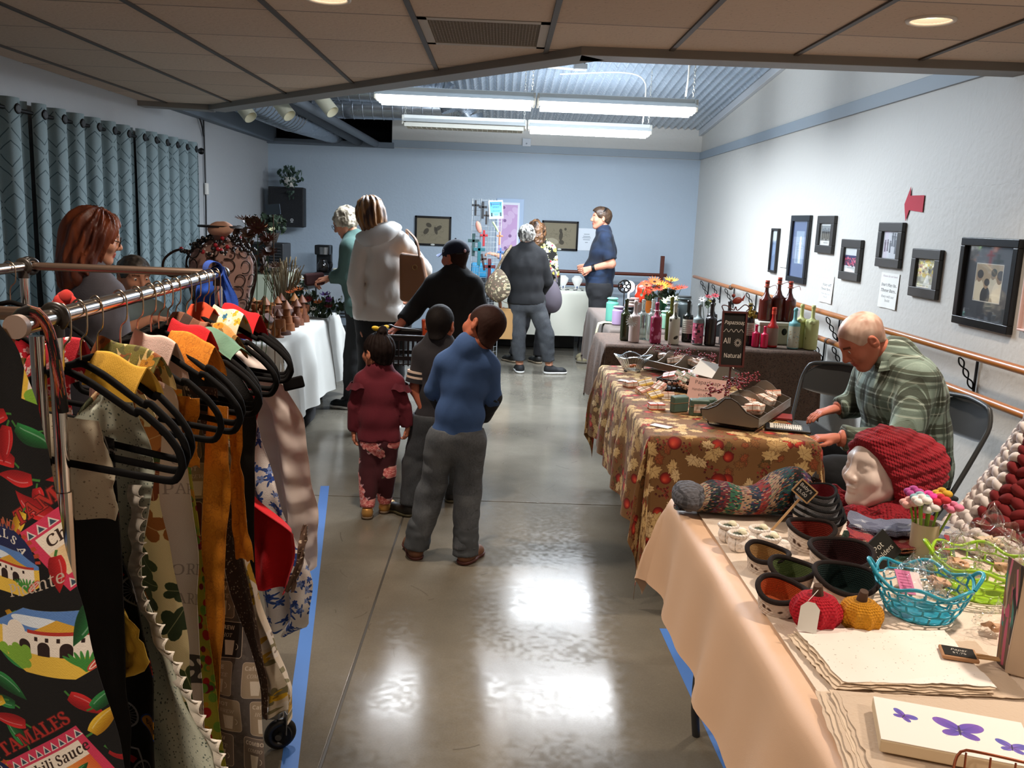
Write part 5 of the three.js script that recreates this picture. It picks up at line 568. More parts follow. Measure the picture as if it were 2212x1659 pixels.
// boy with striped sleeve
person({ label: 'boy in dark tee with white stripes on the short sleeve, standing between the other children', base: [-0.32, -4.6], s: 0.68, ty: PI - 0.05, collar: 1, skin: '#a8624a', shape: { chest: 0.12, waist: 0.12, hip: 0.125, thigh: 0.088, knee: 0.07, calf: 0.066, ankle: 0.054 },
  J: { N: [-0.312, 0.96, -4.605], SL: [-0.405, 0.885, -4.6], SR: [-0.225, 0.885, -4.6], EL: [-0.432, 0.695, -4.59], WL: [-0.378, 0.575, -4.57], ER: [-0.2, 0.7, -4.62], WR: [-0.22, 0.56, -4.68], HL: [-0.37, 0.53, -4.6], HR: [-0.255, 0.53, -4.6], KL: [-0.425, 0.28, -4.6], AL: [-0.452, 0.06, -4.55], KR: [-0.25, 0.3, -4.66], AR: [-0.235, 0.07, -4.82] },
  head: { c: [-0.306, 1.035, -4.61], s: 0.93, yaw: PI - 0.25, pitch: 0.12 }, hair: { style: 'buzz', color: '#15100e', k: 1.02 },
  hands: { L: { dir: [0.35, -1, -0.05], palm: [0.6, 0, -0.6], curl: 0.8 }, R: { dir: [-0.1, -1, -0.4], palm: [-0.8, 0, 0], curl: 0.5 } },
  top: { mat: plainKnit('#242226'), e: 0.013, hem: 0.5, f: 0.4, e2: 0.02, w: 0.006, seed: 6 }, bottom: { mat: denim('#60666e'), e: 0.014, w: 0.008, top: 0.56 },
  shoes: { L: 0.19, mat: mat('#17140f', 0.5), sole: mat('#3f3a24', 0.6), at: [{ p: [-0.46, 0, -4.56], yaw: PI + 0.9 }, { p: [-0.235, 0, -4.83], yaw: PI }] },
  more: (t, off) => { const a = [-0.405, 0.885, -4.6], b = [-0.432, 0.695, -4.59]; [[0.5, 0.56], [0.64, 0.7]].forEach(([u, v]) => part(t, 'sleeve_stripe', off(rod(lerp3(a, b, u), lerp3(a, b, v), 0.0545, 0.0535, 24)), fabric('#d8c2b0'))); part(t, 'sleeve_hem', off(rod(lerp3(a, b, 0.56), lerp3(a, b, 0.64), 0.053, 0.053, 24)), fabric('#17151a')); part(t, 'sleeve_hem', off(rod(lerp3(a, b, 0.7), lerp3(a, b, 0.82), 0.053, 0.056, 24)), fabric('#17151a')); } });
// teenager in a navy cap
person({ label: 'teenager in navy baseball cap and loose black shirt holding a black basket', base: [-0.28, -5.8], s: 0.88, ty: PI + 0.25, collar: 1, skin: '#b9705a', shape: { chest: 0.145, waist: 0.145, hip: 0.135, thigh: 0.09 },
  J: { N: [-0.292, 1.235, -5.8], SL: [-0.44, 1.15, -5.81], SR: [-0.165, 1.16, -5.78], EL: [-0.565, 0.98, -5.82], WL: [-0.67, 0.865, -5.72], ER: [-0.1, 0.92, -5.82], WR: [-0.16, 0.75, -5.95], HL: [-0.36, 0.75, -5.8], HR: [-0.2, 0.75, -5.8], KL: [-0.44, 0.42, -5.76], AL: [-0.47, 0.08, -5.72], KR: [-0.22, 0.4, -5.84], AR: [-0.2, 0.08, -5.86] },
  head: { c: [-0.3, 1.335, -5.81], s: 0.94, yaw: PI + 0.85, pitch: 0.08 }, hair: { style: 'buzz', color: '#2a1a14' },
  hands: { L: { dir: [-0.6, -0.35, 0.5], palm: [0.3, -0.8, 0], curl: 0.9 }, R: { dir: [-0.3, -0.9, -0.3], palm: [-0.8, 0, 0], curl: 0.4 } },
  top: { mat: plainKnit('#0f0f11', { sheen: 0.05 }), e: 0.018, hem: 0.72, f: 0.8, e2: 0.022, w: 0.008, seed: 7 }, bottom: { mat: denim('#3c3f40'), e: 0.018, w: 0.008, top: 0.8 },
  shoes: { L: 0.25, mat: mat('#1a1815', 0.6), at: [{ p: [-0.47, 0, -5.72], yaw: PI + 0.5 }, { p: [-0.2, 0, -5.86], yaw: PI }] },
  more: (t, off, h) => { const cm = fabric('#10142a'), cs = mat('#6f7fae', 0.7); const crown = field((x, y, z) => smax(ell(x, y, z, [0, 0.035, -0.012], [0.086, 0.094, 0.108]), 0.022 + 0.15 * (z + 0.02) * -1 - y, 0.006), [-0.1, -0.03, -0.13], [0.1, 0.14, 0.11], 0.006); part(t, 'cap_crown', off(placeHead(uvBy(crown, (x, y, z) => [x, z]), h)), cm);
    const brim = sheet((u, v) => { const a = mix(-1.15, 1.15, u), r0 = 0.088 + v * 0.075 * Math.pow(cos(a * 0.9), 0.5); return [sin(a) * (0.078 + v * 0.012), 0.036 - 0.012 * v - 0.02 * sin(a) * sin(a), 0.035 + cos(a) * r0 * 0.72]; }, 24, 8, 1, 1, 0.005); const b = part(t, 'cap_brim', off(placeHead(brim, h)), cs); part(t, 'cap_badge', off(placeHead(sph(0.013, 0.02, 0.045, -0.118, [1, 0.9, 0.35], 12, 8), h)), mat('#a87878', 0.6)); part(t, 'cap_badge', off(placeHead(sph(0.012, 0.083, 0.05, 0.03, [0.3, 1, 0.9], 12, 8), h)), mat('#8890a8', 0.6)); part(t, 'cap_button', off(placeHead(sph(0.007, 0, 0.13, -0.012), h)), cm); part(t, 'cap_strap', off(placeHead(tf(new THREE.TorusGeometry(0.088, 0.007, 8, 20, 1.6), 0, 0.028, -0.014, PI / 2, 0, -PI / 2 - 0.8), h)), mat('#07080c', 0.5)); } });
{ const t = thing('shopping_basket', 'black plastic shopping basket held by the teenager in the cap', 'basket', [-0.56, 0.66, -5.62]); const bm = mat('#0d0d0f', 0.4), w = 0.4, d = 0.26, H = 0.19, sides = [];
  for (const [ax, s] of [[0, 1], [0, -1], [1, 1], [1, -1]]) { const L = ax ? d : w, slats = [box(L, 0.03, 0.012, 0, H - 0.015, 0), box(L * 0.9, 0.025, 0.012, 0, 0.05, 0)]; for (let k = 0; k <= 12; k++) slats.push(box(0.009, H, 0.01, (k / 12 - 0.5) * L * 0.92, H / 2, 0)); const g = join(slats); if (ax) tf(g, s * w / 2, 0, 0, 0, PI / 2, 0); else tf(g, 0, 0, s * d / 2); sides.push(g); }
  sides.forEach((g) => part(t, 'side_grid', g, bm)); part(t, 'basket_floor', rbox(w * 0.95, 0.01, d * 0.95, 0, 0.01, 0), bm); part(t, 'rim', tube([[-w / 2, H, -d / 2], [w / 2, H, -d / 2], [w / 2, H, d / 2], [-w / 2, H, d / 2]], 0.009, 60, 8, true, 0.02), bm);
  for (const s of [-1, 1]) part(t, 'handle', tube([[-w / 2 + 0.02, H, s * 0.03], [-w / 2 + 0.06, H + 0.05, s * 0.01], [-0.08, H + 0.035, s * 0.004], [w / 2 - 0.06, H + 0.02, s * 0.03], [w / 2 - 0.02, H, s * 0.06]], 0.006, 30, 7), mat('#55565a', 0.4));
  solo('orange_package', 'orange package standing in the black shopping basket', 'package', rbox(0.13, 0.24, 0.06, -0.42, 0.83, -5.62, 0.008, 0, 0.2, 0.05), mat('#e0501c', 0.5)); }
// woman in white jacket
person({ label: 'woman with light brown hair in a shiny white hooded jacket carrying a tan bag', base: [-0.88, -6.4], s: 1.02, ty: PI + 0.15, skin: '#b98066', shape: { chest: 0.102, waist: 0.102, hip: 0.128, f: 1.15, side: 0.3, shoulder: 0.055, ka: 0.008 },
  J: { N: [-0.9, 1.46, -6.4], SL: [-0.985, 1.385, -6.38], SR: [-0.715, 1.405, -6.42], EL: [-1.035, 1.1, -6.34], WL: [-0.995, 0.83, -6.36], ER: [-0.56, 1.2, -6.5], WR: [-0.63, 1.03, -6.62], HL: [-0.95, 0.84, -6.4], HR: [-0.73, 0.84, -6.4], C: [-0.845, 1.22, -6.4], W: [-0.84, 1.02, -6.4], KL: [-0.95, 0.47, -6.42], AL: [-0.96, 0.08, -6.4], KR: [-0.76, 0.47, -6.4], AR: [-0.76, 0.08, -6.38] },
  head: { c: [-0.955, 1.58, -6.44], s: 0.97, yaw: PI + 0.55, pitch: 0.35 }, hair: { style: 'bob', color: '#3a1f0e', color2: '#9a6a34', k: 1.16 },
  hands: { L: { dir: [0.25, -0.95, -0.15], palm: [0.7, 0, 0.5], curl: 0.4 }, R: { dir: [-0.5, -0.7, -0.5], palm: [-0.8, 0, 0], curl: 0.6 } },
  top: { name: 'jacket', mat: mat('#d6d0c8', 0.36, { sheen: 0.3, sheenRoughness: 0.3, sheenColor: new THREE.Color('#ffffff') }), e: 0.02, e2: 0.02, hem: 0.84, f: 0.98, w: 0.011, seed: 8, cell: 0.011 }, bottom: { mat: fabric('#0f0e10'), e: 0.014, w: 0.005, top: 0.95 },
  shoes: { L: 0.25, mat: mat('#14120f', 0.6), at: [{ p: [-0.97, 0, -6.4], yaw: PI + 0.3 }, { p: [-0.76, 0, -6.38], yaw: PI }] },
  more: (t, off) => { const g = sheet((u, v) => { const a = mix(-2.5, 2.5, u), r0 = 0.078 + 0.04 * sin(v * 2.6), k = cos(a); return [-0.88 + sin(a) * r0 * 1.3, 1.52 - v * (0.05 + 0.09 * max(0, k)) - 0.02 * (1 - abs(k)) + 0.035 * sin(a), -6.4 + k * (r0 + 0.03 * v) + 0.006 * sin(u * 31) * v]; }, 50, 10, 1, 1, 0.012); part(t, 'hood', off(g), mat('#cfcdc9', 0.4)); } });
{ const t = thing('shoulder_bag', 'tan brown leather shoulder bag hanging on the white jacket', 'bag', [-0.6, 1.0, -6.26]), lm = mat('#9a663c', 0.42, { bumpMap: speckT(14), bumpScale: 0.0015 });
  const g = warp(rbox(0.22, 0.34, 0.12, 0, 0.16, 0, 0.03, 0, 0, 0, 5), (x, y, z) => { const k = y / 0.33, w = mix(1.05, 0.72, k); return [x * w + 0.05 * (1 - k) - 0.03 + 0.01 * vn(x * 12, y * 12, 3), y + 0.012 * vn(x * 9, 1, z * 9), z * mix(1.25, 0.55, k)]; }); part(t, 'bag_body', g, lm);
  for (const z of [-0.03, 0.03]) part(t, 'strap', tube([[0.03, 0.31, z], [0.0, 0.42, z * 0.9 - 0.03], [-0.06, 0.48, z * 0.7 - 0.1], [-0.085, 0.49, z * 0.6 - 0.16], [-0.08, 0.44, z * 0.6 - 0.25]], 0.007, 24, 7), lm); part(t, 'buckle', torus(0.016, 0.003, 0.0, 0.24, 0.05), mat('#b8945c', 0.3, { metalness: 0.9 })); }
// woman in teal leaning over the toy table
person({ label: 'older woman with curly grey hair in a teal jacket leaning over the wooden toys', base: [-1.2, -7.2], s: 0.98, ty: PI + 1.1, skin: '#c08468', shape: { chest: 0.135, waist: 0.13, hip: 0.14 },
  J: { N: [-1.19, 1.39, -7.2], SL: [-1.2, 1.32, -7.06], SR: [-1.15, 1.32, -7.36], EL: [-1.24, 1.1, -7.1], WL: [-1.37, 1.08, -7.12], ER: [-1.26, 1.12, -7.45], WR: [-1.42, 1.05, -7.4], HL: [-1.13, 0.85, -7.12], HR: [-1.12, 0.85, -7.28], KL: [-1.18, 0.46, -7.14], AL: [-1.2, 0.08, -7.14], KR: [-1.15, 0.46, -7.3], AR: [-1.15, 0.08, -7.3] },
  head: { c: [-1.262, 1.515, -7.2], s: 0.97, yaw: PI + 1.35, pitch: 0.5 }, hair: { style: 'curly', color: '#6f6454', color2: '#b8ad9a' },
  hands: { L: { dir: [-1, -0.2, 0], palm: [0, -1, 0], curl: 0.6 }, R: { dir: [-1, -0.4, 0], palm: [0, -1, 0], curl: 0.6 } },
  top: { name: 'jacket', mat: fabric('#3f5852'), e: 0.022, e2: 0.02, hem: 0.68, f: 0.97, w: 0.008, seed: 9, hemF: () => 0 }, bottom: { mat: fabric('#0d0d0e'), e: 0.016, w: 0.005, top: 0.9 },
  shoes: { L: 0.25, mat: mat('#0f0e0d', 0.6), at: [{ p: [-1.2, 0, -7.14], yaw: PI + 1.2 }, { p: [-1.15, 0, -7.3], yaw: PI + 1.1 }] },
  more: (t, off, h) => part(t, 'eyeglasses', [-1, 1].map((q) => off(placeHead(torus(0.021, 0.0018, q * 0.032, 0.006, 0.099), h))).concat([off(placeHead(rod([0.053, 0.008, 0.097], [0.078, 0.01, 0.0], 0.0018), h)), off(placeHead(rod([-0.053, 0.008, 0.097], [-0.078, 0.01, 0.0], 0.0018), h))]), blackMetal) });
solo('camera_bag', 'small dark red pouch held by the woman in teal over the toys', 'pouch', rbox(0.16, 0.1, 0.09, -1.5, 1.06, -7.16, 0.02, 0, 0.3, 0.1), fabric('#3c1c1c'));
// grey haired woman in black jacket
person({ label: 'woman with short wavy grey hair in black jacket and grey cropped trousers', base: [0.35, -9.2], s: 0.93, ty: PI + 0.1, skin: '#c88e72', shape: { chest: 0.145, waist: 0.145, hip: 0.15, f: 1.2, ka: 0.012, thigh: 0.092, knee: 0.07, calf: 0.068, ankle: 0.05, upper: 0.055, elbow: 0.046 },
  J: { N: [0.27, 1.32, -9.2], SL: [0.1, 1.225, -9.2], SR: [0.405, 1.235, -9.2], EL: [0.035, 0.96, -9.22], WL: [0.005, 0.765, -9.24], ER: [0.5, 0.975, -9.24], WR: [0.44, 0.82, -9.4], HL: [0.2, 0.76, -9.2], HR: [0.37, 0.76, -9.2], KL: [0.205, 0.43, -9.2], AL: [0.24, 0.085, -9.2], KR: [0.5, 0.43, -9.2], AR: [0.555, 0.085, -9.2] },
  head: { c: [0.255, 1.43, -9.2], s: 0.93, yaw: PI + 0.15, pitch: 0.1 }, hair: { style: 'curly', color: '#2e2c2a', color2: '#aaa59c', k: 0.97 },
  hands: { L: { dir: [0, -1, 0.05], palm: [0.9, 0, 0], curl: 0.9 }, R: { dir: [-0.5, -0.5, -0.7], palm: [-0.8, 0, 0], curl: 0.6 } },
  top: { name: 'jacket', mat: fabric('#0e0e10'), e: 0.024, e2: 0.02, hem: 0.735, f: 0.93, w: 0.008, seed: 10 }, bottom: { mat: denim('#6c7076'), e: 0.016, f: 0.86, w: 0.006, top: 0.85 },
  shoes: { L: 0.25, mat: mat('#141416', 0.7), sole: mat('#dcdad4', 0.5), at: [{ p: [0.245, 0, -9.2], yaw: PI + 0.15 }, { p: [0.56, 0, -9.2], yaw: PI / 2 + 0.15 }] } });
{ const t = thing('shoulder_bag', 'slouchy floral tapestry bag on the black jacket shoulder', 'bag', [-0.02, 0.78, -9.02]); const bt = fb({ map: flowerTex('#5e5040', ['#a89878', '#8a6a5a', '#c0b090'], 70, 26, 44, 4, '#4a4a36') });
  part(t, 'bag_body', uvBy(warp(sph(0.16, 0, 0.15, 0, [0.85, 1.05, 0.55], 28, 20), (x, y, z) => { const k = clamp(y / 0.32, 0, 1); return [x * mix(1.05, 0.6, k * k), y + 0.01 * vn(x * 14, y * 9, z * 14), z * mix(1.1, 0.6, k)]; }), (x, y, z) => [x + z, y]), bt); part(t, 'strap', tube([[-0.02, 0.3, 0.0], [0.05, 0.44, 0.0], [0.11, 0.53, -0.06], [0.12, 0.545, -0.16], [0.1, 0.5, -0.3]], 0.014, 24, 7), bt); }
{ const t = thing('paper_bag', 'brown paper shopping bag held low by the grey haired woman', 'bag', [0.05, 0.36, -9.18]); const g = warp(rbox(0.2, 0.32, 0.1, 0, 0.16, 0, 0.004, 0, 0, 0, 1), (x, y, z) => [x, y, z + 0.01 * vn(x * 8, y * 8)]); part(t, 'bag_body', g, mat('#a9804e', 0.8)); for (const z of [-0.03, 0.03]) part(t, 'handle', tube([[-0.05, 0.32, z], [-0.04, 0.4, z * 0.4], [0.0, 0.385, 0], [0.04, 0.37, z * 0.4], [0.05, 0.32, z]], 0.003, 20, 5), mat('#8a6a40', 0.8)); }
// woman in floral blouse
person({ label: 'woman with wavy brown hair in floral blouse reaching to the wire rack', base: [0.42, -9.9], s: 0.97, ty: PI + 0.35, skin: '#cf957a', shape: { chest: 0.16, waist: 0.155, hip: 0.16 },
  J: { N: [0.42, 1.36, -9.9], SL: [0.28, 1.28, -9.9], SR: [0.55, 1.275, -9.88], EL: [0.09, 1.14, -9.92], WL: [-0.05, 1.195, -9.95], ER: [0.6, 1.02, -9.88], WR: [0.57, 0.86, -10.0], HL: [0.35, 0.8, -9.9], HR: [0.52, 0.8, -9.88], KL: [0.28, 0.45, -9.9], AL: [0.18, 0.085, -9.88], KR: [0.5, 0.45, -9.88], AR: [0.46, 0.085, -9.86] },
  head: { c: [0.372, 1.475, -9.9], s: 0.97, yaw: PI + 0.6, pitch: 0.1 }, hair: { style: 'wavy', color: '#2a1a0f', color2: '#6e4a2a' },
  hands: { L: { dir: [-0.9, 0.25, 0], palm: [0, -1, 0.2], curl: 0.6 }, R: { dir: [-0.4, -0.9, -0.2], palm: [-0.8, 0, 0], curl: 0.6 } },
  top: { name: 'blouse', mat: fb({ map: flowerTex('#16140f', ['#e6dfc4', '#d8c85a', '#efe8d8', '#b8324a'], 56, 44, 45, 4, '#a8a878') }), e: 0.018, e2: 0.018, hem: 0.78, f: 0.85, fl: 0.5, w: 0.008, seed: 11 }, bottom: { mat: fabric('#121114'), e: 0.014, w: 0.005, top: 0.9 },
  shoes: { L: 0.24, mat: mat('#15130f', 0.5), sole: mat('#8a7a64', 0.6), at: [{ p: [0.18, 0, -9.88], yaw: PI + 0.7 }, { p: [0.46, 0, -9.86], yaw: PI + 0.5 }] } });
{ const t = thing('handbag', 'soft grey purple handbag by the floral blouse', 'bag', [0.58, 0.6, -9.75]), m = fabric('#5c545c'); part(t, 'bag_body', warp(sph(0.16, 0, 0.17, 0, [0.82, 1.15, 0.6], 26, 18), (x, y, z) => [x * mix(1.08, 0.62, clamp(y / 0.36, 0, 1)), y + 0.008 * vn(x * 12, 2, z * 12), z + 0.008 * vn(x * 9, y * 14)]), m); part(t, 'strap', tube([[-0.03, 0.33, 0], [-0.02, 0.43, 0], [0.02, 0.45, -0.02], [0.05, 0.33, 0]], 0.01, 20, 7), m); }
// man in navy tee
const tieTex = ctex(256, 256, (c, w, h) => { const r = RNG(62); c.fillStyle = '#16263f'; c.fillRect(0, 0, w, h); for (let i = 0; i < 90; i++) { const x = r() * w, y = r() * h, q = r.r(15, 50), g = c.createRadialGradient(x, y, 0, x, y, q); g.addColorStop(0, r.pick(['rgba(60,95,140,.35)', 'rgba(8,14,28,.4)'])); g.addColorStop(1, 'rgba(0,0,0,0)'); c.fillStyle = g; c.fillRect(0, 0, w, h); } }, 2, 2);
person({ label: 'man in navy mottled tee and dark trousers with sunglasses on his head', base: [1.13, -10.1], s: 1.05, collar: 1, ty: -PI / 2 - 0.1, skin: '#c98a70', shape: { chest: 0.155, waist: 0.16, hip: 0.15, f: 1.2, belly: 0.13, thigh: 0.09, knee: 0.065, calf: 0.064, ankle: 0.05 },
  J: { N: [1.155, 1.5, -10.1], B: [1.09, 1.06, -10.1], SL: [1.17, 1.42, -9.92], SR: [1.17, 1.42, -10.28], EL: [1.235, 1.15, -9.87], WL: [1.02, 1.09, -9.93], ER: [1.22, 1.15, -10.33], WR: [1.0, 1.1, -10.27], HL: [1.14, 0.86, -10.0], HR: [1.14, 0.86, -10.2], C: [1.16, 1.28, -10.1], W: [1.14, 1.06, -10.1], KL: [1.13, 0.48, -10.0], AL: [1.15, 0.09, -10.02], KR: [1.13, 0.48, -10.2], AR: [1.15, 0.09, -10.22] },
  head: { c: [1.118, 1.645, -10.1], s: 1.05, yaw: -PI / 2, pitch: -0.02 }, hair: { style: 'short', color: '#2e1e12', color2: '#4a3420' },
  hands: { L: { dir: [-1, -0.35, 0], palm: [0, -0.3, -1], curl: 0.9 }, R: { dir: [-1, -0.3, 0.2], palm: [0, -0.3, 1], curl: 0.8 } },
  top: { mat: fb({ map: tieTex }), e: 0.016, e2: 0.03, hem: 0.81, f: 0.42, w: 0.008, seed: 12 }, bottom: { mat: fabric('#1d1d1f'), e: 0.018, w: 0.007, top: 0.93 },
  shoes: { L: 0.29, mat: mat('#6b6248', 0.8), sole: mat('#4a4438', 0.7), at: [{ p: [1.13, 0, -10.0], yaw: -PI / 2 }, { p: [1.14, 0, -10.22], yaw: -PI / 2 - 0.2 }] },
  more: (t, off, h) => { part(t, 'sunglasses', off(placeHead(tf(new THREE.TorusGeometry(0.083, 0.006, 8, 30, PI), 0, 0.072, -0.01, -0.6, 0, 0, [1, 0.66, 1]), h)), blackPlastic); part(t, 'wristwatch', off(rod(lerp3([1.235, 1.15, -9.87], [1.02, 1.09, -9.93], 0.82), lerp3([1.235, 1.15, -9.87], [1.02, 1.09, -9.93], 0.96), 0.042, 0.039, 20)), blackPlastic); } });
// seated man in plaid
const plaidTex = ctex(512, 512, (c, w, h) => { c.fillStyle = '#7c8f83'; c.fillRect(0, 0, w, h); const bands = [[0, 60, '#9eb3a8'], [70, 34, '#33382c'], [110, 10, '#b9c4ba'], [124, 34, '#2b2f24'], [175, 46, '#56655c'], [230, 8, '#c3c9bd'], [260, 70, '#8fa599'], [345, 30, '#3a3f32'], [385, 50, '#23261d'], [445, 8, '#aeb8ac'], [465, 30, '#4a574e']]; c.globalAlpha = 0.62; for (const [p, q, col] of bands) { c.fillStyle = col; c.fillRect(p, 0, q, h); c.fillRect(0, p, w, q); } c.globalAlpha = 1; const r = RNG(63); for (let i = 0; i < 9000; i++) { c.fillStyle = `rgba(${r() < 0.5 ? '20,24,18' : '200,210,200'},.1)`; c.fillRect(r() * w, r() * h, 2, 2); } }, 4.2, 4.2);
person({ label: 'older man with thin white hair in green plaid shirt seated with head bowed', base: [1.85, -3.9], s: 1.02, ty: -PI / 2 + 0.1, skin: '#b9705a', headCell: 0.004, shape: { chest: 0.175, waist: 0.17, hip: 0.165, f: 1.15, upper: 0.062, elbow: 0.052, wrist: 0.036, shoulder: 0.07, ka: 0.014 },
  J: { N: [1.785, 1.06, -3.9], SL: [1.83, 0.98, -3.73], SR: [1.8, 0.985, -4.12], EL: [1.74, 0.715, -3.62], WL: [1.47, 0.735, -3.64], ER: [1.76, 0.78, -4.2], WR: [1.66, 0.755, -4.17], HL: [1.93, 0.54, -3.82], HR: [1.93, 0.54, -4.02], P: [1.93, 0.56, -3.92], W: [1.9, 0.7, -3.91], C: [1.855, 0.88, -3.91], KL: [1.52, 0.53, -3.8], AL: [1.55, 0.09, -3.8], KR: [1.5, 0.53, -4.05], AR: [1.52, 0.09, -4.05] },
  head: { c: [1.635, 1.125, -3.9], s: 1.06, yaw: -PI / 2 + 0.08, pitch: 0.72 }, hair: { style: 'thin', color: '#b08a78', color2: '#d2b8a8' },
  hands: { L: { dir: [-1, -0.05, 0], palm: [0, -1, 0], curl: 0.25 }, R: { dir: [-0.95, -0.25, 0.1], palm: [0, -1, 0], curl: 0.3 } },
  top: { mat: fb({ map: plaidTex, sheen: 0.15 }), e: 0.018, e2: 0.016, hem: 0.5, f: 0.96, w: 0.009, seed: 13, cell: 0.01 }, bottom: { mat: denim('#252a33'), e: 0.016, w: 0.006, top: 0.72 },
  shoes: { L: 0.28, mat: mat('#2a2018', 0.6), at: [{ p: [1.54, 0, -3.8], yaw: -PI / 2 }, { p: [1.51, 0, -4.05], yaw: -PI / 2 }] },
  more: (t, off) => { part(t, 'collar', off(sheet((u, v) => { const a = mix(-2.4, 2.4, u), q = 0.078 + 0.022 * v; return [1.765 + cos(a) * q * 1.05, 1.105 - v * 0.045 - 0.05 * (1 - cos(a)) * 0.7, -3.9 + sin(a) * q * 1.15]; }, 40, 6, 0.5, 0.05, 0.005)), fb({ map: plaidTex })); } });
// red haired woman behind the rack
person({ label: 'woman with long red hair in a grey shirt standing behind the clothes rack', base: [-1.86, -4.0], s: 0.93, ty: PI - 1.0, skin: '#c08a70', shape: { chest: 0.16, waist: 0.16, hip: 0.165 },
  J: { N: [-1.85, 1.29, -4.0], SL: [-1.95, 1.2, -4.06], SR: [-1.74, 1.2, -3.94], EL: [-1.99, 0.95, -4.05], WL: [-1.88, 0.8, -4.2], ER: [-1.7, 0.95, -3.95], WR: [-1.62, 0.85, -4.15], HL: [-1.93, 0.74, -4.05], HR: [-1.79, 0.74, -3.95], KL: [-1.93, 0.42, -4.05], AL: [-1.93, 0.09, -4.03], KR: [-1.78, 0.42, -3.95], AR: [-1.78, 0.09, -3.93] },
  head: { c: [-1.815, 1.44, -4.02], s: 0.95, yaw: PI - 1.15, pitch: 0.2 }, hair: { style: 'long', color: '#4a1c0c', color2: '#7a3a1a', k: 1.12 },
  hands: { L: { dir: [0.4, -0.6, -0.6], palm: [0.5, 0, 0.5], curl: 0.4 }, R: { dir: [0.3, -0.6, -0.7], palm: [-0.5, 0, 0.5], curl: 0.4 } },
  top: { mat: fabric('#4e4c54'), e: 0.02, hem: 0.66, f: 0.5, w: 0.008, seed: 14 }, bottom: { mat: denim('#2a3040'), e: 0.014, w: 0.005, top: 0.8 }, shoes: { L: 0.24, mat: mat('#2a2420', 0.6), at: [{ p: [-1.93, 0, -4.03], yaw: PI - 1 }, { p: [-1.78, 0, -3.93], yaw: PI - 1 }] },
  more: (t, off, h) => part(t, 'eyeglasses', [-1, 1].map((q) => off(placeHead(torus(0.021, 0.002, q * 0.032, 0.006, 0.102), h))).concat([-1, 1].map((q) => off(placeHead(rod([q * 0.053, 0.008, 0.098], [q * 0.078, 0.01, 0.0], 0.002), h)))), blackMetal) });
// seated older woman
person({ label: 'older woman with short grey hair seated behind the rack, arm stretched right', base: [-1.95, -4.6], s: 0.92, ty: 1.15, skin: '#b9846a', shape: { chest: 0.155, waist: 0.155, hip: 0.16 },
  J: { N: [-1.945, 1.1, -4.62], SL: [-1.86, 1.02, -4.78], SR: [-1.94, 1.03, -4.46], EL: [-1.75, 0.86, -4.8], WL: [-1.62, 0.9, -4.66], ER: [-1.93, 0.95, -4.4], WR: [-1.745, 1.03, -4.46], HL: [-2.0, 0.5, -4.72], HR: [-2.03, 0.5, -4.55], KL: [-1.62, 0.5, -4.74], AL: [-1.62, 0.09, -4.74], KR: [-1.64, 0.5, -4.5], AR: [-1.64, 0.09, -4.5] },
  head: { c: [-1.895, 1.225, -4.6], s: 0.93, yaw: 0.85, pitch: 0.15 }, hair: { style: 'short', color: '#2f2a26', color2: '#5e564e' },
  hands: { L: { dir: [0.8, -0.2, 0.3], palm: [0, -1, 0], curl: 0.5 }, R: { dir: [1, 0, 0], palm: [0, -1, 0], curl: 0.4 } },
  top: { mat: fabric('#5c6868'), e: 0.02, hem: 0.48, f: 0.42, w: 0.008, seed: 15 }, bottom: { mat: fabric('#23242a'), e: 0.014, w: 0.005, top: 0.62 }, shoes: { L: 0.24, mat: mat('#2a2420', 0.6), at: [{ p: [-1.62, 0, -4.74], yaw: PI / 2 }, { p: [-1.64, 0, -4.5], yaw: PI / 2 }] } });
// ---------- left wall: curtains, cable ----------
const clothC = ctex(512, 512, (c, w, h) => { const r = RNG(71); c.fillStyle = '#7d8d90'; c.fillRect(0, 0, w, h); for (let i = 0; i < 5000; i++) { c.fillStyle = `rgba(${r() < 0.5 ? '70,90,94' : '170,190,190'},.12)`; c.fillRect(r() * w, r() * h, 2, 3); } c.strokeStyle = 'rgba(52,68,74,.85)'; c.lineWidth = 5; const q = 128; for (let j = -1; j < 5; j++) for (let i = -1; i < 5; i++) { const x = i * q + (j % 2 ? q / 2 : 0), y = j * q; c.beginPath(); c.moveTo(x, y - q / 2 + 6); c.bezierCurveTo(x + 20, y - q / 2 + 30, x + q / 2 - 30, y - 40, x + q / 2 - 6, y - 10); c.moveTo(x, y + q / 2 - 6 + 12); c.bezierCurveTo(x - 22, y + q / 2 - 20, x - q / 2 + 26, y + 40, x - q / 2 + 6, y + 10); c.moveTo(x - q / 2 + 6, y - 10); c.bezierCurveTo(x - q / 2 + 30, y - 36, x - 24, y - q / 2 + 26, x, y - q / 2 + 6); c.moveTo(x + q / 2 - 6, y + 10); c.bezierCurveTo(x + q / 2 - 28, y + 38, x + 22, y + q / 2 - 26, x, y + q / 2 + 6); c.stroke(); } }, 1.6, 1.6);
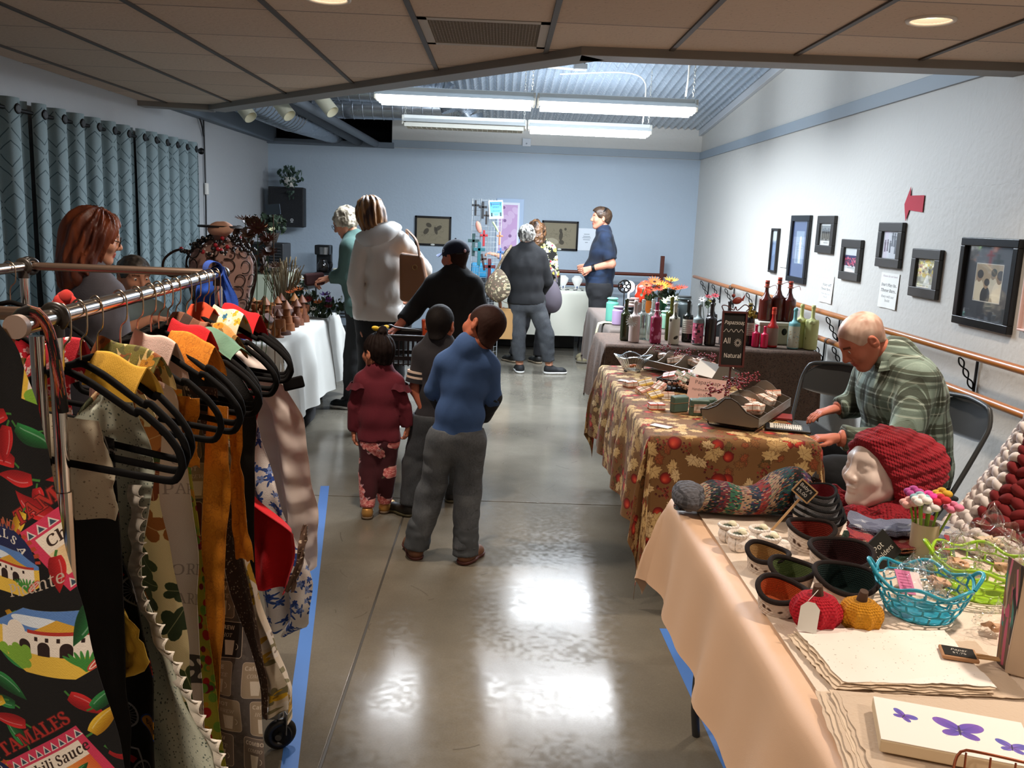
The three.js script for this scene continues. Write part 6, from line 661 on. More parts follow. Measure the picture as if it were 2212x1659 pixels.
{ const cm = fabric('#ffffff', { map: clothC, sheen: 0.2 }), RYc = 2.135, Xc = XL + 0.09;
  const lab = ['patterned blue grey grommet curtain nearest the camera on the left wall', 'middle patterned blue grey grommet curtain on the left wall', 'farthest patterned blue grey grommet curtain ending by the rod finial'];
  [[-4.1, -5.75], [-5.8, -7.35], [-7.4, -8.88]].forEach(([z0, z1], i) => {
    const t = thing('curtain', lab[i], 'curtain', [0, 0, 0], 0, 'left wall curtains'), n = 6;
    part(t, 'panel', sheet((u, v) => { const z = mix(z0, z1, u), y = mix(2.2, 0.06, v), ph = u * n * 2 * PI; const sway = 0.02 * vn(u * 5 + i * 9, v * 2.5, i); return [Xc + (0.05 - 0.012 * v) * sin(ph) + sway * v + 0.012 * v * sin(ph * 2 + i), y, z + 0.028 * sin(ph * 2) * (0.5 + v * 0.4), u * abs(z1 - z0) * 1.45, y]; }, 160, 40, 1, 1, 0.002), cm);
    for (let k = 0; k < n * 2; k++) { const u = (k + 0.5) / (n * 2), ph = u * n * 2 * PI, z = mix(z0, z1, (k + 0.5) / (n * 2)) ; part(t, 'grommet', torus(0.026, 0.007, Xc + 0.0 + 0.05 * sin(ph), RYc, z + 0.028 * sin(ph * 2) * 0.5, 0, sin(ph) > 0 ? PI / 2 : PI / 2, 0, 8, 20), mat('#1d1b1a', 0.35, { metalness: 0.7 })); part(t, 'grommet_eye', cyl(0.022, 0.022, 0.004, Xc + 0.052 * sin(ph) + 0.003, RYc, z, 18, 0, 0, PI / 2), mat('#0b0b0b', 0.5)); }
  });
  const r = thing('curtain_rod', 'dark curtain rod with round finial on the left wall', 'curtain rod', [0, 0, 0]); part(r, 'rod_tube', rod([Xc, RYc, -4.0], [Xc, RYc, -8.95], 0.013), blackMetal); part(r, 'finial', sph(0.032, Xc, RYc, -8.98), blackMetal); for (const z of [-8.92, -5.77]) part(r, 'bracket', rod([XL, RYc, z], [Xc, RYc, z], 0.009), blackMetal);
  const k = thing('hanging_cable', 'thin black cable hanging down the left wall beside the curtain', 'cable', [0, 0, 0]); part(k, 'wire', [tube([[XL + 0.02, 2.55, -9.28], [XL + 0.02, 2.2, -9.29], [XL + 0.025, 1.7, -9.28], [XL + 0.02, 1.3, -9.28], [XL + 0.02, 0.9, -9.28]], 0.009, 40, 6), tube([[XL + 0.02, 2.55, -9.05], [XL + 0.03, 2.42, -9.18], [XL + 0.02, 2.3, -9.28]], 0.008, 16, 6)], blackPlastic); part(k, 'plug', rbox(0.03, 0.12, 0.06, XL + 0.03, 1.78, -9.3, 0.01), whitePlastic); }
// ---------- right wall: barre, frames, notices ----------
{ const bw = mat('#f0c488', 0.32, { map: woodTex, clearcoat: 0.3 });
  const rail = (y, z0, z1, label, x = 2.45) => { const t = thing('barre_rail', label, 'handrail', [0, 0, 0]); const g = rod([x, y, z0], [x, y, z1], 0.021, 0.021, 20); uvBy(g, (px, py, pz) => [Math.atan2(py - y, px - x) * 0.1, pz]); part(t, 'wooden_rail', g, bw); return t; };
  const coup = (t, y, z) => part(t, 'coupling', rod([2.45, y, z - 0.02], [2.45, y, z + 0.02], 0.0235, 0.0235, 20), mat('#4a3320', 0.4));
  const br = (t, y, z) => { const g = [rbox(0.008, 0.22, 0.018, XR - 0.012, y - 0.13, z, 0.002)], a = [2.458, y - 0.03], b = [XR - 0.018, y - 0.2]; for (const s of [0, PI]) { const p = []; for (let k = 0; k <= 24; k++) { const u = k / 24, w = sin(u * PI * 3) * 0.013 * (s ? -1 : 1), dx = b[0] - a[0], dy = b[1] - a[1], L = hyp(dx, dy); p.push([a[0] + dx * u - dy / L * w, a[1] + dy * u + dx / L * w, z + 0.004 * cos(u * PI * 3) * (s ? -1 : 1)]); } g.push(tube(p, 0.0042, 40, 6)); } part(t, 'twisted_bracket', g, blackMetal); };
  const u1 = rail(0.975, -9.33, -11.15, 'far upper wooden barre rail on the right wall'), u2 = rail(1.0, -3.3, -9.27, 'long upper wooden barre rail on the right wall'), l = rail(0.8, -3.3, -7.7, 'lower wooden barre rail on the right wall');
  part(u1, 'end_cap', sph(0.026, 2.45, 0.975, -9.33), mat('#4a3320', 0.4)); coup(u2, 1.0, -5.9); coup(l, 0.8, -6.45);
  for (const z of [-10.8, -10.2, -9.6]) br(u1, 0.975, z); for (const z of [-8.75, -6.55, -4.6]) br(u2, 1.0, z); for (const z of [-6.8, -6.37, -4.9, -4.6]) br(l, 0.8, z); }
const glassM = mat('#ffffff', 0.03, { transmission: 1, thickness: 0, ior: 1.5 });
function frame(label, z0, z1, y0, y1, fw, m, pic, o = {}) { // on the right wall, seen along +x; z0 is the far (left) edge
  const w = abs(z1 - z0), h = y1 - y0, t = thing('picture_frame', label, 'picture frame', [XR, (y0 + y1) / 2, (z0 + z1) / 2], -PI / 2, o.group), d = o.d ?? 0.028;
  const bar = (W, H, x, y) => rbox(W, H, d, x, y, d / 2, 0.005); part(t, 'frame_moulding', [bar(w, fw, 0, h / 2 - fw / 2), bar(w, fw, 0, -h / 2 + fw / 2), bar(fw, h - fw * 2 + 0.002, w / 2 - fw / 2, 0), bar(fw, h - fw * 2 + 0.002, -w / 2 + fw / 2, 0)], m);
  part(t, 'picture', uvBy(box(w - fw * 2, h - fw * 2, 0.004, 0, 0, 0.008), (x, y) => [x / (w - fw * 2) + 0.5, y / (h - fw * 2) + 0.5]), mat('#ffffff', 0.6, { map: pic })); part(t, 'glass_pane', box(w - fw * 2, h - fw * 2, 0.002, 0, 0, 0.014), glassM); return t; }
const pict = (W, H, f) => ctex(W, H, f);
const figures = (c, pts, s, col) => { for (const [x, y, k] of pts) { const q = s * (k ?? 1); c.fillStyle = col; c.beginPath(); c.arc(x, y, q * 0.16, 0, 7); c.fill(); c.beginPath(); c.moveTo(x - q * 0.22, y + q * 0.2); c.quadraticCurveTo(x, y + q * 0.1, x + q * 0.22, y + q * 0.2); c.lineTo(x + q * 0.16, y + q * 0.75); c.lineTo(x + q * 0.2, y + q * 1.5); c.lineTo(x - q * 0.16, y + q * 1.5); c.lineTo(x - q * 0.14, y + q * 0.75); c.fill(); } };
const fDark = mat('#1f1c19', 0.4), fGrey = mat('#2c2a26', 0.38), fBlack = mat('#0f0f11', 0.22);
frame('slim dark frame with pale blue photograph, farthest on the right wall', -8.41, -8.2, 1.2, 1.61, 0.022, fDark, pict(256, 512, (c, w, h) => { c.fillStyle = '#cdd4d2'; c.fillRect(0, 0, w, h); c.fillStyle = '#5d7396'; c.beginPath(); c.moveTo(0, h * 0.35); for (let x = 0; x <= w; x += 16) c.lineTo(x, h * 0.33 - 50 * abs(sin(x * 0.05))); c.lineTo(w, h); c.lineTo(0, h); c.fill(); figures(c, [[60, 190], [120, 170], [190, 200]], 90, '#8ea6c6'); }));
frame('tall black frame with blue mat and pale figure photograph', -7.86, -7.38, 1.155, 1.727, 0.05, fBlack, pict(384, 512, (c, w, h) => { c.fillStyle = '#4f5f86'; c.fillRect(0, 0, w, h); c.fillStyle = '#8fa0b4'; c.fillRect(90, 90, 210, 300); figures(c, [[210, 160]], 150, '#d8dee4'); figures(c, [[140, 240]], 90, '#6d7f96'); }));
frame('wide brown black frame with group dance photograph, upper of the middle pair', -7.2, -6.83, 1.43, 1.722, 0.062, fGrey, pict(256, 256, (c, w, h) => { c.fillStyle = '#e0dfda'; c.fillRect(0, 0, w, h); c.fillStyle = '#7f807c'; c.fillRect(6, 22, w - 12, 180); figures(c, [[50, 70], [90, 60], [130, 80], [170, 64], [210, 72]], 78, '#2e2e2c'); c.fillStyle = '#1b1b1b'; c.font = 'bold 18px serif'; c.fillText('Reflections', 80, 232); }));
frame('wide brown black frame with pink and purple stage photograph', -6.64, -6.275, 1.255, 1.55, 0.06, fGrey, pict(256, 256, (c, w, h) => { c.fillStyle = '#d9dcd8'; c.fillRect(0, 0, w, h); c.fillStyle = '#2c2c5c'; c.fillRect(4, 80, w - 8, 110); const r = RNG(3); for (let i = 0; i < 80; i++) { c.fillStyle = r.pick(['#c8405c', '#e07a88', '#8a2848', '#401c30']); c.beginPath(); c.arc(r() * w, r.r(105, 188), r.r(5, 16), 0, 7); c.fill(); } c.fillStyle = '#333'; c.font = '15px serif'; c.fillText('Spring Performance', 60, 215); }));
frame('wide brown black frame with pale dancers photograph under the red arrow', -6.01, -5.65, 1.382, 1.675, 0.06, fGrey, pict(256, 256, (c, w, h) => { c.fillStyle = '#c9c9cc'; c.fillRect(0, 0, w, h); figures(c, [[40, 90], [80, 84], [120, 96]], 70, '#3a3a3c'); figures(c, [[150, 20], [185, 24], [222, 28], [205, 90]], 80, '#4c4c50'); }));
frame('wide brown black frame with yellow and grey crowd photograph', -5.475, -5.12, 1.229, 1.52, 0.06, fGrey, pict(256, 256, (c, w, h) => { const r = RNG(9); c.fillStyle = '#9a988c'; c.fillRect(0, 0, w, h); for (let i = 0; i < 160; i++) { c.fillStyle = r.pick(['#c8b04a', '#e0dcc8', '#4a4842', '#8c8a80', '#b0a468']); c.beginPath(); c.arc(r() * w, r() * 150, r.r(5, 18), 0, 7); c.fill(); } c.fillStyle = '#d9d8d2'; c.beginPath(); c.moveTo(100, 220); c.lineTo(150, 130); c.lineTo(190, 220); c.fill(); c.fillRect(0, 222, w, 34); c.fillStyle = '#222'; c.font = 'bold 15px serif'; c.fillText('The Nutcracker 1987', 20, 244); }));
frame('large black frame with sepia group portrait at the right edge', -4.89, -4.34, 1.127, 1.6, 0.045, fBlack, pict(512, 512, (c, w, h) => { c.fillStyle = '#23252b'; c.fillRect(0, 0, w, h); c.fillStyle = '#c8c4b8'; c.fillRect(116, 116, 292, 270); c.fillStyle = '#a59274'; c.fillRect(122, 122, 280, 258); const head = (x, y, s, hair, sk, body) => { c.fillStyle = body; c.beginPath(); c.ellipse(x, y + s * 2.5, s * 1.5, s * 2, 0, 0, 7); c.fill(); c.fillStyle = sk; c.beginPath(); c.ellipse(x, y, s * 0.72, s, 0.1, 0, 7); c.fill(); c.fillStyle = hair; c.beginPath(); c.ellipse(x + s * 0.15, y - s * 0.4, s * 0.85, s * 0.75, 0.2, 0, 7); c.fill(); }; c.save(); c.beginPath(); c.rect(122, 122, 280, 258); c.clip(); head(310, 190, 36, '#2b2015', '#8f7455', '#c9bda2'); head(165, 210, 40, '#231a12', '#8a6e50', '#d2c5a8'); head(380, 210, 44, '#2e2418', '#7d6448', '#dccfb2'); head(245, 260, 34, '#2a1f14', '#a08260', '#1d1712'); c.restore(); }), { d: 0.034 });
{ const t = tag(frame('pale pink hole punched board cropped at the right edge', -4.27, -3.7, 1.16, 1.47, 0.012, mat('#d8b8b0', 0.5), pict(64, 64, (c, w, h) => { c.fillStyle = '#e2c6bf'; c.fillRect(0, 0, w, h); })), null, 'board'); }
const paper = mat('#e4e2db', 0.75, DS);
const note = (label, z, y, w, h, lines, roll = 0, col = '#e4e2db') => { const tx = ctex(256, 340, (c, W, H) => { c.fillStyle = col; c.fillRect(0, 0, W, H); c.textAlign = 'center'; lines.forEach(([s, yy, f, cc]) => { c.font = f; c.fillStyle = cc; c.fillText(s, W / 2, yy, W - 30); }); }); return solo('paper_notice', label, 'notice', tf(uvBy(warp(new THREE.BoxGeometry(w, h, 0.0012, 8, 8, 1), (x, yy, q) => [x, yy, q + 0.006 * sstep(0, 1, -yy / h + 0.5) * abs(sin(x / w * 4))]), (x, yy) => [x / w + 0.5, yy / h + 0.5]), XR - 0.005, y, z, 0, -PI / 2, roll), mat('#ffffff', 0.8, { map: tx })); };
note('white paper notice with handwritten lines below the group dance frame', -6.9, 1.155, 0.27, 0.21, [['Please do not lean', 40, 'italic 24px serif', '#9a5a5a'], ['Stay off', 130, 'bold italic 44px serif', '#333'], ['These Bars...', 185, 'bold italic 42px serif', '#333'], ['they will not', 240, '30px serif', '#444'], ['hold!', 280, '30px serif', '#444']]);
note('white paper notice with handwritten lines below the pale dancers frame', -5.79, 1.232, 0.27, 0.23, [['Please do not lean', 40, 'italic 24px serif', '#7a5a6a'], ["Don't Play On..", 130, 'bold italic 38px serif', '#333'], ['These Bars..', 185, 'bold italic 42px serif', '#333'], ['they will not', 240, '30px serif', '#444'], ['hold!', 280, '30px serif', '#444']]);
note('faint white sheet between the two blue toned frames', -8.02, 1.4, 0.2, 0.27, [['. . .', 120, '40px serif', '#999'], ['. .', 180, '40px serif', '#999']], 0, '#d6d6d2');
solo('paper_arrow', 'red paper arrow pointing left on the right wall', 'arrow', tf(prism([[-0.135, -0.01], [-0.075, 0.1], [-0.066, 0.045], [0.12, 0.05], [0.125, -0.052], [-0.058, -0.045], [-0.09, -0.115]], 0.0015), XR - 0.006, 1.795, -5.57, 0, -PI / 2, -0.04), mat('#b8283c', 0.8));
// ---------- back wall ----------
function backFrame(label, x0, x1, y0, y1, fw, m, pic) { const w = x1 - x0, h = y1 - y0, t = thing('picture_frame', label, 'picture frame', [(x0 + x1) / 2, (y0 + y1) / 2, ZB]); const bar = (W, H, x, y) => rbox(W, H, 0.03, x, y, 0.016, 0.004); part(t, 'frame_moulding', [bar(w, fw, 0, h / 2 - fw / 2), bar(w, fw, 0, -h / 2 + fw / 2), bar(fw, h, w / 2 - fw / 2, 0), bar(fw, h, -w / 2 + fw / 2, 0)], m); part(t, 'picture', uvBy(box(w - fw * 2, h - fw * 2, 0.004, 0, 0, 0.012), (x, y) => [x / (w - fw * 2) + 0.5, y / (h - fw * 2) + 0.5]), mat('#ffffff', 0.7, { map: pic })); part(t, 'name_plate', tf(sph(0.03, 0, 0, 0, [1, 0.4, 0.15]), 0, -h / 2 + fw / 2, 0.03), mat('#c8c8c0', 0.4)); return t; }
const sketch = (seed, figs) => pict(384, 288, (c, w, h) => { c.fillStyle = '#857a62'; c.fillRect(0, 0, w, h); const r = RNG(seed); c.strokeStyle = 'rgba(60,50,36,.5)'; for (let i = 0; i < 60; i++) { const x = r.r(60, 320), y = r.r(60, 250); c.lineWidth = r.r(0.6, 2); c.beginPath(); c.moveTo(x, y); c.quadraticCurveTo(x + r.r(-40, 40), y + r.r(-30, 30), x + r.r(-70, 70), y + r.r(-20, 50)); c.stroke(); } figs(c); });
backFrame('black framed brown sketch on the back wall left of the wire rack', -1.15, -0.67, 1.21, 1.595, 0.026, fBlack, sketch(1, (c) => { c.fillStyle = 'rgba(50,42,30,.75)'; for (const [x, y, a, b, q] of [[140, 80, 34, 24, 0.4], [110, 150, 26, 40, 0.7], [255, 110, 44, 22, -0.6], [225, 140, 18, 46, -0.3]]) { c.beginPath(); c.ellipse(x, y, a, b, q, 0, 7); c.fill(); } }));
backFrame('black framed brown sketch of a figure on the back wall beside the white sheet', 0.53, 1.015, 1.215, 1.6, 0.026, fBlack, sketch(2, (c) => { c.fillStyle = 'rgba(50,42,30,.75)'; for (const [x, y, a, b, q] of [[200, 90, 18, 24, 0], [205, 150, 22, 52, 0.1], [255, 70, 14, 16, 0], [215, 220, 30, 26, 0.4]]) { c.beginPath(); c.ellipse(x, y, a, b, q, 0, 7); c.fill(); } c.fillStyle = 'rgba(200,190,165,.5)'; c.beginPath(); c.ellipse(110, 210, 70, 34, 0.2, 0, 7); c.fill(); }));
solo('paper_notice', 'white printed sheet taped to the back wall behind the man', 'notice', uvBy(box(0.235, 0.29, 0.002, 1.13, 1.37, ZB + 0.004), (x, y) => [(x - 1.0125) / 0.235, (y - 1.225) / 0.29]), mat('#ffffff', 0.8, { map: pict(128, 160, (c, w, h) => { c.fillStyle = '#dfe4ea'; c.fillRect(0, 0, w, h); c.fillStyle = '#7f8890'; for (const [y, q] of [[40, 40], [56, 50], [66, 60], [80, 50], [100, 20]]) c.fillRect(64 - q / 2, y, q, 4); }) }));
{ const t = thing('poster', 'pale pink poster in a white and blue frame behind the wire rack', 'poster', [0.08, 1.49, ZB]); part(t, 'frame_moulding', rbox(0.36, 0.72, 0.02, 0.02, 0.01, 0.012, 0.004), mat('#a9bdd6', 0.5)); part(t, 'mat_board', box(0.29, 0.66, 0.004, 0.0, -0.01, 0.024), mat('#e2e4ea', 0.6)); part(t, 'print', uvBy(box(0.24, 0.6, 0.004, 0.0, -0.01, 0.028), (x, y) => [x / 0.24 + 0.5, (y + 0.01) / 0.6 + 0.5]), mat('#ffffff', 0.6, { map: pict(128, 320, (c, w, h) => { c.fillStyle = '#c9a2cc'; c.fillRect(0, 0, w, h); c.fillStyle = '#d6b8d8'; for (let i = 0; i < 12; i++) { c.beginPath(); c.ellipse((i * 53) % w, (i * 97) % h, 30, 20, i, 0, 7); c.fill(); } c.fillStyle = '#8a6494'; for (const [x, y] of [[30, 20], [40, 110], [80, 215], [50, 300]]) { c.beginPath(); c.arc(x, y, 11, 0, 7); c.fill(); } }) })); }
{ const t = thing('wooden_barre', 'reddish wooden portable barre with two rails by the back wall', 'barre', [0, 0, 0]), m = mat('#7a3f22', 0.4, { map: woodTex }); part(t, 'upper_rail', rod([0.1, 0.95, -11.62], [2.19, 0.95, -11.62], 0.022, 0.022, 16), m); part(t, 'lower_rail', rod([0.1, 0.8, -11.62], [2.15, 0.78, -11.62], 0.02, 0.02, 16), m); for (const x of [0.15, 2.12]) { part(t, 'post', rbox(0.05, 1.2, 0.05, x, 0.6, -11.62, 0.006), m); part(t, 'foot', rbox(0.06, 0.05, 0.4, x, 0.025, -11.6, 0.01), m); } }
{ // wire grid display with crosses
  const t = thing('wire_grid_rack', 'white wire grid display tower hung with crosses', 'display rack', [-0.17, 0, -9.7]); const wm = mat('#b4b8ba', 0.4);
  const panel = (x0, z0, x1, z1) => { const g = [], L = hyp(x1 - x0, z1 - z0), n = Math.round(L / 0.055); for (let i = 0; i <= n; i++) { const u = i / n; g.push(rod([mix(x0, x1, u), 0.06, mix(z0, z1, u)], [mix(x0, x1, u), 1.8, mix(z0, z1, u)], i % n ? 0.0016 : 0.004, undefined, 5)); } for (let y = 0.08; y <= 1.8; y += 0.055) g.push(rod([x0, y, z0], [x1, y, z1], 0.0016, undefined, 5)); g.forEach((q) => q); part(t, 'grid_panel', g, wm); };
  panel(-0.16, -0.1, -0.06, 0.12); panel(-0.06, 0.12, 0.02, 0.12); panel(0.02, 0.12, 0.16, -0.08);
  const cross = (label, x, y, z, s, col, r = 0) => solo('cross', label, 'cross', tf(join([rbox(0.028 * s, 0.2 * s, 0.014, 0, 0, 0, 0.004), rbox(0.1 * s, 0.028 * s, 0.014, 0, 0.035 * s, 0, 0.004)]), x, y, z, 0, 0, r), mat(col, 0.5));
  cross('dark green cross on the left edge of the wire rack', -0.3, 1.31, -9.6, 1.2, '#2c4a48'); cross('teal cross low on the left of the wire rack', -0.235, 1.22, -9.55, 1.25, '#1f5f66'); cross('red cross in the middle of the wire rack', -0.19, 1.385, -9.56, 0.85, '#a01c24'); cross('small copper cross on the right of the wire rack', -0.02, 1.39, -9.56, 0.7, '#b07858'); cross('dark red cross low on the wire rack', -0.12, 1.04, -9.56, 1.3, '#5c1a20'); cross('blue cross near the reaching hand', -0.005, 1.22, -9.57, 0.7, '#4a6a9a'); cross('black cross at the top left of the wire rack', -0.29, 1.7, -9.6, 0.8, '#1a1a1c'); cross('black cross at the top middle of the wire rack', -0.21, 1.68, -9.56, 0.9, '#161618'); cross('brown black cross under the printed sign', -0.17, 1.6, -9.56, 0.7, '#241c1a'); cross('dark brown cross below the teal one', -0.19, 1.13, -9.56, 0.9, '#3a2420', 0.2);
  solo('printed_sign', 'blue printed sign clipped at the top of the wire rack', 'sign', tf(uvBy(new THREE.BoxGeometry(0.15, 0.19, 0.003), (x, y) => [x / 0.15 + 0.5, y / 0.19 + 0.5]), -0.07, 1.69, -9.55, -0.06, 0.1, 0.08), mat('#ffffff', 0.6, { map: pict(128, 160, (c, w, h) => { c.fillStyle = '#e8ecee'; c.fillRect(0, 0, w, h); const g = c.createLinearGradient(0, 0, 0, h); g.addColorStop(0, '#2a62b0'); g.addColorStop(0.6, '#58b0d8'); g.addColorStop(1, '#9adce8'); c.fillStyle = g; c.fillRect(8, 10, w - 16, h - 26); c.fillStyle = '#123a8a'; c.font = 'bold 20px sans-serif'; c.textAlign = 'center'; c.fillText('WOOD', 64, 40); c.fillText('SPIRIT', 64, 66); c.fillText('CROSSES', 64, 100); c.fillText('$20', 64, 130); c.fillStyle = '#1a2a30'; for (const x of [16, 98]) { c.fillRect(x + 4, 20, 5, 30); c.fillRect(x, 28, 14, 5); c.fillRect(x, 105, 14, 34); } }) }));
  solo('green_tassel', 'pale green ribbon hanging in the wire rack', 'ribbon', tube([[-0.1, 1.56, -9.56], [-0.06, 1.5, -9.55], [-0.04, 1.46, -9.55]], 0.012, 10, 6), fabric('#a8c088')); solo('fabric_ornament', 'coral fabric ornament on the left of the wire rack', 'ornament', tf(sph(0.05, 0, 0, 0, [0.6, 1.3, 0.4]), -0.25, 1.5, -9.57, 0, 0, 0.3), fabric('#c88a78'));
  solo('storage_tub', 'translucent light blue plastic tub behind the wire rack', 'tub', warp(rbox(0.26, 0.17, 0.2, -0.2, 1.02, -9.95, 0.03, 0, 0, 0, 4), (x, y, z) => [x, y + 0.01 * vn(x * 9, z * 9), z]), mat('#3fa8d8', 0.35, { transmission: 0.3, thickness: 0 })); solo('stand_box', 'small black display box under the blue tub', 'box', rbox(0.28, 0.93, 0.22, -0.2, 0.467, -9.96, 0.01), mat('#25262a', 0.6));
  const pl = thing('oval_plaque', 'oval glass plaque with blue rim, green and yellow centre', 'plaque', [-0.08, 0.88, -9.4]); part(pl, 'rim', tf(new THREE.TorusGeometry(0.085, 0.014, 10, 36), 0, 0, 0, 0, 0.2, 0, [0.62, 1.35, 1]), mat('#2a48a8', 0.2)); part(pl, 'disc', tf(uvBy(new THREE.CylinderGeometry(0.08, 0.08, 0.01, 32), (x, y, z) => [x / 0.16 + 0.5, z / 0.16 + 0.5]), 0, 0, 0, PI / 2, 0.2, 0, [0.62, 1, 1.35]), mat('#ffffff', 0.25, { map: pict(64, 64, (c, w, h) => { c.fillStyle = '#6a8ad8'; c.fillRect(0, 0, w, h); c.fillStyle = '#3c5a34'; c.beginPath(); c.ellipse(22, 40, 20, 26, 0.3, 0, 7); c.fill(); c.fillStyle = '#a8b85c'; c.beginPath(); c.ellipse(42, 38, 12, 20, 0.4, 0, 7); c.fill(); c.fillStyle = '#c89a5a'; c.fillRect(20, 12, 20, 12); }) })); part(pl, 'hanger_wire', tube([[0, 0.115, 0], [-0.02, 0.2, -0.06], [-0.02, 0.25, -0.15]], 0.002, 12, 5), steel);
}
// jewellery table
{ const bust = (label, x, m, s = 1) => { const t = thing('necklace_bust', label, 'necklace display', [x, 0.762, -11.05], 0, 'necklace displays'); const g = sheet((u, v) => { const y = v * 0.17 * s, w = (0.018 + 0.05 * sstep(0, 0.75, v) - 0.035 * sstep(0.78, 1, v)) * s, a = mix(-1.4, 1.4, u); return [sin(a) * w, y, 0.02 + cos(a) * w * 0.45 - 0.06 * v * s]; }, 18, 18, 1, 1, 0.006); part(t, 'bust_form', g, m); part(t, 'pendant', sph(0.011, 0, 0.03 * s, 0.045, [0.8, 1.3, 0.5]), mat('#2a4a7a', 0.3)); part(t, 'base', rbox(0.08 * s, 0.01, 0.07, 0, 0.005, -0.01, 0.003), m); return t; };
  bust('black necklace bust left on the jewellery table', 0.72, mat('#0e0e10', 0.6)); bust('white necklace bust left of the standing man', 0.79, whitePlastic, 1.0); bust('white necklace bust partly behind the standing man', 0.965, whitePlastic, 1.0);
  for (let k = 0; k < 9; k++) solo('ring', 'small dark ring laid on the cream jewellery cloth', 'ring', torus(0.011, 0.004, 0.62 + (k % 5) * 0.1 + 0.03 * (k > 4), 0.767, -10.88 - 0.05 * (k > 4), PI / 2), mat('#3a3a40', 0.3, { metalness: 0.7 }), 'rings on the jewellery table');
  solo('blue_card', 'small blue printed card leaning on the jewellery table', 'card', box(0.06, 0.13, 0.004, 0.66, 0.828, -11.1, -0.2), mat('#4a7ac0', 0.6)); }
{ const cr = [[0.05, 'black storage crate under the cream table, left of the trio'], [0.42, 'black storage crate under the middle of the cream table'], [0.82, 'black storage crate under the right end of the cream table']]; cr.forEach(([x, l]) => { const t = thing('storage_crate', l, 'crate', [x, 0, -11.3]); part(t, 'crate_body', rbox(0.32, 0.2, 0.3, 0, 0.1, 0, 0.012), blackPlastic); part(t, 'crate_lid', rbox(0.34, 0.03, 0.32, 0, 0.212, 0, 0.008), mat('#1d1e20', 0.5)); }); solo('duffel_bag', 'dark cloth bag on the floor under the wooden toy table', 'bag', warp(rbox(0.5, 0.2, 0.3, -1.62, 0.105, -6.5, 0.08, 0, 0, 0, 5), (x, y, z) => [x, y + (y > 0.08 ? 0.03 * vn(x * 8, z * 8) : 0), z]), fabric('#17171a')); }

{ const t = thing('wall_speaker', 'black loudspeaker mounted high in the far left corner', 'speaker', [-2.76, 1.635, -11.55], 0.12); part(t, 'cabinet', rbox(0.44, 0.5, 0.3, 0, 0, 0, 0.012), mat('#0f1012', 0.6)); part(t, 'grille', rbox(0.4, 0.46, 0.012, 0, 0, 0.152, 0.006), mat('#15161a', 0.8, { bumpMap: speckT(60), bumpScale: 0.002 })); part(t, 'logo', [torus(0.017, 0.003, 0.07, -0.16, 0.16), ...[0, 1, 2].map((k) => rod([0.07, -0.16, 0.16], [0.07 + 0.015 * sin(k * 2.09), -0.16 + 0.015 * cos(k * 2.09), 0.16], 0.002)), box(0.03, 0.006, 0.003, 0.07, -0.188, 0.16)], mat('#c8c8c8', 0.4)); part(t, 'bracket', rod([0.0, -0.2, -0.15], [0.0, -0.2, -0.24], 0.02), blackMetal); }
const leafGeo = (r, n, box3, size, cx = 0, cy = 0, cz = 0) => { const g = []; for (let i = 0; i < n; i++) { const s = size * r.r(0.6, 1.2), q = sheet((u, v) => { const w = sin(PI * v) * (0.5 + 0.2 * (1 - v)); return [(u - 0.5) * w * s, v * s - s / 2, 0.25 * s * (v - 0.5) * (v - 0.5) + 0.12 * s * abs(u - 0.5)]; }, 2, 4); let a = r() * 6.3, b = Math.acos(r.r(-1, 1)), k = Math.cbrt(r()); g.push(tf(q, cx + box3[0] * k * sin(b) * cos(a), cy + box3[1] * k * cos(b), cz + box3[2] * k * sin(b) * sin(a), r.r(-1.2, 1.2), r() * 6.3, r.r(-1, 1))); } return g; };
const leafM = (c) => mat(c, 0.6, { side: THREE.DoubleSide, transmission: 0.15, thickness: 0 });
function bloom(r, n, cols, ctr) { const g = []; for (let k = 0; k < n; k++) { const a = k / n * 2 * PI; g.push(tf(sheet((u, v) => { const w = sin(PI * (0.12 + 0.88 * v)) * 0.5; return [(u - 0.5) * w * r * (n > 8 ? 0.5 : 0.95), 0.1 * r + 0.3 * r * v * v - 0.1 * r * abs(u - 0.5), v * r]; }, 2, 4), 0, 0, 0, 0, a, 0)); } return join(g); }
function bouquet(label, pos, rows, o = {}) { // rows: [x, y, z, radius, petals, colour, tilt]
  const t = thing('flower_arrangement', label, 'flowers', pos), r = RNG(o.seed ?? 5); const mats = {};
  rows.forEach(([x, y, z, R, n, col]) => { mats[col] ??= mat(col, 0.7, DS); const f = part(t, 'blossom', tf(bloom(R, n), x, y, z, r.r(0.2, 0.9), r.r(-0.8, 0.8), 0), mats[col]); part(f, 'flower_centre', sph(R * 0.22, x, y + R * 0.12, z, [1, 0.6, 1], 10, 8), mat(o.ctr ?? '#4a2c10', 0.8)); });
  part(t, 'stems', rows.map(([x, y, z]) => tube([[x * 0.2, o.base ?? 0.1, z * 0.2], [x * 0.6, y * 0.6, z * 0.6], [x, y, z]], 0.0025, 6, 5)), leafM('#3a5a2a')).userData.kind = 'stuff'; if (o.leaves) part(t, 'leaves', leafGeo(r, o.leaves[0], o.leaves[1], o.leaves[2], 0, o.leaves[3], 0), leafM(o.leaves[4] ?? '#3c5a32')).userData.kind = 'stuff'; if (o.vase) part(t, 'vase', o.vase[0], o.vase[1]); return t; }
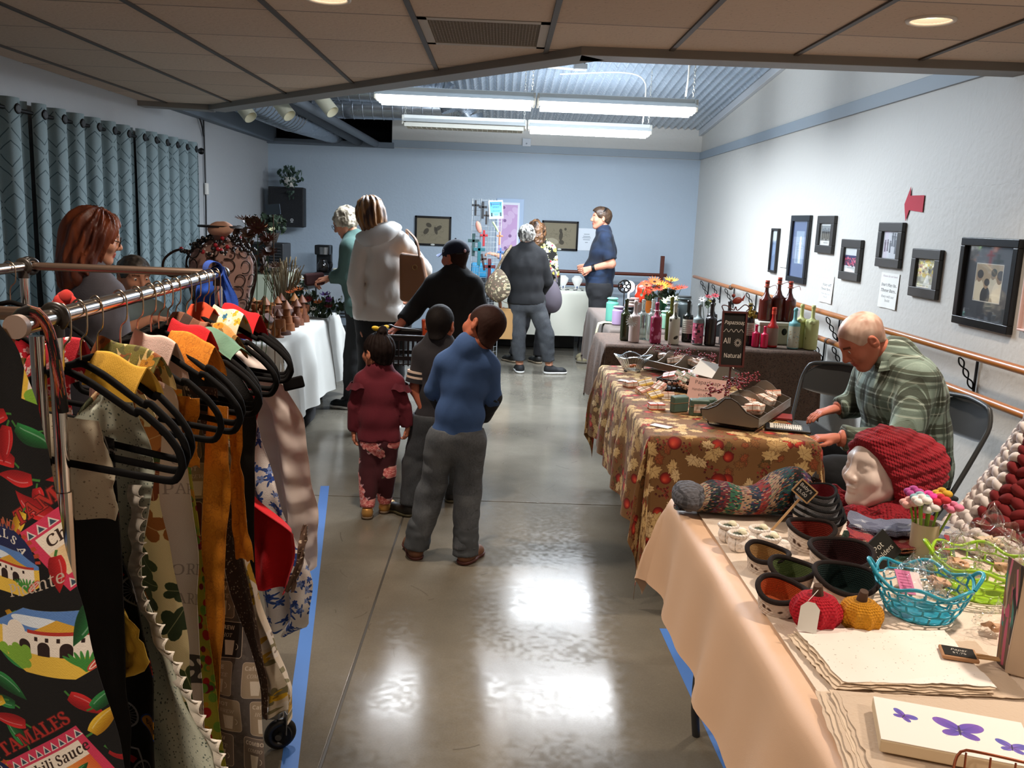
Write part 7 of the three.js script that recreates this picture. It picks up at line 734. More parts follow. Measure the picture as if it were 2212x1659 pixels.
{ const r = RNG(81), t = thing('potted_ivy', 'trailing ivy in a white pot on top of the wall speaker', 'plant', [-2.72, 1.888, -11.5]); part(t, 'pot', lathe([[0, 0], [0.06, 0], [0.075, 0.12], [0.068, 0.12], [0.055, 0.02], [0, 0.02]], 20), whitePlastic); part(t, 'leaves', [...leafGeo(r, 90, [0.17, 0.12, 0.12], 0.07, 0, 0.14, 0), ...leafGeo(r, 34, [0.06, 0.16, 0.05], 0.05, 0.06, -0.02, 0.17)], leafM('#3c5244')).userData.kind = 'stuff'; }
{ const t = thing('coffee_maker', 'black and silver coffee maker in the far corner', 'coffee maker', [-2.25, 0.812, -11.3]); const bp = mat('#111214', 0.35); part(t, 'base', rbox(0.19, 0.03, 0.22, 0, 0.015, 0, 0.01), bp); part(t, 'tower', rbox(0.19, 0.36, 0.09, 0, 0.19, -0.065, 0.012), bp); part(t, 'brew_head', rbox(0.19, 0.12, 0.2, 0, 0.31, 0, 0.014), bp); part(t, 'metal_band', cyl(0.075, 0.07, 0.09, 0.02, 0.3, 0.05, 24), steel); part(t, 'carafe', lathe([[0.045, 0.035], [0.07, 0.06], [0.075, 0.12], [0.05, 0.17], [0.05, 0.19]], 20).translate(0, 0, 0.03), mat('#1a1512', 0.05)); part(t, 'handle', tube([[0.07, 0.17, 0.03], [0.115, 0.15, 0.04], [0.11, 0.09, 0.04], [0.073, 0.08, 0.03]], 0.009, 14, 6), bp);
  const c = thing('cup_stack', 'small tray of cream cups beside the coffee maker', 'cups', [-2.03, 0.812, -11.2]); for (let k = 0; k < 4; k++) part(c, 'cup', lathe([[0, 0], [0.028, 0], [0.038, 0.085], [0.034, 0.085], [0.025, 0.01]], 16).translate((k % 2) * 0.08 - 0.04, 0, Math.floor(k / 2) * 0.08 - 0.04), mat('#cfc8ae', 0.5)); part(c, 'sugar_box', rbox(0.1, 0.11, 0.05, 0.06, 0.056, -0.1, 0.005), mat('#a8a48a', 0.6)); }
{ const t = thing('display_stand', 'tall metal edged stand draped in pale green cloth at the left wall', 'stand', [-2.2, 0, -8.3]); part(t, 'drape', uvBy(rbox(0.48, 1.02, 0.4, 0, 0.52, 0, 0.03, 0, 0, 0, 4), (x, y, z) => [x + z, y]), fabric('#a3a893')); part(t, 'top_edge', rbox(0.54, 0.035, 0.46, 0, 1.065, 0, 0.008), steel); for (const s of [-1, 1]) part(t, 'leg', rod([s * 0.26, 0, 0.22], [s * 0.26, 1.06, 0.22], 0.012), steel);
  const s = thing('stereo', 'black stereo unit on the metal edged stand', 'stereo', [-2.2, 1.084, -8.3]); part(s, 'cabinet', rbox(0.42, 0.21, 0.3, 0, 0.106, 0, 0.01), mat('#101012', 0.5)); part(s, 'front_panel', rbox(0.26, 0.18, 0.01, -0.06, 0.106, 0.152, 0.004), mat('#0a0a0b', 0.25)); for (let k = 0; k < 6; k++) part(s, 'vent_slat', box(0.1, 0.008, 0.012, 0.14, 0.04 + k * 0.026, 0.152), mat('#2a2a2c', 0.5)); part(s, 'knob', cyl(0.012, 0.012, 0.015, 0.03, 0.04, 0.162, 14, PI / 2), steel);
  bouquet('flower basket with peach roses and dark greens on top of the stereo', [-2.16, 1.296, -8.3], [[-0.07, 0.13, 0.1, 0.04, 9, '#c88a5a'], [-0.01, 0.14, 0.11, 0.04, 9, '#b87a4a'], [0.06, 0.12, 0.11, 0.035, 8, '#c8c49a'], [0.1, 0.18, 0.05, 0.032, 8, '#b8bc94'], [-0.12, 0.16, 0.03, 0.035, 8, '#8a6a3a']], { leaves: [130, [0.17, 0.12, 0.12], 0.075, 0.16, '#2a3a26'], seed: 6, vase: [lathe([[0, 0], [0.07, 0], [0.1, 0.09], [0.09, 0.09]], 18), mat('#3a3026', 0.8)] }); }
{ const r = RNG(83), t = thing('dried_grass', 'tall dried wheat and grass sheaf standing behind the wooden toys', 'dried grass', [-1.78, TH, -7.3]); const g = []; for (let i = 0; i < 90; i++) { const a = r() * 6.3, q = r.r(0.02, 0.17), h = r.r(0.28, 0.46); g.push(tube([[q * 0.25 * cos(a), 0, q * 0.25 * sin(a)], [q * 0.6 * cos(a), h * 0.6, q * 0.6 * sin(a)], [q * cos(a), h, q * sin(a)]], r.r(0.0015, 0.004), 6, 5)); if (i % 2) g.push(tf(sph(0.009, 0, 0, 0, [0.8, 3.6, 0.8], 8, 6), q * cos(a), h, q * sin(a), 0.3 * sin(a), 0, -0.3 * cos(a))); } part(t, 'stalks', g, mat('#7c6a4c', 0.85)).userData.kind = 'stuff'; part(t, 'tie_band', torus(0.05, 0.01, 0, 0.1, 0, PI / 2), fabric('#5c3a22')); }
// ---------- dress form ----------
{ const X0 = -1.56, Z0 = -4.97, t = thing('dress_form', 'scrolled brown wire dress form with pink lining behind the rack', 'dress form', [X0, 0, Z0]); const prof = (y) => { const P = [[0.7, 0.13], [0.8, 0.15], [0.92, 0.125], [1.0, 0.118], [1.12, 0.15], [1.22, 0.17], [1.3, 0.172], [1.36, 0.15], [1.4, 0.09], [1.43, 0.05], [1.47, 0.045]]; let i = 0; while (i < P.length - 2 && y > P[i + 1][0]) i++; return mix(P[i][1], P[i + 1][1], sstep(0, 1, (y - P[i][0]) / (P[i + 1][0] - P[i][0])) * 0.4 + 0.6 * clamp((y - P[i][0]) / (P[i + 1][0] - P[i][0]), 0, 1)); }; const S = (a, y, e = 0) => { const r = prof(y) + e; return [r * 1.08 * cos(a), y, r * 0.72 * sin(a)]; };
  part(t, 'lining', sheet((u, v) => S(u * 2 * PI, mix(0.7, 1.45, v), -0.008), 48, 40), fabric('#a8877e')); const r = RNG(85), wm = mat('#2e1f16', 0.45, { metalness: 0.5 }), rows = [];
  for (let y = 0.76; y < 1.36; y += 0.075) for (let k = 0; k < 11; k++) { const a0 = (k + (Math.round(y * 100) % 2) * 0.5) / 11 * 2 * PI + r.r(-0.05, 0.05), R = 0.042, sg = r() < 0.5 ? 1 : -1, p = []; for (let q = 0; q <= 16; q++) { const w = sg * (q / 16 * 5.2) + r.r(0, 0.02), rr2 = R * (0.55 + 0.45 * q / 16); p.push(S(a0 + cos(w) * rr2 / max(0.09, prof(y)), clamp(y + sin(w) * rr2, 0.7, 1.42), 0.006)); } rows.push(tube(p, 0.0034, 26, 5)); }
  part(t, 'wire_scroll', rows, wm).userData.kind = 'stuff'; for (const a of [0, PI]) part(t, 'side_rib', tube([0.72, 0.85, 0.98, 1.1, 1.22, 1.32, 1.38, 1.42].map((y) => S(a, y, 0.008)), 0.006, 40, 7), wm); for (const a of [PI / 2, -PI / 2]) part(t, 'centre_rib', tube([0.72, 0.85, 0.98, 1.1, 1.22, 1.32, 1.38, 1.42].map((y) => S(a, y, 0.008)), 0.005, 40, 7), wm);
  part(t, 'shoulder_loop', tube([[-0.12, 1.33, 0], [-0.22, 1.36, 0.02], [-0.3, 1.31, 0.03], [-0.31, 1.24, 0.03], [-0.26, 1.21, 0.02], [-0.19, 1.25, 0]], 0.007, 30, 7), wm); part(t, 'neck_plate', cyl(0.12, 0.12, 0.012, 0, 1.495, 0, 30), mat('#1c1714', 0.5)); part(t, 'neck_cap', warp(sph(0.065, 0.02, 1.485, 0.06, [1.1, 0.6, 0.9], 18, 12), (x, y, z) => [x, y + 0.008 * vn(x * 40, z * 40), z]), fabric('#d8a890')); part(t, 'pole', rod([0, 0.05, 0], [0, 0.72, 0], 0.014), wm); part(t, 'foot', cyl(0.16, 0.17, 0.025, 0, 0.0125, 0, 30), wm);
  const g = thing('beaded_garland', 'dark berry garland with white dots and red buds round the dress form neck', 'garland', [X0, 0, Z0]), dk = [], wh = [], rd = []; for (let i = 0; i < 210; i++) { const a = r() * 6.3, y = r.r(1.35, 1.45), q = S(a, y, r.r(0.0, 0.05)); (i % 5 === 0 ? wh : i % 13 === 0 ? rd : dk).push(tf(sph(i % 5 === 0 ? 0.0045 : i % 13 === 0 ? 0.012 : r.r(0.007, 0.013), 0, 0, 0, 1, 8, 6), q[0], q[1], q[2] * 1.5)); } part(g, 'dark_berries', dk, mat('#14100e', 0.35)).userData.kind = 'stuff'; part(g, 'white_beads', wh, mat('#e8e0d4', 0.4)).userData.kind = 'stuff'; rd.forEach((q) => part(g, 'red_bud', q, mat('#a81828', 0.5)));
  bouquet('dried brown flowers standing behind the dress form', [-1.5, 0, -5.35], [[-0.03, 1.53, 0, 0.06, 14, '#6a4a38'], [0.05, 1.48, 0.02, 0.07, 14, '#4a2018'], [0.1, 1.42, 0, 0.06, 14, '#5a2a20'], [0.0, 1.44, 0.03, 0.06, 12, '#7a5a44'], [0.11, 1.34, 0.02, 0.06, 14, '#4c261c'], [0.14, 1.26, 0.0, 0.05, 12, '#5c4030']], { base: 0.3, seed: 7, leaves: [60, [0.12, 0.18, 0.06], 0.07, 1.38, '#4a3020'], vase: [lathe([[0, 0], [0.1, 0], [0.13, 0.2], [0.07, 0.5], [0.06, 0.7], [0.05, 0.7]], 24), mat('#4a4238', 0.6)] }); solo('photo_card', 'small blue landscape card standing above the dried flowers', 'card', box(0.085, 0.06, 0.003, -1.36, 1.6, -5.33, 0, 0, 0.1), mat('#4a6a86', 0.6)); solo('card_stick', 'thin clip stick holding the landscape card', 'stick', rod([-1.36, 0.6, -5.34], [-1.36, 1.58, -5.335], 0.003), mat('#5a4632', 0.7)); }
// ---------- wooden toys ----------
{ const wm = [mat('#b98d58', 0.6, { map: woodTex }), mat('#8e6236', 0.6, { map: woodTex }), mat('#d6b684', 0.6, { map: woodTex }), mat('#6b4526', 0.65, { map: woodTex })], r = RNG(91), G = 'wooden toys on the white table';
  const L = { peg: 'small pale turned wooden peg doll crowded among the toys', cup: 'small turned wooden goblet crowded among the toys', house: 'tiny wooden house with peaked roof crowded among the toys', tower: 'stacked wooden tower with pointed top crowded among the toys', bowl: 'small turned wooden lidded pot crowded among the toys', boat: 'small carved wooden boat crowded among the toys', log: 'small log slice display with wooden figures crowded among the toys' };
  const B = { peg(t, m) { part(t, 'figure_body', lathe([[0, 0], [0.016, 0], [0.019, 0.01], [0.015, 0.045], [0.009, 0.062], [0, 0.064]], 14), m); part(t, 'figure_head', sph(0.012, 0, 0.073, 0, 1, 12, 10), m); }, cup(t, m) { part(t, 'bowl', lathe([[0.006, 0.04], [0.02, 0.05], [0.024, 0.085], [0.02, 0.085], [0.012, 0.055], [0, 0.052]], 16), m); part(t, 'stem', lathe([[0, 0], [0.02, 0], [0.02, 0.006], [0.005, 0.012], [0.006, 0.042]], 14), m); }, house(t, m) { part(t, 'wall_block', rbox(0.05, 0.045, 0.045, 0, 0.0225, 0, 0.002), m); part(t, 'roof', prism([[-0.036, 0.044], [0.036, 0.044], [0, 0.082]], 0.054).translate(0, 0, -0.027), wm[3]); part(t, 'door', box(0.014, 0.024, 0.004, 0, 0.012, 0.023), mat('#2a1a0e', 0.8)); }, tower(t, m) { part(t, 'tier', cyl(0.03, 0.034, 0.03, 0, 0.015, 0, 16), m); part(t, 'tier', cyl(0.021, 0.024, 0.03, 0, 0.045, 0, 16), m); part(t, 'tier', cyl(0.013, 0.016, 0.03, 0, 0.075, 0, 16), m); part(t, 'pointed_top', cyl(0.001, 0.024, 0.035, 0, 0.107, 0, 16), m); }, bowl(t, m) { part(t, 'pot_body', lathe([[0, 0], [0.02, 0], [0.03, 0.02], [0.027, 0.045], [0.018, 0.05]], 16), m); part(t, 'lid', lathe([[0, 0.066], [0.006, 0.064], [0.005, 0.057], [0.02, 0.053], [0.02, 0.049], [0, 0.049]], 16), m); }, boat(t, m) { part(t, 'hull', warp(rbox(0.1, 0.026, 0.036, 0, 0.014, 0, 0.006, 0, 0, 0, 4), (x, y, z) => [x, y + x * x * 4, z * (1 - min(1, abs(x) * 14) * 0.5)]), m); part(t, 'mast', rod([0, 0.02, 0], [0, 0.08, 0], 0.003), m); }, log(t, m) { part(t, 'log_base', cyl(0.055, 0.06, 0.018, 0, 0.009, 0, 18), wm[3]); part(t, 'stump', cyl(0.016, 0.02, 0.06, 0.02, 0.048, 0, 12), m); part(t, 'cone', cyl(0.001, 0.024, 0.06, -0.02, 0.048, 0.01, 14), m); } };
  const nm = { peg: 'peg_doll', cup: 'wooden_goblet', house: 'wooden_house', tower: 'wooden_tower', bowl: 'wooden_pot', boat: 'wooden_boat', log: 'log_display' }, proto = {}, tone = ['honey coloured ', 'brown ', 'pale ', 'dark '];
  const put = (k, x, z, s) => { const mi = Math.floor(r() * 4), key = k + mi; let o; if (!proto[key]) { o = proto[key] = thing(nm[k], tone[mi] + L[k], 'wooden toy', [x, TH + 0.001, z], r() * 6.3, G + ', ' + nm[k].replace('_', ' ') + 's'); B[k](o, wm[mi === 3 && k !== 'house' ? 1 : mi]); } else o = copy(proto[key], tone[mi] + L[k], [x, TH + 0.001, z], r() * 6.3); o.scale.setScalar(s); };
  const kinds = ['house', 'tower', 'bowl', 'cup', 'boat', 'house', 'log', 'tower']; for (let z = -6.0; z > -7.1; z -= 0.115) for (let x = -2.04; x < -1.5 + (z < -6.3 ? 0.04 : 0); x += 0.1) { const front = z > -6.1 && x > -1.8; put(front ? 'peg' : r.pick(kinds), x + r.r(-0.02, 0.02), z + r.r(-0.025, 0.025), r.r(1.3, 1.9)); }
  for (const [x, z, s] of [[-1.72, -5.92, 1.3], [-1.67, -5.93, 1.2], [-1.62, -5.95, 1.3], [-1.58, -5.9, 1.2], [-1.7, -5.85, 1.1], [-1.64, -5.86, 1.2]]) put('peg', x, z, s); put('cup', -1.49, -5.98, 1.5); put('bowl', -1.55, -5.83, 1.4);
  const f = thing('toy_wheel', 'wooden wheel on a stand among the toys beside the dress form', 'wooden toy', [-1.98, TH + 0.13, -6.5]); part(f, 'wheel_rim', torus(0.055, 0.007, 0, 0.1, 0, 0, 0, 0, 8, 28), wm[3]); for (let k = 0; k < 4; k++) part(f, 'spoke', rod([-0.053 * cos(k * PI / 4), 0.1 - 0.053 * sin(k * PI / 4), 0], [0.053 * cos(k * PI / 4), 0.1 + 0.053 * sin(k * PI / 4), 0], 0.003), wm[3]); part(f, 'stand', [rbox(0.1, 0.02, 0.06, 0, -0.12, 0), rod([0, -0.12, 0], [0, 0.1, 0], 0.01)], wm[1]);
  bouquet('mixed orange, red and purple flowers behind the wooden toys', [-1.5, TH, -7.25], [[-0.2, 0.2, 0.05, 0.045, 10, '#d8642a'], [-0.14, 0.22, 0.04, 0.05, 10, '#e0722c'], [-0.05, 0.15, 0.1, 0.045, 12, '#8a1c22'], [0.03, 0.13, 0.1, 0.04, 8, '#d87a3a'], [0.08, 0.19, 0.05, 0.05, 7, '#6a4a9a'], [0.11, 0.15, 0.06, 0.04, 7, '#7a3a8a'], [0.12, 0.1, 0.1, 0.04, 10, '#7a1a24'], [-0.1, 0.1, 0.12, 0.03, 7, '#e0dcd0'], [0.0, 0.08, 0.13, 0.028, 7, '#e4e0d6']], { seed: 9, leaves: [120, [0.28, 0.1, 0.12], 0.07, 0.1, '#33452a'], base: 0.0 });
  bouquet('white daisies standing beside the dried wheat', [-1.66, TH, -7.45], [[-0.04, 0.36, 0.05, 0.035, 8, '#e8e6de'], [0.02, 0.3, 0.06, 0.035, 8, '#e8e6de'], [0.06, 0.26, 0.05, 0.035, 8, '#e0ded4'], [-0.01, 0.24, 0.08, 0.03, 8, '#e8e6de'], [0.05, 0.2, 0.09, 0.03, 8, '#e8e6de']], { seed: 10, leaves: [70, [0.14, 0.14, 0.08], 0.07, 0.16, '#2c3c28'], base: 0.0, ctr: '#c8a03a' }); }
// ---------- folding chairs ----------
const chairM = mat('#3b3d3e', 0.42, { metalness: 0.2 });
function makeChair(label, x, z, turn) { // faces local +z
  const t = thing('folding_chair', label, 'chair', [x, 0, z], turn, 'grey metal folding chairs');
  part(t, 'seat', warp(rbox(0.4, 0.022, 0.4, 0, 0.44, 0.02, 0.01, 0, 0, 0, 4), (X, Y, Z) => [X * (Z > 0 ? 1 : 0.92), Y - 0.012 * (1 - X * X * 20) * (1 - Z * Z * 18), Z]), chairM);
  part(t, 'backrest', sheet((u, v) => { const X = (u - 0.5) * 0.4, top = 0.86 - 0.07 * Math.pow(abs(X) / 0.2, 4), bot = 0.68 + 0.03 * (X / 0.2) ** 2, Y = mix(bot, top, v); return [X, Y, -0.2 - (Y - 0.45) * 0.16 - 0.05 * (1 - (X / 0.2) ** 2)]; }, 24, 10, 1, 1, 0.006), chairM);
  part(t, 'back_frame', tube([[-0.215, 0.0, 0.2], [-0.215, 0.45, -0.1], [-0.212, 0.76, -0.25], [-0.17, 0.855, -0.272], [0, 0.872, -0.292], [0.17, 0.855, -0.272], [0.212, 0.76, -0.25], [0.215, 0.45, -0.1], [0.215, 0, 0.2]], 0.011, 90, 8, false, 0.25), chairM);
  for (const s of [-1, 1]) part(t, 'rear_leg', rod([s * 0.19, 0.43, 0.12], [s * 0.2, 0, -0.24], 0.011), chairM); part(t, 'crossbar', rod([-0.2, 0.12, -0.14], [0.2, 0.12, -0.14], 0.008), chairM); part(t, 'crossbar', rod([-0.215, 0.14, 0.11], [0.215, 0.14, 0.11], 0.008), chairM); return t; }
{ const c0 = makeChair('empty dark grey folding chair behind the soap table', 1.78, -4.63, -0.62);
  copy(c0, 'dark grey folding chair that the plaid shirted man sits on', [1.9, 0, -3.93], -PI / 2 + 0.12); copy(c0, 'folded dark chair leaning behind the red hooded mannequin at right', [2.1, 0, -3.02], -PI / 2 + 0.3); copy(c0, 'dark folding chair between the bottle table and the wall', [1.98, 0, -7.35], PI - 0.1); copy(c0, 'dark grey chair by the coffee table in the far corner', [-2.42, 0, -10.6], PI + 0.2); copy(c0, 'folding chair under the seated older woman at left', [-2.02, 0, -4.63], 1.3); }
// ---------- soap table ----------
const T2 = TH + 0.002, zinc = mat('#7d7468', 0.5, { metalness: 0.45, roughnessMap: roofRough() }); function roofRough() { return dtex(128, 128, (u, v) => 0.75 + 0.35 * fbm(u * 9, v * 9, 6, 4)); }
const wrapM = [['#d9b7a4', '#efe6dc'], ['#c98a72', '#f0e4d8'], ['#d8b04a', '#f0e8d8'], ['#8fa394', '#e9e6dc'], ['#d46a5a', '#f0e2d8']].map(([a, b]) => mat('#ffffff', 0.55, { map: ctex(64, 64, (c) => { c.fillStyle = a; c.fillRect(0, 0, 64, 64); c.fillStyle = b; c.fillRect(0, 14, 64, 34); c.fillStyle = 'rgba(70,50,40,.55)'; for (const y of [22, 29, 36]) c.fillRect(14, y, 36, 2.5); }) }));
const soapG = rbox(0.075, 0.03, 0.052, 0, 0.015, 0, 0.004), twineG = join([box(0.077, 0.032, 0.002, 0, 0.015, 0), box(0.002, 0.032, 0.054, 0, 0.015, 0)]), twineM = mat('#8a6a4a', 0.9), protoS = {};
function soap(label, k, x, y, z, rx, ry, rz, group) { const o = protoS[k] ? copy(protoS[k], label) : (() => { const t = protoS[k] = thing('soap_bar', label, 'soap', [0, 0, 0]); part(t, 'wrapped_bar', soapG, wrapM[k]); part(t, 'twine', twineG, twineM); return t; })(); o.position.set(x, y, z); o.rotation.set(rx, ry, rz, 'YXZ'); o.userData.group = group; return o; }
function tray(label, x, z, turn, gl) { const t = thing('soap_tray', label, 'tray', [x, T2 + 0.024, z], turn), L = 0.58, P = [[-0.125, 0.03], [-0.13, 0.05], [-0.1, 0.052], [-0.06, 0.072], [-0.025, 0.108], [0.0, 0.112], [0.03, 0.098], [0.07, 0.06], [0.125, 0.042], [0.125, 0.005], [0.1, 0], [-0.09, 0]];
  for (const s of [-1, 1]) part(t, 'wavy_end', prism(P, 0.004).translate(0, 0, s * L / 2 - 0.002), zinc); for (const q of [-0.14, 0, 0.14]) part(t, 'divider', prism(P.map(([a, b]) => [a * 0.97, b * 0.92]), 0.003).translate(0, 0.002, q), zinc);
  part(t, 'tray_floor', rbox(0.22, 0.003, L, 0, 0.002, 0), zinc); part(t, 'side_wall', box(0.003, 0.04, L, 0.125, 0.022, 0), zinc); part(t, 'side_wall', box(0.003, 0.045, L, -0.122, 0.027, 0, 0, 0, 0.3), zinc); part(t, 'edge_wire', P.slice(0, 9).map(([a, b], i, q) => i ? rod([q[i - 1][0], q[i - 1][1], L / 2], [a, b, L / 2], 0.0035) : null), mat('#2a2019', 0.5)); for (const s of [-1, 1]) part(t, 'wire_foot', tube([[-0.1, 0.002, s * 0.26], [-0.1, -0.02, s * 0.26], [0.1, -0.02, s * 0.26], [0.12, 0.02, s * 0.26]], 0.003, 20, 6, false, 0.1), blackMetal);
  const r = RNG(gl), ca = cos(turn), sa = sin(turn); for (let k = 0; k < 14; k++) { const a = r.r(-0.02, 0.085), b = mix(-0.25, 0.25, k / 13) + r.r(-0.01, 0.01); soap('cream wrapped soap bar lying in the ' + (gl === 1 ? 'near' : 'far') + ' metal tray', k % 3 === 0 ? 1 : 0, x + a * ca + b * sa, T2 + 0.056 + r.r(0, 0.02), z - a * sa + b * ca, r.r(-0.2, 0.3), r() * 3, r.r(-0.3, 0.3), 'soap bars in the ' + (gl === 1 ? 'near' : 'far') + ' metal tray'); } }
tray('wavy ended grey metal soap tray nearest on the leaf cloth', 1.16, -3.94, -0.54, 1); tray('wavy ended grey metal soap tray at the far side of the table', 1.1, -5.02, 0.56, 2);
{ const r = RNG(95), berry = (label, pts) => { const t = thing('berry_sprig', label, 'berries', [0, 0, 0]), b = []; for (const [x, y, z] of pts) for (let i = 0; i < 46; i++) b.push(tf(sph(r.r(0.003, 0.006), 0, 0, 0, 1, 7, 5), x + r.r(-0.055, 0.055), y + r.r(-0.016, 0.03), z + r.r(-0.045, 0.045))); part(t, 'berries', b, mat('#7a1622', 0.4)).userData.kind = 'stuff'; part(t, 'twig', tube(pts.map(([x, y, z]) => [x, y, z]).concat([[pts[0][0] - 0.05, pts[0][1] - 0.01, pts[0][2] + 0.02]]).reverse(), 0.002, 20, 5), mat('#4a2418', 0.7)); };
  berry('dark red berry sprig along the near soap tray', [[1.0, 0.87, -3.88], [1.13, 0.875, -4.06], [1.24, 0.875, -4.25]]); berry('dark red berry sprig along the far soap tray', [[0.98, 0.87, -5.2], [1.08, 0.87, -5.05], [1.19, 0.87, -4.9]]);
  let k = 0; for (const [x, y, z, rx, ry, rz, c] of [[0.72, 0.0, -4.62, 0, 0.5, 0, 1], [0.76, 0.0, -4.46, 0.4, 0.7, 0.2, 1], [0.78, 0.03, -4.5, 0.5, 0.2, 0.3, 2], [0.8, 0.0, -4.34, 0.5, 0.5, 0.2, 2], [0.83, 0.03, -4.4, 0.2, 0.9, 0.4, 1], [0.86, 0.0, -4.36, 1.3, 0.3, 0, 0], [0.76, 0.0, -4.06, 0, 0.15, 0, 4]]) soap(['wrapped soap bar lying farthest left on the leaf cloth', 'pink wrapped soap bar tilted in the loose pile', 'top yellow banded soap bar of the loose pile', 'yellow banded soap bar at the near side of the loose pile', 'pink wrapped soap bar leaning against the wire basket', 'pale soap bar standing upright by the wire basket', 'single red and white wrapped soap bar lying near the table edge'][k++], c, x, T2 + y, z, rx, ry, rz, 'loose soap bars');
  for (const [i, [x, z, ry]] of [[0.86, -4.02, 0.5], [0.94, -3.96, 0.1], [0.985, -3.99, 0.3]].entries()) { const t = thing('soap_bar', ['grey green marbled soap standing alone by the pink card', 'front green soap in the pair with a paper label', 'rear green soap in the pair with a paper label'][i], 'soap', [x, T2, z], ry, 'green soap bars'); part(t, 'bar', warp(rbox(0.09, 0.075, 0.032, 0, 0.038, 0, 0.006, 0, 0, 0, 4), (X, Y, Z) => [X, Y + 0.005 * vn(X * 50, Z * 90) * (Y > 0.05 ? 1 : 0), Z]), mat('#6f8479', 0.5, { map: flowerTex('#c8d2c8', ['#9aaca0', '#7a8c80'], 30, 30, 46, 9, null) })); if (i) part(t, 'paper_label', box(0.06, 0.04, 0.001, 0, 0.035, 0.0168), wrapM[0]); part(t, 'twine', box(0.091, 0.003, 0.034, 0, 0.045, 0), twineM); }
  const b = thing('wire_basket', 'black scrolled wire basket full of wrapped soaps', 'basket', [0.98, T2, -4.58], -0.5), w = 0.22, d = 0.15, H = 0.06; for (const [L, x, z, ry] of [[w, 0, d / 2, 0], [w, 0, -d / 2, 0], [d, w / 2, 0, PI / 2], [d, -w / 2, 0, PI / 2]]) { const g = [box(L, 0.005, 0.004, 0, H, 0), box(L, 0.005, 0.004, 0, 0.004, 0)]; for (let q = 0; q < L / 0.028; q++) g.push(torus(0.013, 0.0022, -L / 2 + 0.014 + q * 0.028, 0.018, 0, 0, 0, 0, 5, 12), torus(0.013, 0.0022, -L / 2 + 0.014 + q * 0.028, 0.044, 0, 0, 0, 0, 5, 12)); part(b, 'scroll_side', tf(join(g), x, 0, z, 0, ry, 0), blackMetal); } part(b, 'basket_floor', box(w, 0.004, d, 0, 0.004, 0), blackMetal);
  for (let i = 0; i < 12; i++) { const a = r.r(-0.085, 0.085), q = r.r(-0.05, 0.05); soap('wrapped soap bar heaped in the black wire basket', r.pick([0, 1, 3, 4]), 0.98 + a * 0.88 - q * 0.48, T2 + 0.03 + (i % 3) * 0.018, -4.58 + a * 0.48 + q * 0.88, r.r(-0.6, 0.6), r() * 3, r.r(-0.5, 0.5), 'soap bars in the wire basket'); } }
{ const t = thing('glass_bowl', 'flared cut glass bowl at the far corner of the soap table', 'bowl', [0.8, T2, -5.12]); const g = sheet((u, v) => { const a = u * 2 * PI, sq = 1 + 0.12 * cos(a * 4), r0 = mix(0.045, 0.1, v ** 1.3) * sq * (1 + 0.02 * cos(a * 28) * (v < 0.9 ? 1 : 0)); return [r0 * cos(a), 0.012 + v * 0.085 + 0.008 * v * cos(a * 4), r0 * sin(a)]; }, 140, 16, 1, 1, 0.004); part(t, 'bowl_wall', g, mat('#f4f8f6', 0.04, { transmission: 1, thickness: 0.004, ior: 1.5 })); part(t, 'foot', cyl(0.045, 0.05, 0.014, 0, 0.008, 0, 30), mat('#f4f8f6', 0.05, { transmission: 1, thickness: 0.01, ior: 1.5 })); for (let k = 0; k < 4; k++) solo('wrapped_candy', 'orange wrapped candy lying in the glass bowl', 'candy', rbox(0.025, 0.014, 0.016, 0.79 + 0.02 * (k % 2), T2 + 0.028 + 0.004 * k, -5.13 + 0.018 * (k >> 1), 0.006, 0, k), mat('#c8642c', 0.4), 'candies in the glass bowl'); }
const chalk = (lines, w = 256, h = 512, f) => ctex(w, h, (c, W, H) => { c.fillStyle = '#15130f'; c.fillRect(0, 0, W, H); c.fillStyle = '#d8d2c8'; c.strokeStyle = '#d8d2c8'; c.lineWidth = 4; lines.forEach(([s, x, y, ft]) => { c.font = ft; c.fillText(s, x, y); }); f?.(c); });
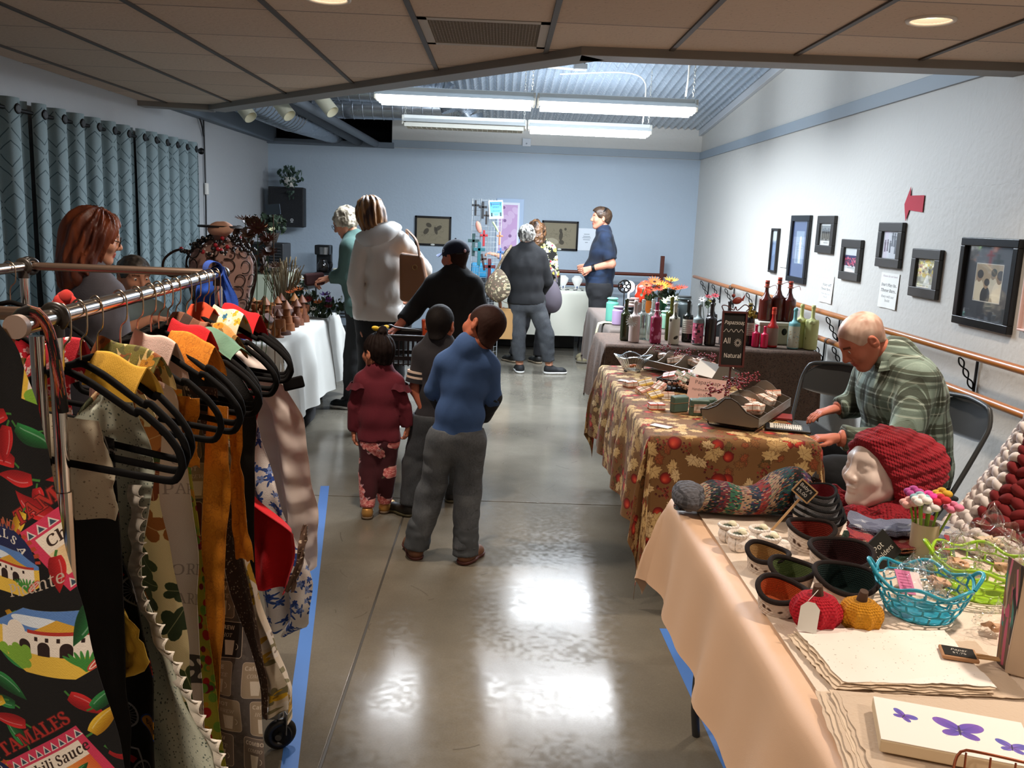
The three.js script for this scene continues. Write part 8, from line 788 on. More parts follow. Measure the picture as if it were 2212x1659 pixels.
{ const t = thing('chalkboard_sign', 'small standing chalkboard sign on curled metal feet on the soap table', 'sign', [1.22, T2, -4.52], -0.06), fm = mat('#4a1c18', 0.5); const bd = chalk([['Papazsoap', 14, 110, 'italic 50px sans-serif'], ['All', 20, 300, '74px sans-serif'], ['Natural', 34, 440, '60px sans-serif']], 256, 512, (c) => { c.beginPath(); for (let x = 10; x < 245; x += 3) c.lineTo(x, 172 + 14 * sin(x * 0.11)); c.stroke(); for (let k = 0; k < 14; k++) { c.beginPath(); c.moveTo(185 + 16 * cos(k * 0.45), 290 + 16 * sin(k * 0.45)); c.lineTo(185 + 42 * cos(k * 0.45), 290 + 42 * sin(k * 0.45)); c.stroke(); } });
  part(t, 'chalk_panel', tf(uvBy(box(0.115, 0.27, 0.006), (x, y) => [x / 0.115 + 0.5, y / 0.27 + 0.5]), 0, 0.29, 0, -0.04), mat('#ffffff', 0.9, { map: bd })); part(t, 'frame', [box(0.13, 0.01, 0.012, 0, 0.43, 0), box(0.13, 0.01, 0.012, 0, 0.15, 0.01), box(0.01, 0.28, 0.012, -0.06, 0.29, 0.004, -0.04), box(0.01, 0.28, 0.012, 0.06, 0.29, 0.004, -0.04)], fm); part(t, 'scroll_top', [tube([[-0.06, 0.435, 0], [-0.07, 0.46, 0], [-0.045, 0.462, 0], [-0.01, 0.44, 0], [0, 0.46, 0], [0.01, 0.44, 0], [0.045, 0.47, 0], [0.07, 0.455, 0], [0.055, 0.437, 0]], 0.003, 50, 6)], fm);
  part(t, 'bird_finial', [tf(sph(0.02, 0, 0, 0, [1.3, 0.9, 0.5]), 0.005, 0.49, 0, 0, 0, 0.3), sph(0.01, -0.016, 0.515, 0), prism([[0.02, 0.49], [0.045, 0.53], [0.035, 0.49]], 0.006)], mat('#7a2a1c', 0.5)); part(t, 'post', rod([0, 0.03, 0], [0, 0.15, 0], 0.006), fm); part(t, 'curled_feet', [[-0.09, 0.03], [0.09, 0.03], [0.05, 0.12], [-0.05, -0.1]].map(([x, z]) => tube([[0, 0.08, 0], [x * 0.3, 0.085, z * 0.3], [x * 0.6, 0.05, z * 0.6], [x, 0.006, z], [x * 1.15, 0.016, z * 1.15]], 0.004, 20, 6)), fm); }
{ const t = thing('tent_card', 'pink folded price card reading soap prices', 'sign', [1.03, T2, -4.2], -0.5); const tx = ctex(256, 200, (c, w, h) => { c.fillStyle = '#e2b8ae'; c.fillRect(0, 0, w, h); c.textAlign = 'center'; c.fillStyle = '#33241f'; c.font = '36px sans-serif'; c.fillText('PapazSoap', 128, 44); c.font = '24px sans-serif'; c.fillText('Handmade/Organic', 128, 92, 200); c.fillText('$3.00 bar', 128, 130); c.fillStyle = '#c8806a'; c.font = '23px sans-serif'; c.fillText('Show Special 2/$5.00', 128, 170, 216); }); const g = (s) => tf(uvBy(box(0.18, 0.14, 0.0015), (x, y) => [x / 0.18 + 0.5, y / 0.14 + 0.5]), 0, 0.066, s * 0.025, -s * 0.36, s > 0 ? 0 : PI, 0); part(t, 'front_leaf', g(1), mat('#ffffff', 0.8, { map: tx })); part(t, 'back_leaf', tf(box(0.18, 0.14, 0.0015), 0, 0.066, -0.025, 0.36), mat('#dcb0a6', 0.8)); }
solo('white_card', 'blank white card propped behind the pink price card', 'card', warp(box(0.11, 0.002, 0.13, 1.1, 0.865, -4.55, 0.55, -0.5, 0.1), (x, y, z) => [x, y + 0.004 * sin(x * 40), z]), paper); solo('business_card', 'white card lying flat near the front edge of the soap table', 'card', box(0.09, 0.002, 0.045, 0.72, T2 + 0.003, -3.7, 0, -0.7), paper); solo('business_card', 'white card lying flat near the loose soap pile', 'card', box(0.07, 0.002, 0.045, 0.71, T2 + 0.003, -4.78, 0, -0.6), paper);
{ const t = thing('e_reader', 'black e-reader with lit grey page on the soap table', 'e-reader', [1.28, T2, -3.73], -0.28); part(t, 'case', rbox(0.19, 0.012, 0.125, 0, 0.007, 0, 0.005), blackPlastic); part(t, 'page', uvBy(box(0.135, 0.001, 0.098, -0.008, 0.0136, 0), (x, y, z) => [x / 0.135 + 0.5, z / 0.098]), mat('#ffffff', 0.6, { map: ctex(128, 96, (c, w, h) => { c.fillStyle = '#cbc6bc'; c.fillRect(0, 0, w, h); c.fillStyle = '#5a564e'; for (let x = 8; x < 120; x += 9) c.fillRect(x, 6, 3.5, 84 - (x % 4) * 6); }) })); solo('notebook', 'small dark red notebook by the e-reader', 'notebook', rbox(0.13, 0.012, 0.11, 1.31, T2 + 0.007, -3.97, 0.003, 0, -0.3), mat('#8a2a28', 0.6)); solo('orange_pad', 'orange note pad beside the red notebook', 'note pad', rbox(0.07, 0.008, 0.07, 1.305, T2 + 0.005, -4.11, 0.002, 0, 0.2), mat('#d8641c', 0.6)); }
// ---------- bottles ----------
const bprof = (h, r, nr, sh = 0.6, nk = 0.72) => [[0, 0.002], [r * 0.9, 0], [r, 0.008], [r, h * sh], [r * 0.93, h * (sh + 0.05)], [mix(r, nr, 0.6), h * (sh + nk) / 2], [nr * 1.1, h * nk], [nr, h * (nk + 0.05)], [nr, h * 0.93], [nr * 1.25, h * 0.935], [nr * 1.25, h * 0.97], [nr, h * 0.975], [nr, h], [0, h]];
const glassy = (c, t = 0.85) => mat(c, 0.06, { transmission: t, thickness: 0.01, ior: 1.5, attenuationColor: new THREE.Color(c), attenuationDistance: 0.03 }), matte = (c, o) => mat(c, 0.55, o);
const bottle = (label, x, z, h, r, m, o = {}) => { const t = thing('bottle', label, 'bottle', [x, o.y ?? T2 + 0.002, z], o.turn ?? 0); part(t, 'bottle_body', uvBy(lathe(bprof(h, r, o.nr ?? 0.013, o.sh, o.nk), 32), (X, Y, Z) => [Math.atan2(X, Z) / PI * 0.5 + 0.5, Y / h]), m); if (o.label) part(t, 'paper_label', new THREE.CylinderGeometry(r + 0.001, r + 0.001, h * o.label[1], 32, 1, true, -1.5, 3).translate(0, h * o.label[2], 0), o.label[0]); if (o.cap) part(t, 'cap', cyl(0.016, 0.016, o.cap[1], 0, h - o.cap[1] / 2 + 0.004, 0, 18), matte(o.cap[0])); o.more?.(t, h, r); return t; };
const lab1 = mat('#ffffff', 0.7, { map: ctex(64, 64, (c) => { c.fillStyle = '#c4c0ae'; c.fillRect(0, 0, 64, 64); c.fillStyle = '#4a463c'; for (let y = 10; y < 58; y += 9) c.fillRect(8, y, 30 + (y % 4) * 5, 2.5); }) });
const blot = (bg, cols, n, s, seed) => ctex(256, 256, (c, w, h) => { const r = RNG(seed); c.fillStyle = bg; c.fillRect(0, 0, w, h); for (let i = 0; i < n; i++) { c.fillStyle = r.pick(cols); c.beginPath(); c.ellipse(r() * w, r() * h * 0.75 + h * 0.25, s * r.r(0.5, 1.2), s * r.r(0.5, 1.3), r() * 3, 0, 7); c.fill(); } });
const Zb = -6.44;
bottle('dark green wine bottle, leftmost on the brown shaggy cloth', 0.945, -6.5, 0.31, 0.038, glassy('#3d4420', 0.5)); bottle('pink white painted bottle with a white paper flower', 1.0, -6.42, 0.305, 0.04, matte('#cdbab2'), { more: (t) => part(t, 'paper_flower', tf(bloom(0.045, 14), -0.03, 0.15, 0.032, 1.3, -0.6, 0), mat('#dcd8d0', 0.8, DS)) });
bottle('clear glass bottle behind the painted white one', 1.09, -6.62, 0.3, 0.04, glassy('#dfe6e2')); bottle('clear ribbed glass bottle beside the pink dotted bottle', 1.15, -6.55, 0.31, 0.042, glassy('#e4eae6')); bottle('raspberry pink bottle with pale dots and a ribbon', 1.155, -6.4, 0.3, 0.041, matte('#ffffff', { map: blot('#9a1c48', ['#d88aa8', '#c86a90'], 12, 14, 3) }), { more: (t) => part(t, 'ribbon', [torus(0.02, 0.004, 0, 0.24, 0, PI / 2), tube([[0.015, 0.24, 0.012], [0.03, 0.2, 0.03], [0.028, 0.14, 0.038]], 0.003, 12, 5), tube([[-0.012, 0.24, 0.016], [-0.028, 0.2, 0.032], [-0.034, 0.15, 0.034]], 0.003, 12, 5)], mat('#dcb4b8', 0.7)) });
bottle('cream bottle with black leaf spots', 1.285, -6.38, 0.305, 0.04, matte('#ffffff', { map: blot('#cfcab6', ['#2a2416', '#3a3220'], 9, 17, 4) })); bottle('olive green glass bottle behind the spotted cream bottle', 1.3, -6.6, 0.33, 0.04, glassy('#8a8a1c')); bottle('dark wine bottle with a cream printed label', 1.42, -6.56, 0.31, 0.039, matte('#10140f', { roughness: 0.12 }), { label: [lab1, 0.34, 0.38] }); bottle('grey bottle with pink lettered label band', 1.47, -6.42, 0.3, 0.04, matte('#ffffff', { map: ctex(128, 256, (c, w, h) => { c.fillStyle = '#7c8482'; c.fillRect(0, 0, w, h); c.fillStyle = '#b04a62'; c.fillRect(0, 120, w, 126); const r = RNG(5); for (let i = 0; i < 60; i++) { c.fillStyle = r.pick(['#e8a0b0', '#2a1a24', '#d86a84']); c.fillRect(r() * w, r.r(125, 240), r.r(4, 14), r.r(6, 18)); } }) }));
bottle('brown black bottle next to the pink lettered one', 1.56, -6.41, 0.31, 0.042, matte('#2a2220', { roughness: 0.2 })); bottle('tall dark bottle behind the brown black one', 1.6, -6.56, 0.33, 0.039, matte('#1c1a19', { roughness: 0.25 })); bottle('flared grey brown bottle behind the chalkboard sign', 1.7, -6.46, 0.33, 0.06, matte('#3a3230', { roughness: 0.3 }), { sh: 0.35, nk: 0.75 }); bottle('dark bottle with white label and gold ribbon', 1.86, -6.48, 0.31, 0.039, matte('#17141a', { roughness: 0.15 }), { label: [lab1, 0.3, 0.4], cap: ['#8a7a4a', 0.04], more: (t) => part(t, 'gold_bow', leafGeo(RNG(6), 26, [0.045, 0.04, 0.03], 0.04, 0, 0.24, 0.02), mat('#a88a2c', 0.4, DS)) });
bottle('small hot pink bottle, left of the pair', 1.895, -6.4, 0.165, 0.028, matte('#c01844', { roughness: 0.25 }), { nr: 0.01 }); bottle('small hot pink bottle, right of the pair', 1.95, -6.37, 0.16, 0.028, matte('#c4163e', { roughness: 0.25 }), { nr: 0.01 }); bottle('red bottle with brown paper lower half', 2.02, -6.42, 0.29, 0.042, matte('#a81c18', { roughness: 0.2 }), { sh: 0.5, label: [matte('#8a6a5a'), 0.44, 0.28], cap: ['#c83a1c', 0.05] }); bottle('pale blue bottle with aged paper wrap', 2.165, -6.38, 0.3, 0.041, matte('#6aa0a0'), { label: [matte('#ffffff', { map: blot('#b8b49c', ['#8a9a94', '#a08a6a'], 30, 10, 8) }), 0.52, 0.3] });
for (const [l, x, z] of [['pale yellow green bottle with a painted tap, rear of the pair', 2.235, -6.45], ['pale yellow green bottle with a painted tap, front right of the pair', 2.29, -6.37]]) bottle(l, x, z, 0.325, 0.048, matte('#ffffff', { map: blot('#b8b878', ['#8a8a4c', '#c8c88c'], 10, 8, 9) }), { sh: 0.62, more: (t) => part(t, 'wooden_tap', [rod([0, 0.2, 0.045], [-0.035, 0.205, 0.075], 0.012), sph(0.016, -0.035, 0.207, 0.076)], matte('#b0b074')) });
{ const b = thing('wooden_chest', 'white distressed wooden box behind the bottles', 'box', [2.12, T2, -6.68]); part(b, 'box_body', rbox(0.3, 0.14, 0.2, 0, 0.072, 0, 0.008), mat('#a39c8c', 0.8, { bumpMap: speckT(8), bumpScale: 0.002 })); part(b, 'lid', rbox(0.31, 0.03, 0.21, 0, 0.155, 0, 0.008), mat('#b4ad9e', 0.8)); part(b, 'latch', sph(0.02, 0.04, 0.1, 0.1, [1, 1.3, 0.4]), blackMetal); const rg = matte('#4e1a12', { roughness: 0.15 });
  [['tall dark red wax sealed bottle, left on the white box', 2.03, 0.3], ['tallest dark red wax sealed bottle in the middle of the white box', 2.13, 0.325], ['dark red wax sealed bottle with twine, right on the white box', 2.21, 0.3]].forEach(([l, x, h], i) => bottle(l, x, -6.68 - 0.02 * (i % 2), h, 0.05, rg, { y: T2 + 0.172, sh: 0.5, nk: 0.72, cap: ['#b84a34', 0.04], more: (t) => part(t, 'twine_tie', [torus(0.019, 0.004, 0, h - 0.045, 0, PI / 2), tube([[0.018, h - 0.045, 0], [0.06, h - 0.03, 0.01], [0.07, h - 0.06, 0.02]], 0.002, 12, 5)], mat('#9a4a30', 0.8)) })); }
solo('round_plate', 'round dark grey plate standing behind the gold bow bottle', 'plate', cyl(0.1, 0.1, 0.012, 1.97, T2 + 0.13, -6.78, 36, PI / 2 - 0.15), mat('#2c3432', 0.5));
// taupe table: jars, flowers
{ const jar = (l, x, z, h, r, m, cap, o) => bottle(l, x, z, h, r, m, { sh: 0.75, nk: 0.82, nr: r * 0.72, ...(cap ? { more: (t) => part(t, 'jar_lid', cyl(r * 0.8, r * 0.8, 0.022, 0, h, 0, 24), cap) } : {}), ...o });
  jar('mint green mason jar at the left edge of the taupe table', 1.0, -7.75, 0.21, 0.055, matte('#5ea896')); jar('lilac painted jar in front of the mint jar', 1.02, -7.5, 0.16, 0.05, matte('#b096b8')); jar('black lidded jar with white script', 1.11, -7.45, 0.17, 0.06, matte('#1a1d1f', { roughness: 0.3 }), matte('#8a6a62')); jar('pale pump bottle beside the black jar', 1.15, -7.65, 0.2, 0.035, matte('#c8b4a8'), matte('#3a2a26')); jar('clear jar with pink lid by the standing man', 1.2, -7.8, 0.2, 0.05, glassy('#e0d8d4'), matte('#b88a80')); jar('grey glass lantern jar left of the pair', 1.48, -7.5, 0.21, 0.06, matte('#565c5c', { roughness: 0.2 }), matte('#3c4040')); jar('large grey glass lantern jar right of the pair', 1.6, -7.6, 0.25, 0.075, matte('#4c5454', { roughness: 0.2 }), matte('#2e3232')); jar('mint green bottle with candle by the grey jars', 1.4, -7.35, 0.15, 0.045, matte('#8ab89c')); jar('small brown glass bottle among the jars', 1.3, -7.4, 0.16, 0.03, glassy('#3a1c0c', 0.4));
  const gl = (c, h) => [lathe([[0, 0], [0.05, 0], [0.055, 0.02], [0.06, h], [0.054, h], [0.048, 0.02], [0, 0.02]], 26), mat(c, 0.2)];
  bouquet('orange gerbera flowers in an amber vase on the taupe table', [1.33, TH, -7.8], [[-0.04, 0.33, 0.04, 0.06, 14, '#c8501c'], [0.03, 0.36, 0.03, 0.065, 14, '#d8601c'], [0.0, 0.29, 0.08, 0.055, 14, '#c0461c'], [0.07, 0.31, 0.05, 0.05, 14, '#a83a18']], { seed: 12, vase: gl('#8a4a1a', 0.2), ctr: '#2c1208', leaves: [24, [0.08, 0.05, 0.06], 0.06, 0.25, '#3c4a22'] });
  bouquet('yellow and orange flowers in a dark green vase on the taupe table', [1.5, TH, -7.9], [[-0.06, 0.32, 0.06, 0.065, 14, '#d8a81c'], [0.03, 0.37, 0.02, 0.065, 14, '#dc9a1c'], [0.06, 0.3, 0.08, 0.06, 14, '#c8501c'], [0.12, 0.31, 0.04, 0.06, 14, '#b8341c'], [-0.01, 0.33, 0.04, 0.06, 14, '#d0601c']], { seed: 13, vase: gl('#174a30', 0.2), leaves: [30, [0.1, 0.05, 0.07], 0.07, 0.25, '#2c3c24'] });
  bouquet('cream lily flowers low in front of the green vase', [1.5, TH, -7.68], [[-0.04, 0.2, 0.05, 0.06, 8, '#d8d8a8'], [0.06, 0.2, 0.05, 0.06, 8, '#d4d49c'], [0.01, 0.23, 0.04, 0.05, 8, '#dcdcb4']], { seed: 14, ctr: '#8a8a3c', base: 0 }); bouquet('small red and yellow flowers tucked behind the grey lettered bottle', [1.62, TH, -6.75], [[-0.02, 0.33, 0.03, 0.035, 8, '#8a1c28'], [0.03, 0.34, 0.03, 0.035, 8, '#a02430'], [0.0, 0.3, 0.05, 0.03, 7, '#c8b43a'], [-0.07, 0.31, 0.02, 0.03, 7, '#d8d4d0']], { seed: 15, leaves: [20, [0.07, 0.04, 0.04], 0.05, 0.28, '#3a4a2a'], base: 0 });
  solo('orange_bag', 'crumpled bright orange plastic bag on the taupe table', 'bag', warp(sph(0.1, 1.42, 0.94, -8.65, [0.85, 1.1, 0.7], 30, 22), (x, y, z) => [x + 0.02 * vn(x * 20, y * 20, z * 20), y + (y > 0.94 ? 0.02 * vn(x * 16, z * 16) : 0), z + 0.02 * vn(x * 20 + 5, y * 20, z * 20)]), mat('#e03a1c', 0.35)); solo('bag_stand', 'brown box under the orange plastic bag', 'box', rbox(0.2, 0.1, 0.16, 1.42, 0.793, -8.66, 0.006), mat('#4a342a', 0.7));
  const s = thing('scroll_ornament', 'black pierced round ornament on a stem by the man', 'ornament', [1.21, TH, -8.55]); part(s, 'pierced_disc', [torus(0.06, 0.007, 0, 0.26, 0), ...[0, 1, 2, 3, 4, 5].map((k) => torus(0.02, 0.006, 0.036 * cos(k * 1.047), 0.26 + 0.036 * sin(k * 1.047), 0, 0, 0, 0, 6, 14))], blackMetal); part(s, 'stem', rod([0, 0.02, 0], [0, 0.2, 0], 0.005), blackMetal); part(s, 'foot', cyl(0.045, 0.05, 0.014, 0, 0.009, 0, 24), blackMetal);
  const l = thing('display_lamp', 'small bright white globe lamp on the taupe table', 'lamp', [1.29, TH, -8.8]); part(l, 'lamp_globe', sph(0.06, 0, 0.24, 0), mat('#ffffff', 0.5, { emissive: new THREE.Color(0.9, 0.93, 1), emissiveIntensity: 2.2 })); part(l, 'lamp_stem', rod([0, 0.01, 0], [0, 0.18, 0], 0.01), whitePlastic); part(l, 'lamp_foot', cyl(0.05, 0.055, 0.016, 0, 0.01, 0, 24), whitePlastic); const P = new THREE.PointLight(0xf2f6ff, 1.3, 0, 2); P.name = 'lamp_light'; P.position.set(1.29, TH + 0.24, -8.8); P.castShadow = true; P.shadow.radius = 3; scene.add(P); }
// ---------- crochet table ----------
const T1 = TH + 0.011;
const stitch = dtex(256, 256, (u, v) => { const r = v * 16, row = Math.floor(r), a = (u * 16 + (row % 2) * 0.5) % 1, b = r % 1, x = (a - 0.5) * 2, y = (b - 0.5) * 2; return clamp(1.05 - hyp(x * 0.9, y * 0.95 - abs(x) * 0.4) + 0.12 * vn(u * 90, v * 90), 0, 1); });
const stT = (a, b = a) => { const t = stitch.clone(); t.repeat.set(a, b); t.needsUpdate = true; return t; };
const knit = (c, k = 6, o = {}) => mat(c, 0.95, { bumpMap: stT(k), bumpScale: 0.0028, sheen: 0.4, sheenRoughness: 0.6, sheenColor: new THREE.Color(c), ...DS, ...o });
const speckM = mat('#ffffff', 0.95, { map: blot('#dccfc4', ['#4a3428', '#8a7666', '#d4c8bc'], 130, 4, 31), bumpMap: stT(3), bumpScale: 0.002, ...DS }), rimM = knit('#2a1812', 8);
function crochetBowl(label, x, z, r, h, inside, o = {}) { const t = thing('crochet_bowl', label, 'bowl', [x, o.y ?? T1, z], o.turn ?? 0, 'crochet bowls'); t.rotation.x = o.tilt ?? 0.1; const sx = o.sx ?? 1; const S = (f) => sheet((u, v) => { const a = u * 2 * PI, q = f(v); return [q[0] * cos(a) * sx, q[1] + 0.006 * sin(a * 2 + x * 9) * v, q[0] * sin(a), u * 0.6, v * 0.15]; }, 56, 10);
  part(t, 'outer_wall', S((v) => [r * (0.86 + 0.14 * v), h * v]), o.outer ?? speckM); part(t, 'inner_wall', S((v) => [r * (0.9 - 0.9 * (1 - min(1, v * 1.6 - 0.0)) * (v < 0.625 ? 1 : 0)) * (v < 0.625 ? 1 : 0.97 + 0.03 * v), v < 0.625 ? 0.006 : 0.006 + (h - 0.006) * (v - 0.625) / 0.375]), knit(inside, 11)); part(t, 'rim', tube([...Array(40).keys()].map((k) => { const a = k / 40 * 2 * PI; return [r * 0.985 * cos(a) * sx, h + 0.006 * sin(a * 2 + x * 9), r * 0.985 * sin(a)]; }), o.rr ?? 0.0065, 100, 7, true), o.rim ?? rimM); return t; }
crochetBowl('speckled crochet bowl with bright orange inside, nearest the table edge', 0.665, -1.87, 0.056, 0.05, '#d2602a', { tilt: 0.15 }); crochetBowl('speckled crochet bowl with tan inside', 0.7, -2.1, 0.052, 0.05, '#c8a06a', { tilt: 0.12 }); crochetBowl('speckled crochet bowl with sage green inside', 0.73, -2.0, 0.054, 0.05, '#6c7c4c', { tilt: 0.12 }); crochetBowl('speckled crochet bowl with brick red inside', 0.868, -2.27, 0.062, 0.06, '#8e2c1c', { tilt: 0.12 }); crochetBowl('wide speckled crochet bowl with dark maroon inside', 0.885, -2.1, 0.078, 0.06, '#3a1216', { tilt: 0.12 }); crochetBowl('large speckled crochet bowl with dark teal inside', 0.83, -1.93, 0.072, 0.062, '#14302e', { tilt: 0.15 });
{ const gr = knit('#b4b6bc', 6), bk = knit('#121214', 8); ['lowest', 'second', 'third', 'fourth', 'topmost'].forEach((n, i) => crochetBowl(n + ' grey crochet bowl of the nested stack with black rims', 0.945 - 0.004 * i, -2.42, 0.074 - 0.0045 * i, 0.045, i === 4 ? '#7a1020' : '#3a3a3e', { y: T1 + 0.019 * i, rr: 0.0042, outer: i ? gr : speckM, rim: bk, tilt: 0.06 })); }
{ const w = knit('#f6eee6', 4), lab = ['white crochet baby bootie, rear left of the four', 'white crochet baby bootie, front left of the four', 'white crochet baby bootie, rear right of the four', 'white crochet baby bootie, front right of the four'], r = RNG(7); [[0.665, -2.3], [0.675, -2.235], [0.745, -2.28], [0.755, -2.215]].forEach(([x, z], i) => { const t = thing('baby_bootie', lab[i], 'bootie', [x, T1, z], 0.3, 'white baby booties'); part(t, 'bootie_body', boxUV(blob([cap([-0.012, 0.018, 0], [0.03, 0.016, 0], 0.024, 0.02), cap([-0.014, 0.02, 0], [-0.014, 0.042, 0], 0.024, 0.022, { end: 1 })], 0.012, 0.004), 1), w); part(t, 'frill', tube([...Array(36).keys()].map((k) => { const a = k / 36 * 2 * PI; return [-0.014 + (0.023 + 0.003 * (k % 2)) * cos(a), 0.044 + 0.004 * (k % 2), (0.023 + 0.003 * (k % 2)) * sin(a)]; }), 0.005, 90, 6, true), mat('#f2e9e0', 0.9)); part(t, 'opening', tf(new THREE.CylinderGeometry(0.014, 0.014, 0.003, 20), -0.014, 0.0445, 0), mat('#4a5240', 0.9)); part(t, 'cream_bow', [sph(0.009, 0.0, 0.05, -0.004, [1.3, 0.8, 1]), sph(0.008, -0.004, 0.052, 0.01, [1, 0.8, 1.2])], mat('#ece6c8', 0.9)); }); }
// pumpkins
function pumpkin(label, x, z, r, c, ry) { const t = thing('crochet_pumpkin', label, 'pumpkin', [x, T1, z], ry); part(t, 'pumpkin_body', sheet((u, v) => { const a = u * 2 * PI, p = v * PI, rib = 1 - 0.12 * abs(sin(a * 5)) * sin(p), k = r * Math.pow(sin(p), 0.75) * rib; return [k * cos(a), r * 0.72 + r * 0.74 * -cos(p) * (v > 0.9 ? mix(1, 0.85, (v - 0.9) * 10) : 1) - (v < 0.05 ? 0 : 0), k * sin(a), u * 0.34, v * 0.16]; }, 90, 40), knit(c, 7, { bumpScale: 0.004 })); part(t, 'stem', warp(cyl(0.009, 0.013, 0.036, 0, r * 1.5, 0, 14, 0.15, 0, 0.15), (X, Y, Z) => [X + 0.002 * vn(Y * 300, X * 90), Y, Z]), knit('#8a6a54', 20)); return t; }
{ const p = pumpkin('red crochet pumpkin with a white paper tag', 0.71, -1.775, 0.056, '#c01028', 0.2); part(p, 'paper_tag', tf(prism([[-0.02, -0.03], [0.02, -0.03], [0.02, 0.02], [0.008, 0.032], [-0.008, 0.032], [-0.02, 0.02]], 0.001), -0.045, 0.05, 0.046, -0.35, -0.3, -0.25), paper); part(p, 'tag_string', tube([[-0.04, 0.08, 0.03], [-0.02, 0.09, 0.02], [0, 0.095, 0.005]], 0.001, 10, 4), paper); pumpkin('yellow crochet pumpkin next to the red one', 0.808, -1.775, 0.049, '#d89418', 1); }
// multicoloured crochet bag
{ const r = RNG(17), tx = ctex(512, 512, (c, w, h) => { const pal = ['#1a1a1c', '#d8b892', '#1a1a1c', '#7a2430', '#3a7a54', '#c8a080', '#28324c', '#b03028', '#d0a884', '#2c5a62', '#1c1a1a', '#6a4a7a', '#c86a3a', '#232326']; for (let x = 0; x < w; x += 9) { const base = pal[Math.floor(x / 38) % pal.length]; for (let y = 0; y < h; y += 9) { c.fillStyle = r() < 0.62 ? base : r.pick(pal); c.beginPath(); c.ellipse(x + 4, y + 4, 6, 4.5, 0.7 * (((x / 9) | 0) % 2 ? 1 : -1), 0, 7); c.fill(); } } });
  const g = sheet((u, v) => { const a = v * 2 * PI, L = mix(-0.2, 0.2, u), w = 0.098 * Math.pow(sin(PI * clamp(0.06 + u * 0.88, 0, 1)), 0.4) * (1 - 0.16 * u), hh = (0.04 + 0.012 * sin(u * 9) + 0.05 * sstep(0.35, 0.9, u)) * Math.pow(sin(PI * clamp(0.06 + u * 0.9, 0, 1)), 0.5); return [L + 0.02 * sin(a) , hh * (1 + sin(a)) + 0.01 * vn(u * 9, v * 7) * (sin(a) > 0 ? 1 : 0), w * cos(a), u, v * 2]; }, 90, 60);
  const t = thing('crochet_bag', 'lumpy multicoloured striped crochet bag at the far left table corner', 'crochet bag', [0.775, T1 + 0.002, -2.55], -0.05); part(t, 'bag_body', g, mat('#ffffff', 0.95, { map: tx, bumpMap: stT(4, 6), bumpScale: 0.005, ...DS })); part(t, 'toe_end', boxUV(warp(sph(0.06, -0.178, 0.042, 0.0, [0.85, 0.68, 1.5], 26, 18), (x, y, z) => [x + 0.004 * vn(x * 80, y * 80, z * 80), y + 0.004 * vn(x * 80, y * 80, z * 80 + 9), z]), 1), knit('#5c5c62', 4, { bumpScale: 0.004 })); part(t, 'fringe', leafGeo(RNG(18), 90, [0.05, 0.05, 0.08], 0.045, 0.18, 0.07, -0.01), mat('#2c241e', 0.9, DS)).userData.kind = 'stuff'; }
// price stake
{ const t = thing('price_stake', 'little slanted chalkboard price stake between the booties and the grey stack', 'price tag', [0.79, T1, -2.37], -0.3); part(t, 'stick', tf(rbox(0.007, 0.13, 0.004, 0, 0.065, 0, 0.001), 0, 0, 0, -0.2, 0, -0.6), mat('#c8a070', 0.7)); part(t, 'chalk_panel', tf(uvBy(box(0.05, 0.04, 0.004), (x, y) => [x / 0.05 + 0.5, y / 0.04 + 0.5]), 0.085, 0.13, -0.02, -0.2, 0, -0.65), mat('#ffffff', 0.9, { map: chalk([["Baby's", 10, 50, '44px sans-serif'], ['$5.00', 14, 104, '44px sans-serif']], 160, 128) })); part(t, 'frame', tf(join([box(0.056, 0.004, 0.006, 0, 0.021, 0), box(0.056, 0.004, 0.006, 0, -0.021, 0), box(0.004, 0.042, 0.006, 0.027, 0, 0), box(0.004, 0.042, 0.006, -0.027, 0, 0)]), 0.085, 0.13, -0.02, -0.2, 0, -0.65), mat('#b08a5c', 0.7)); }
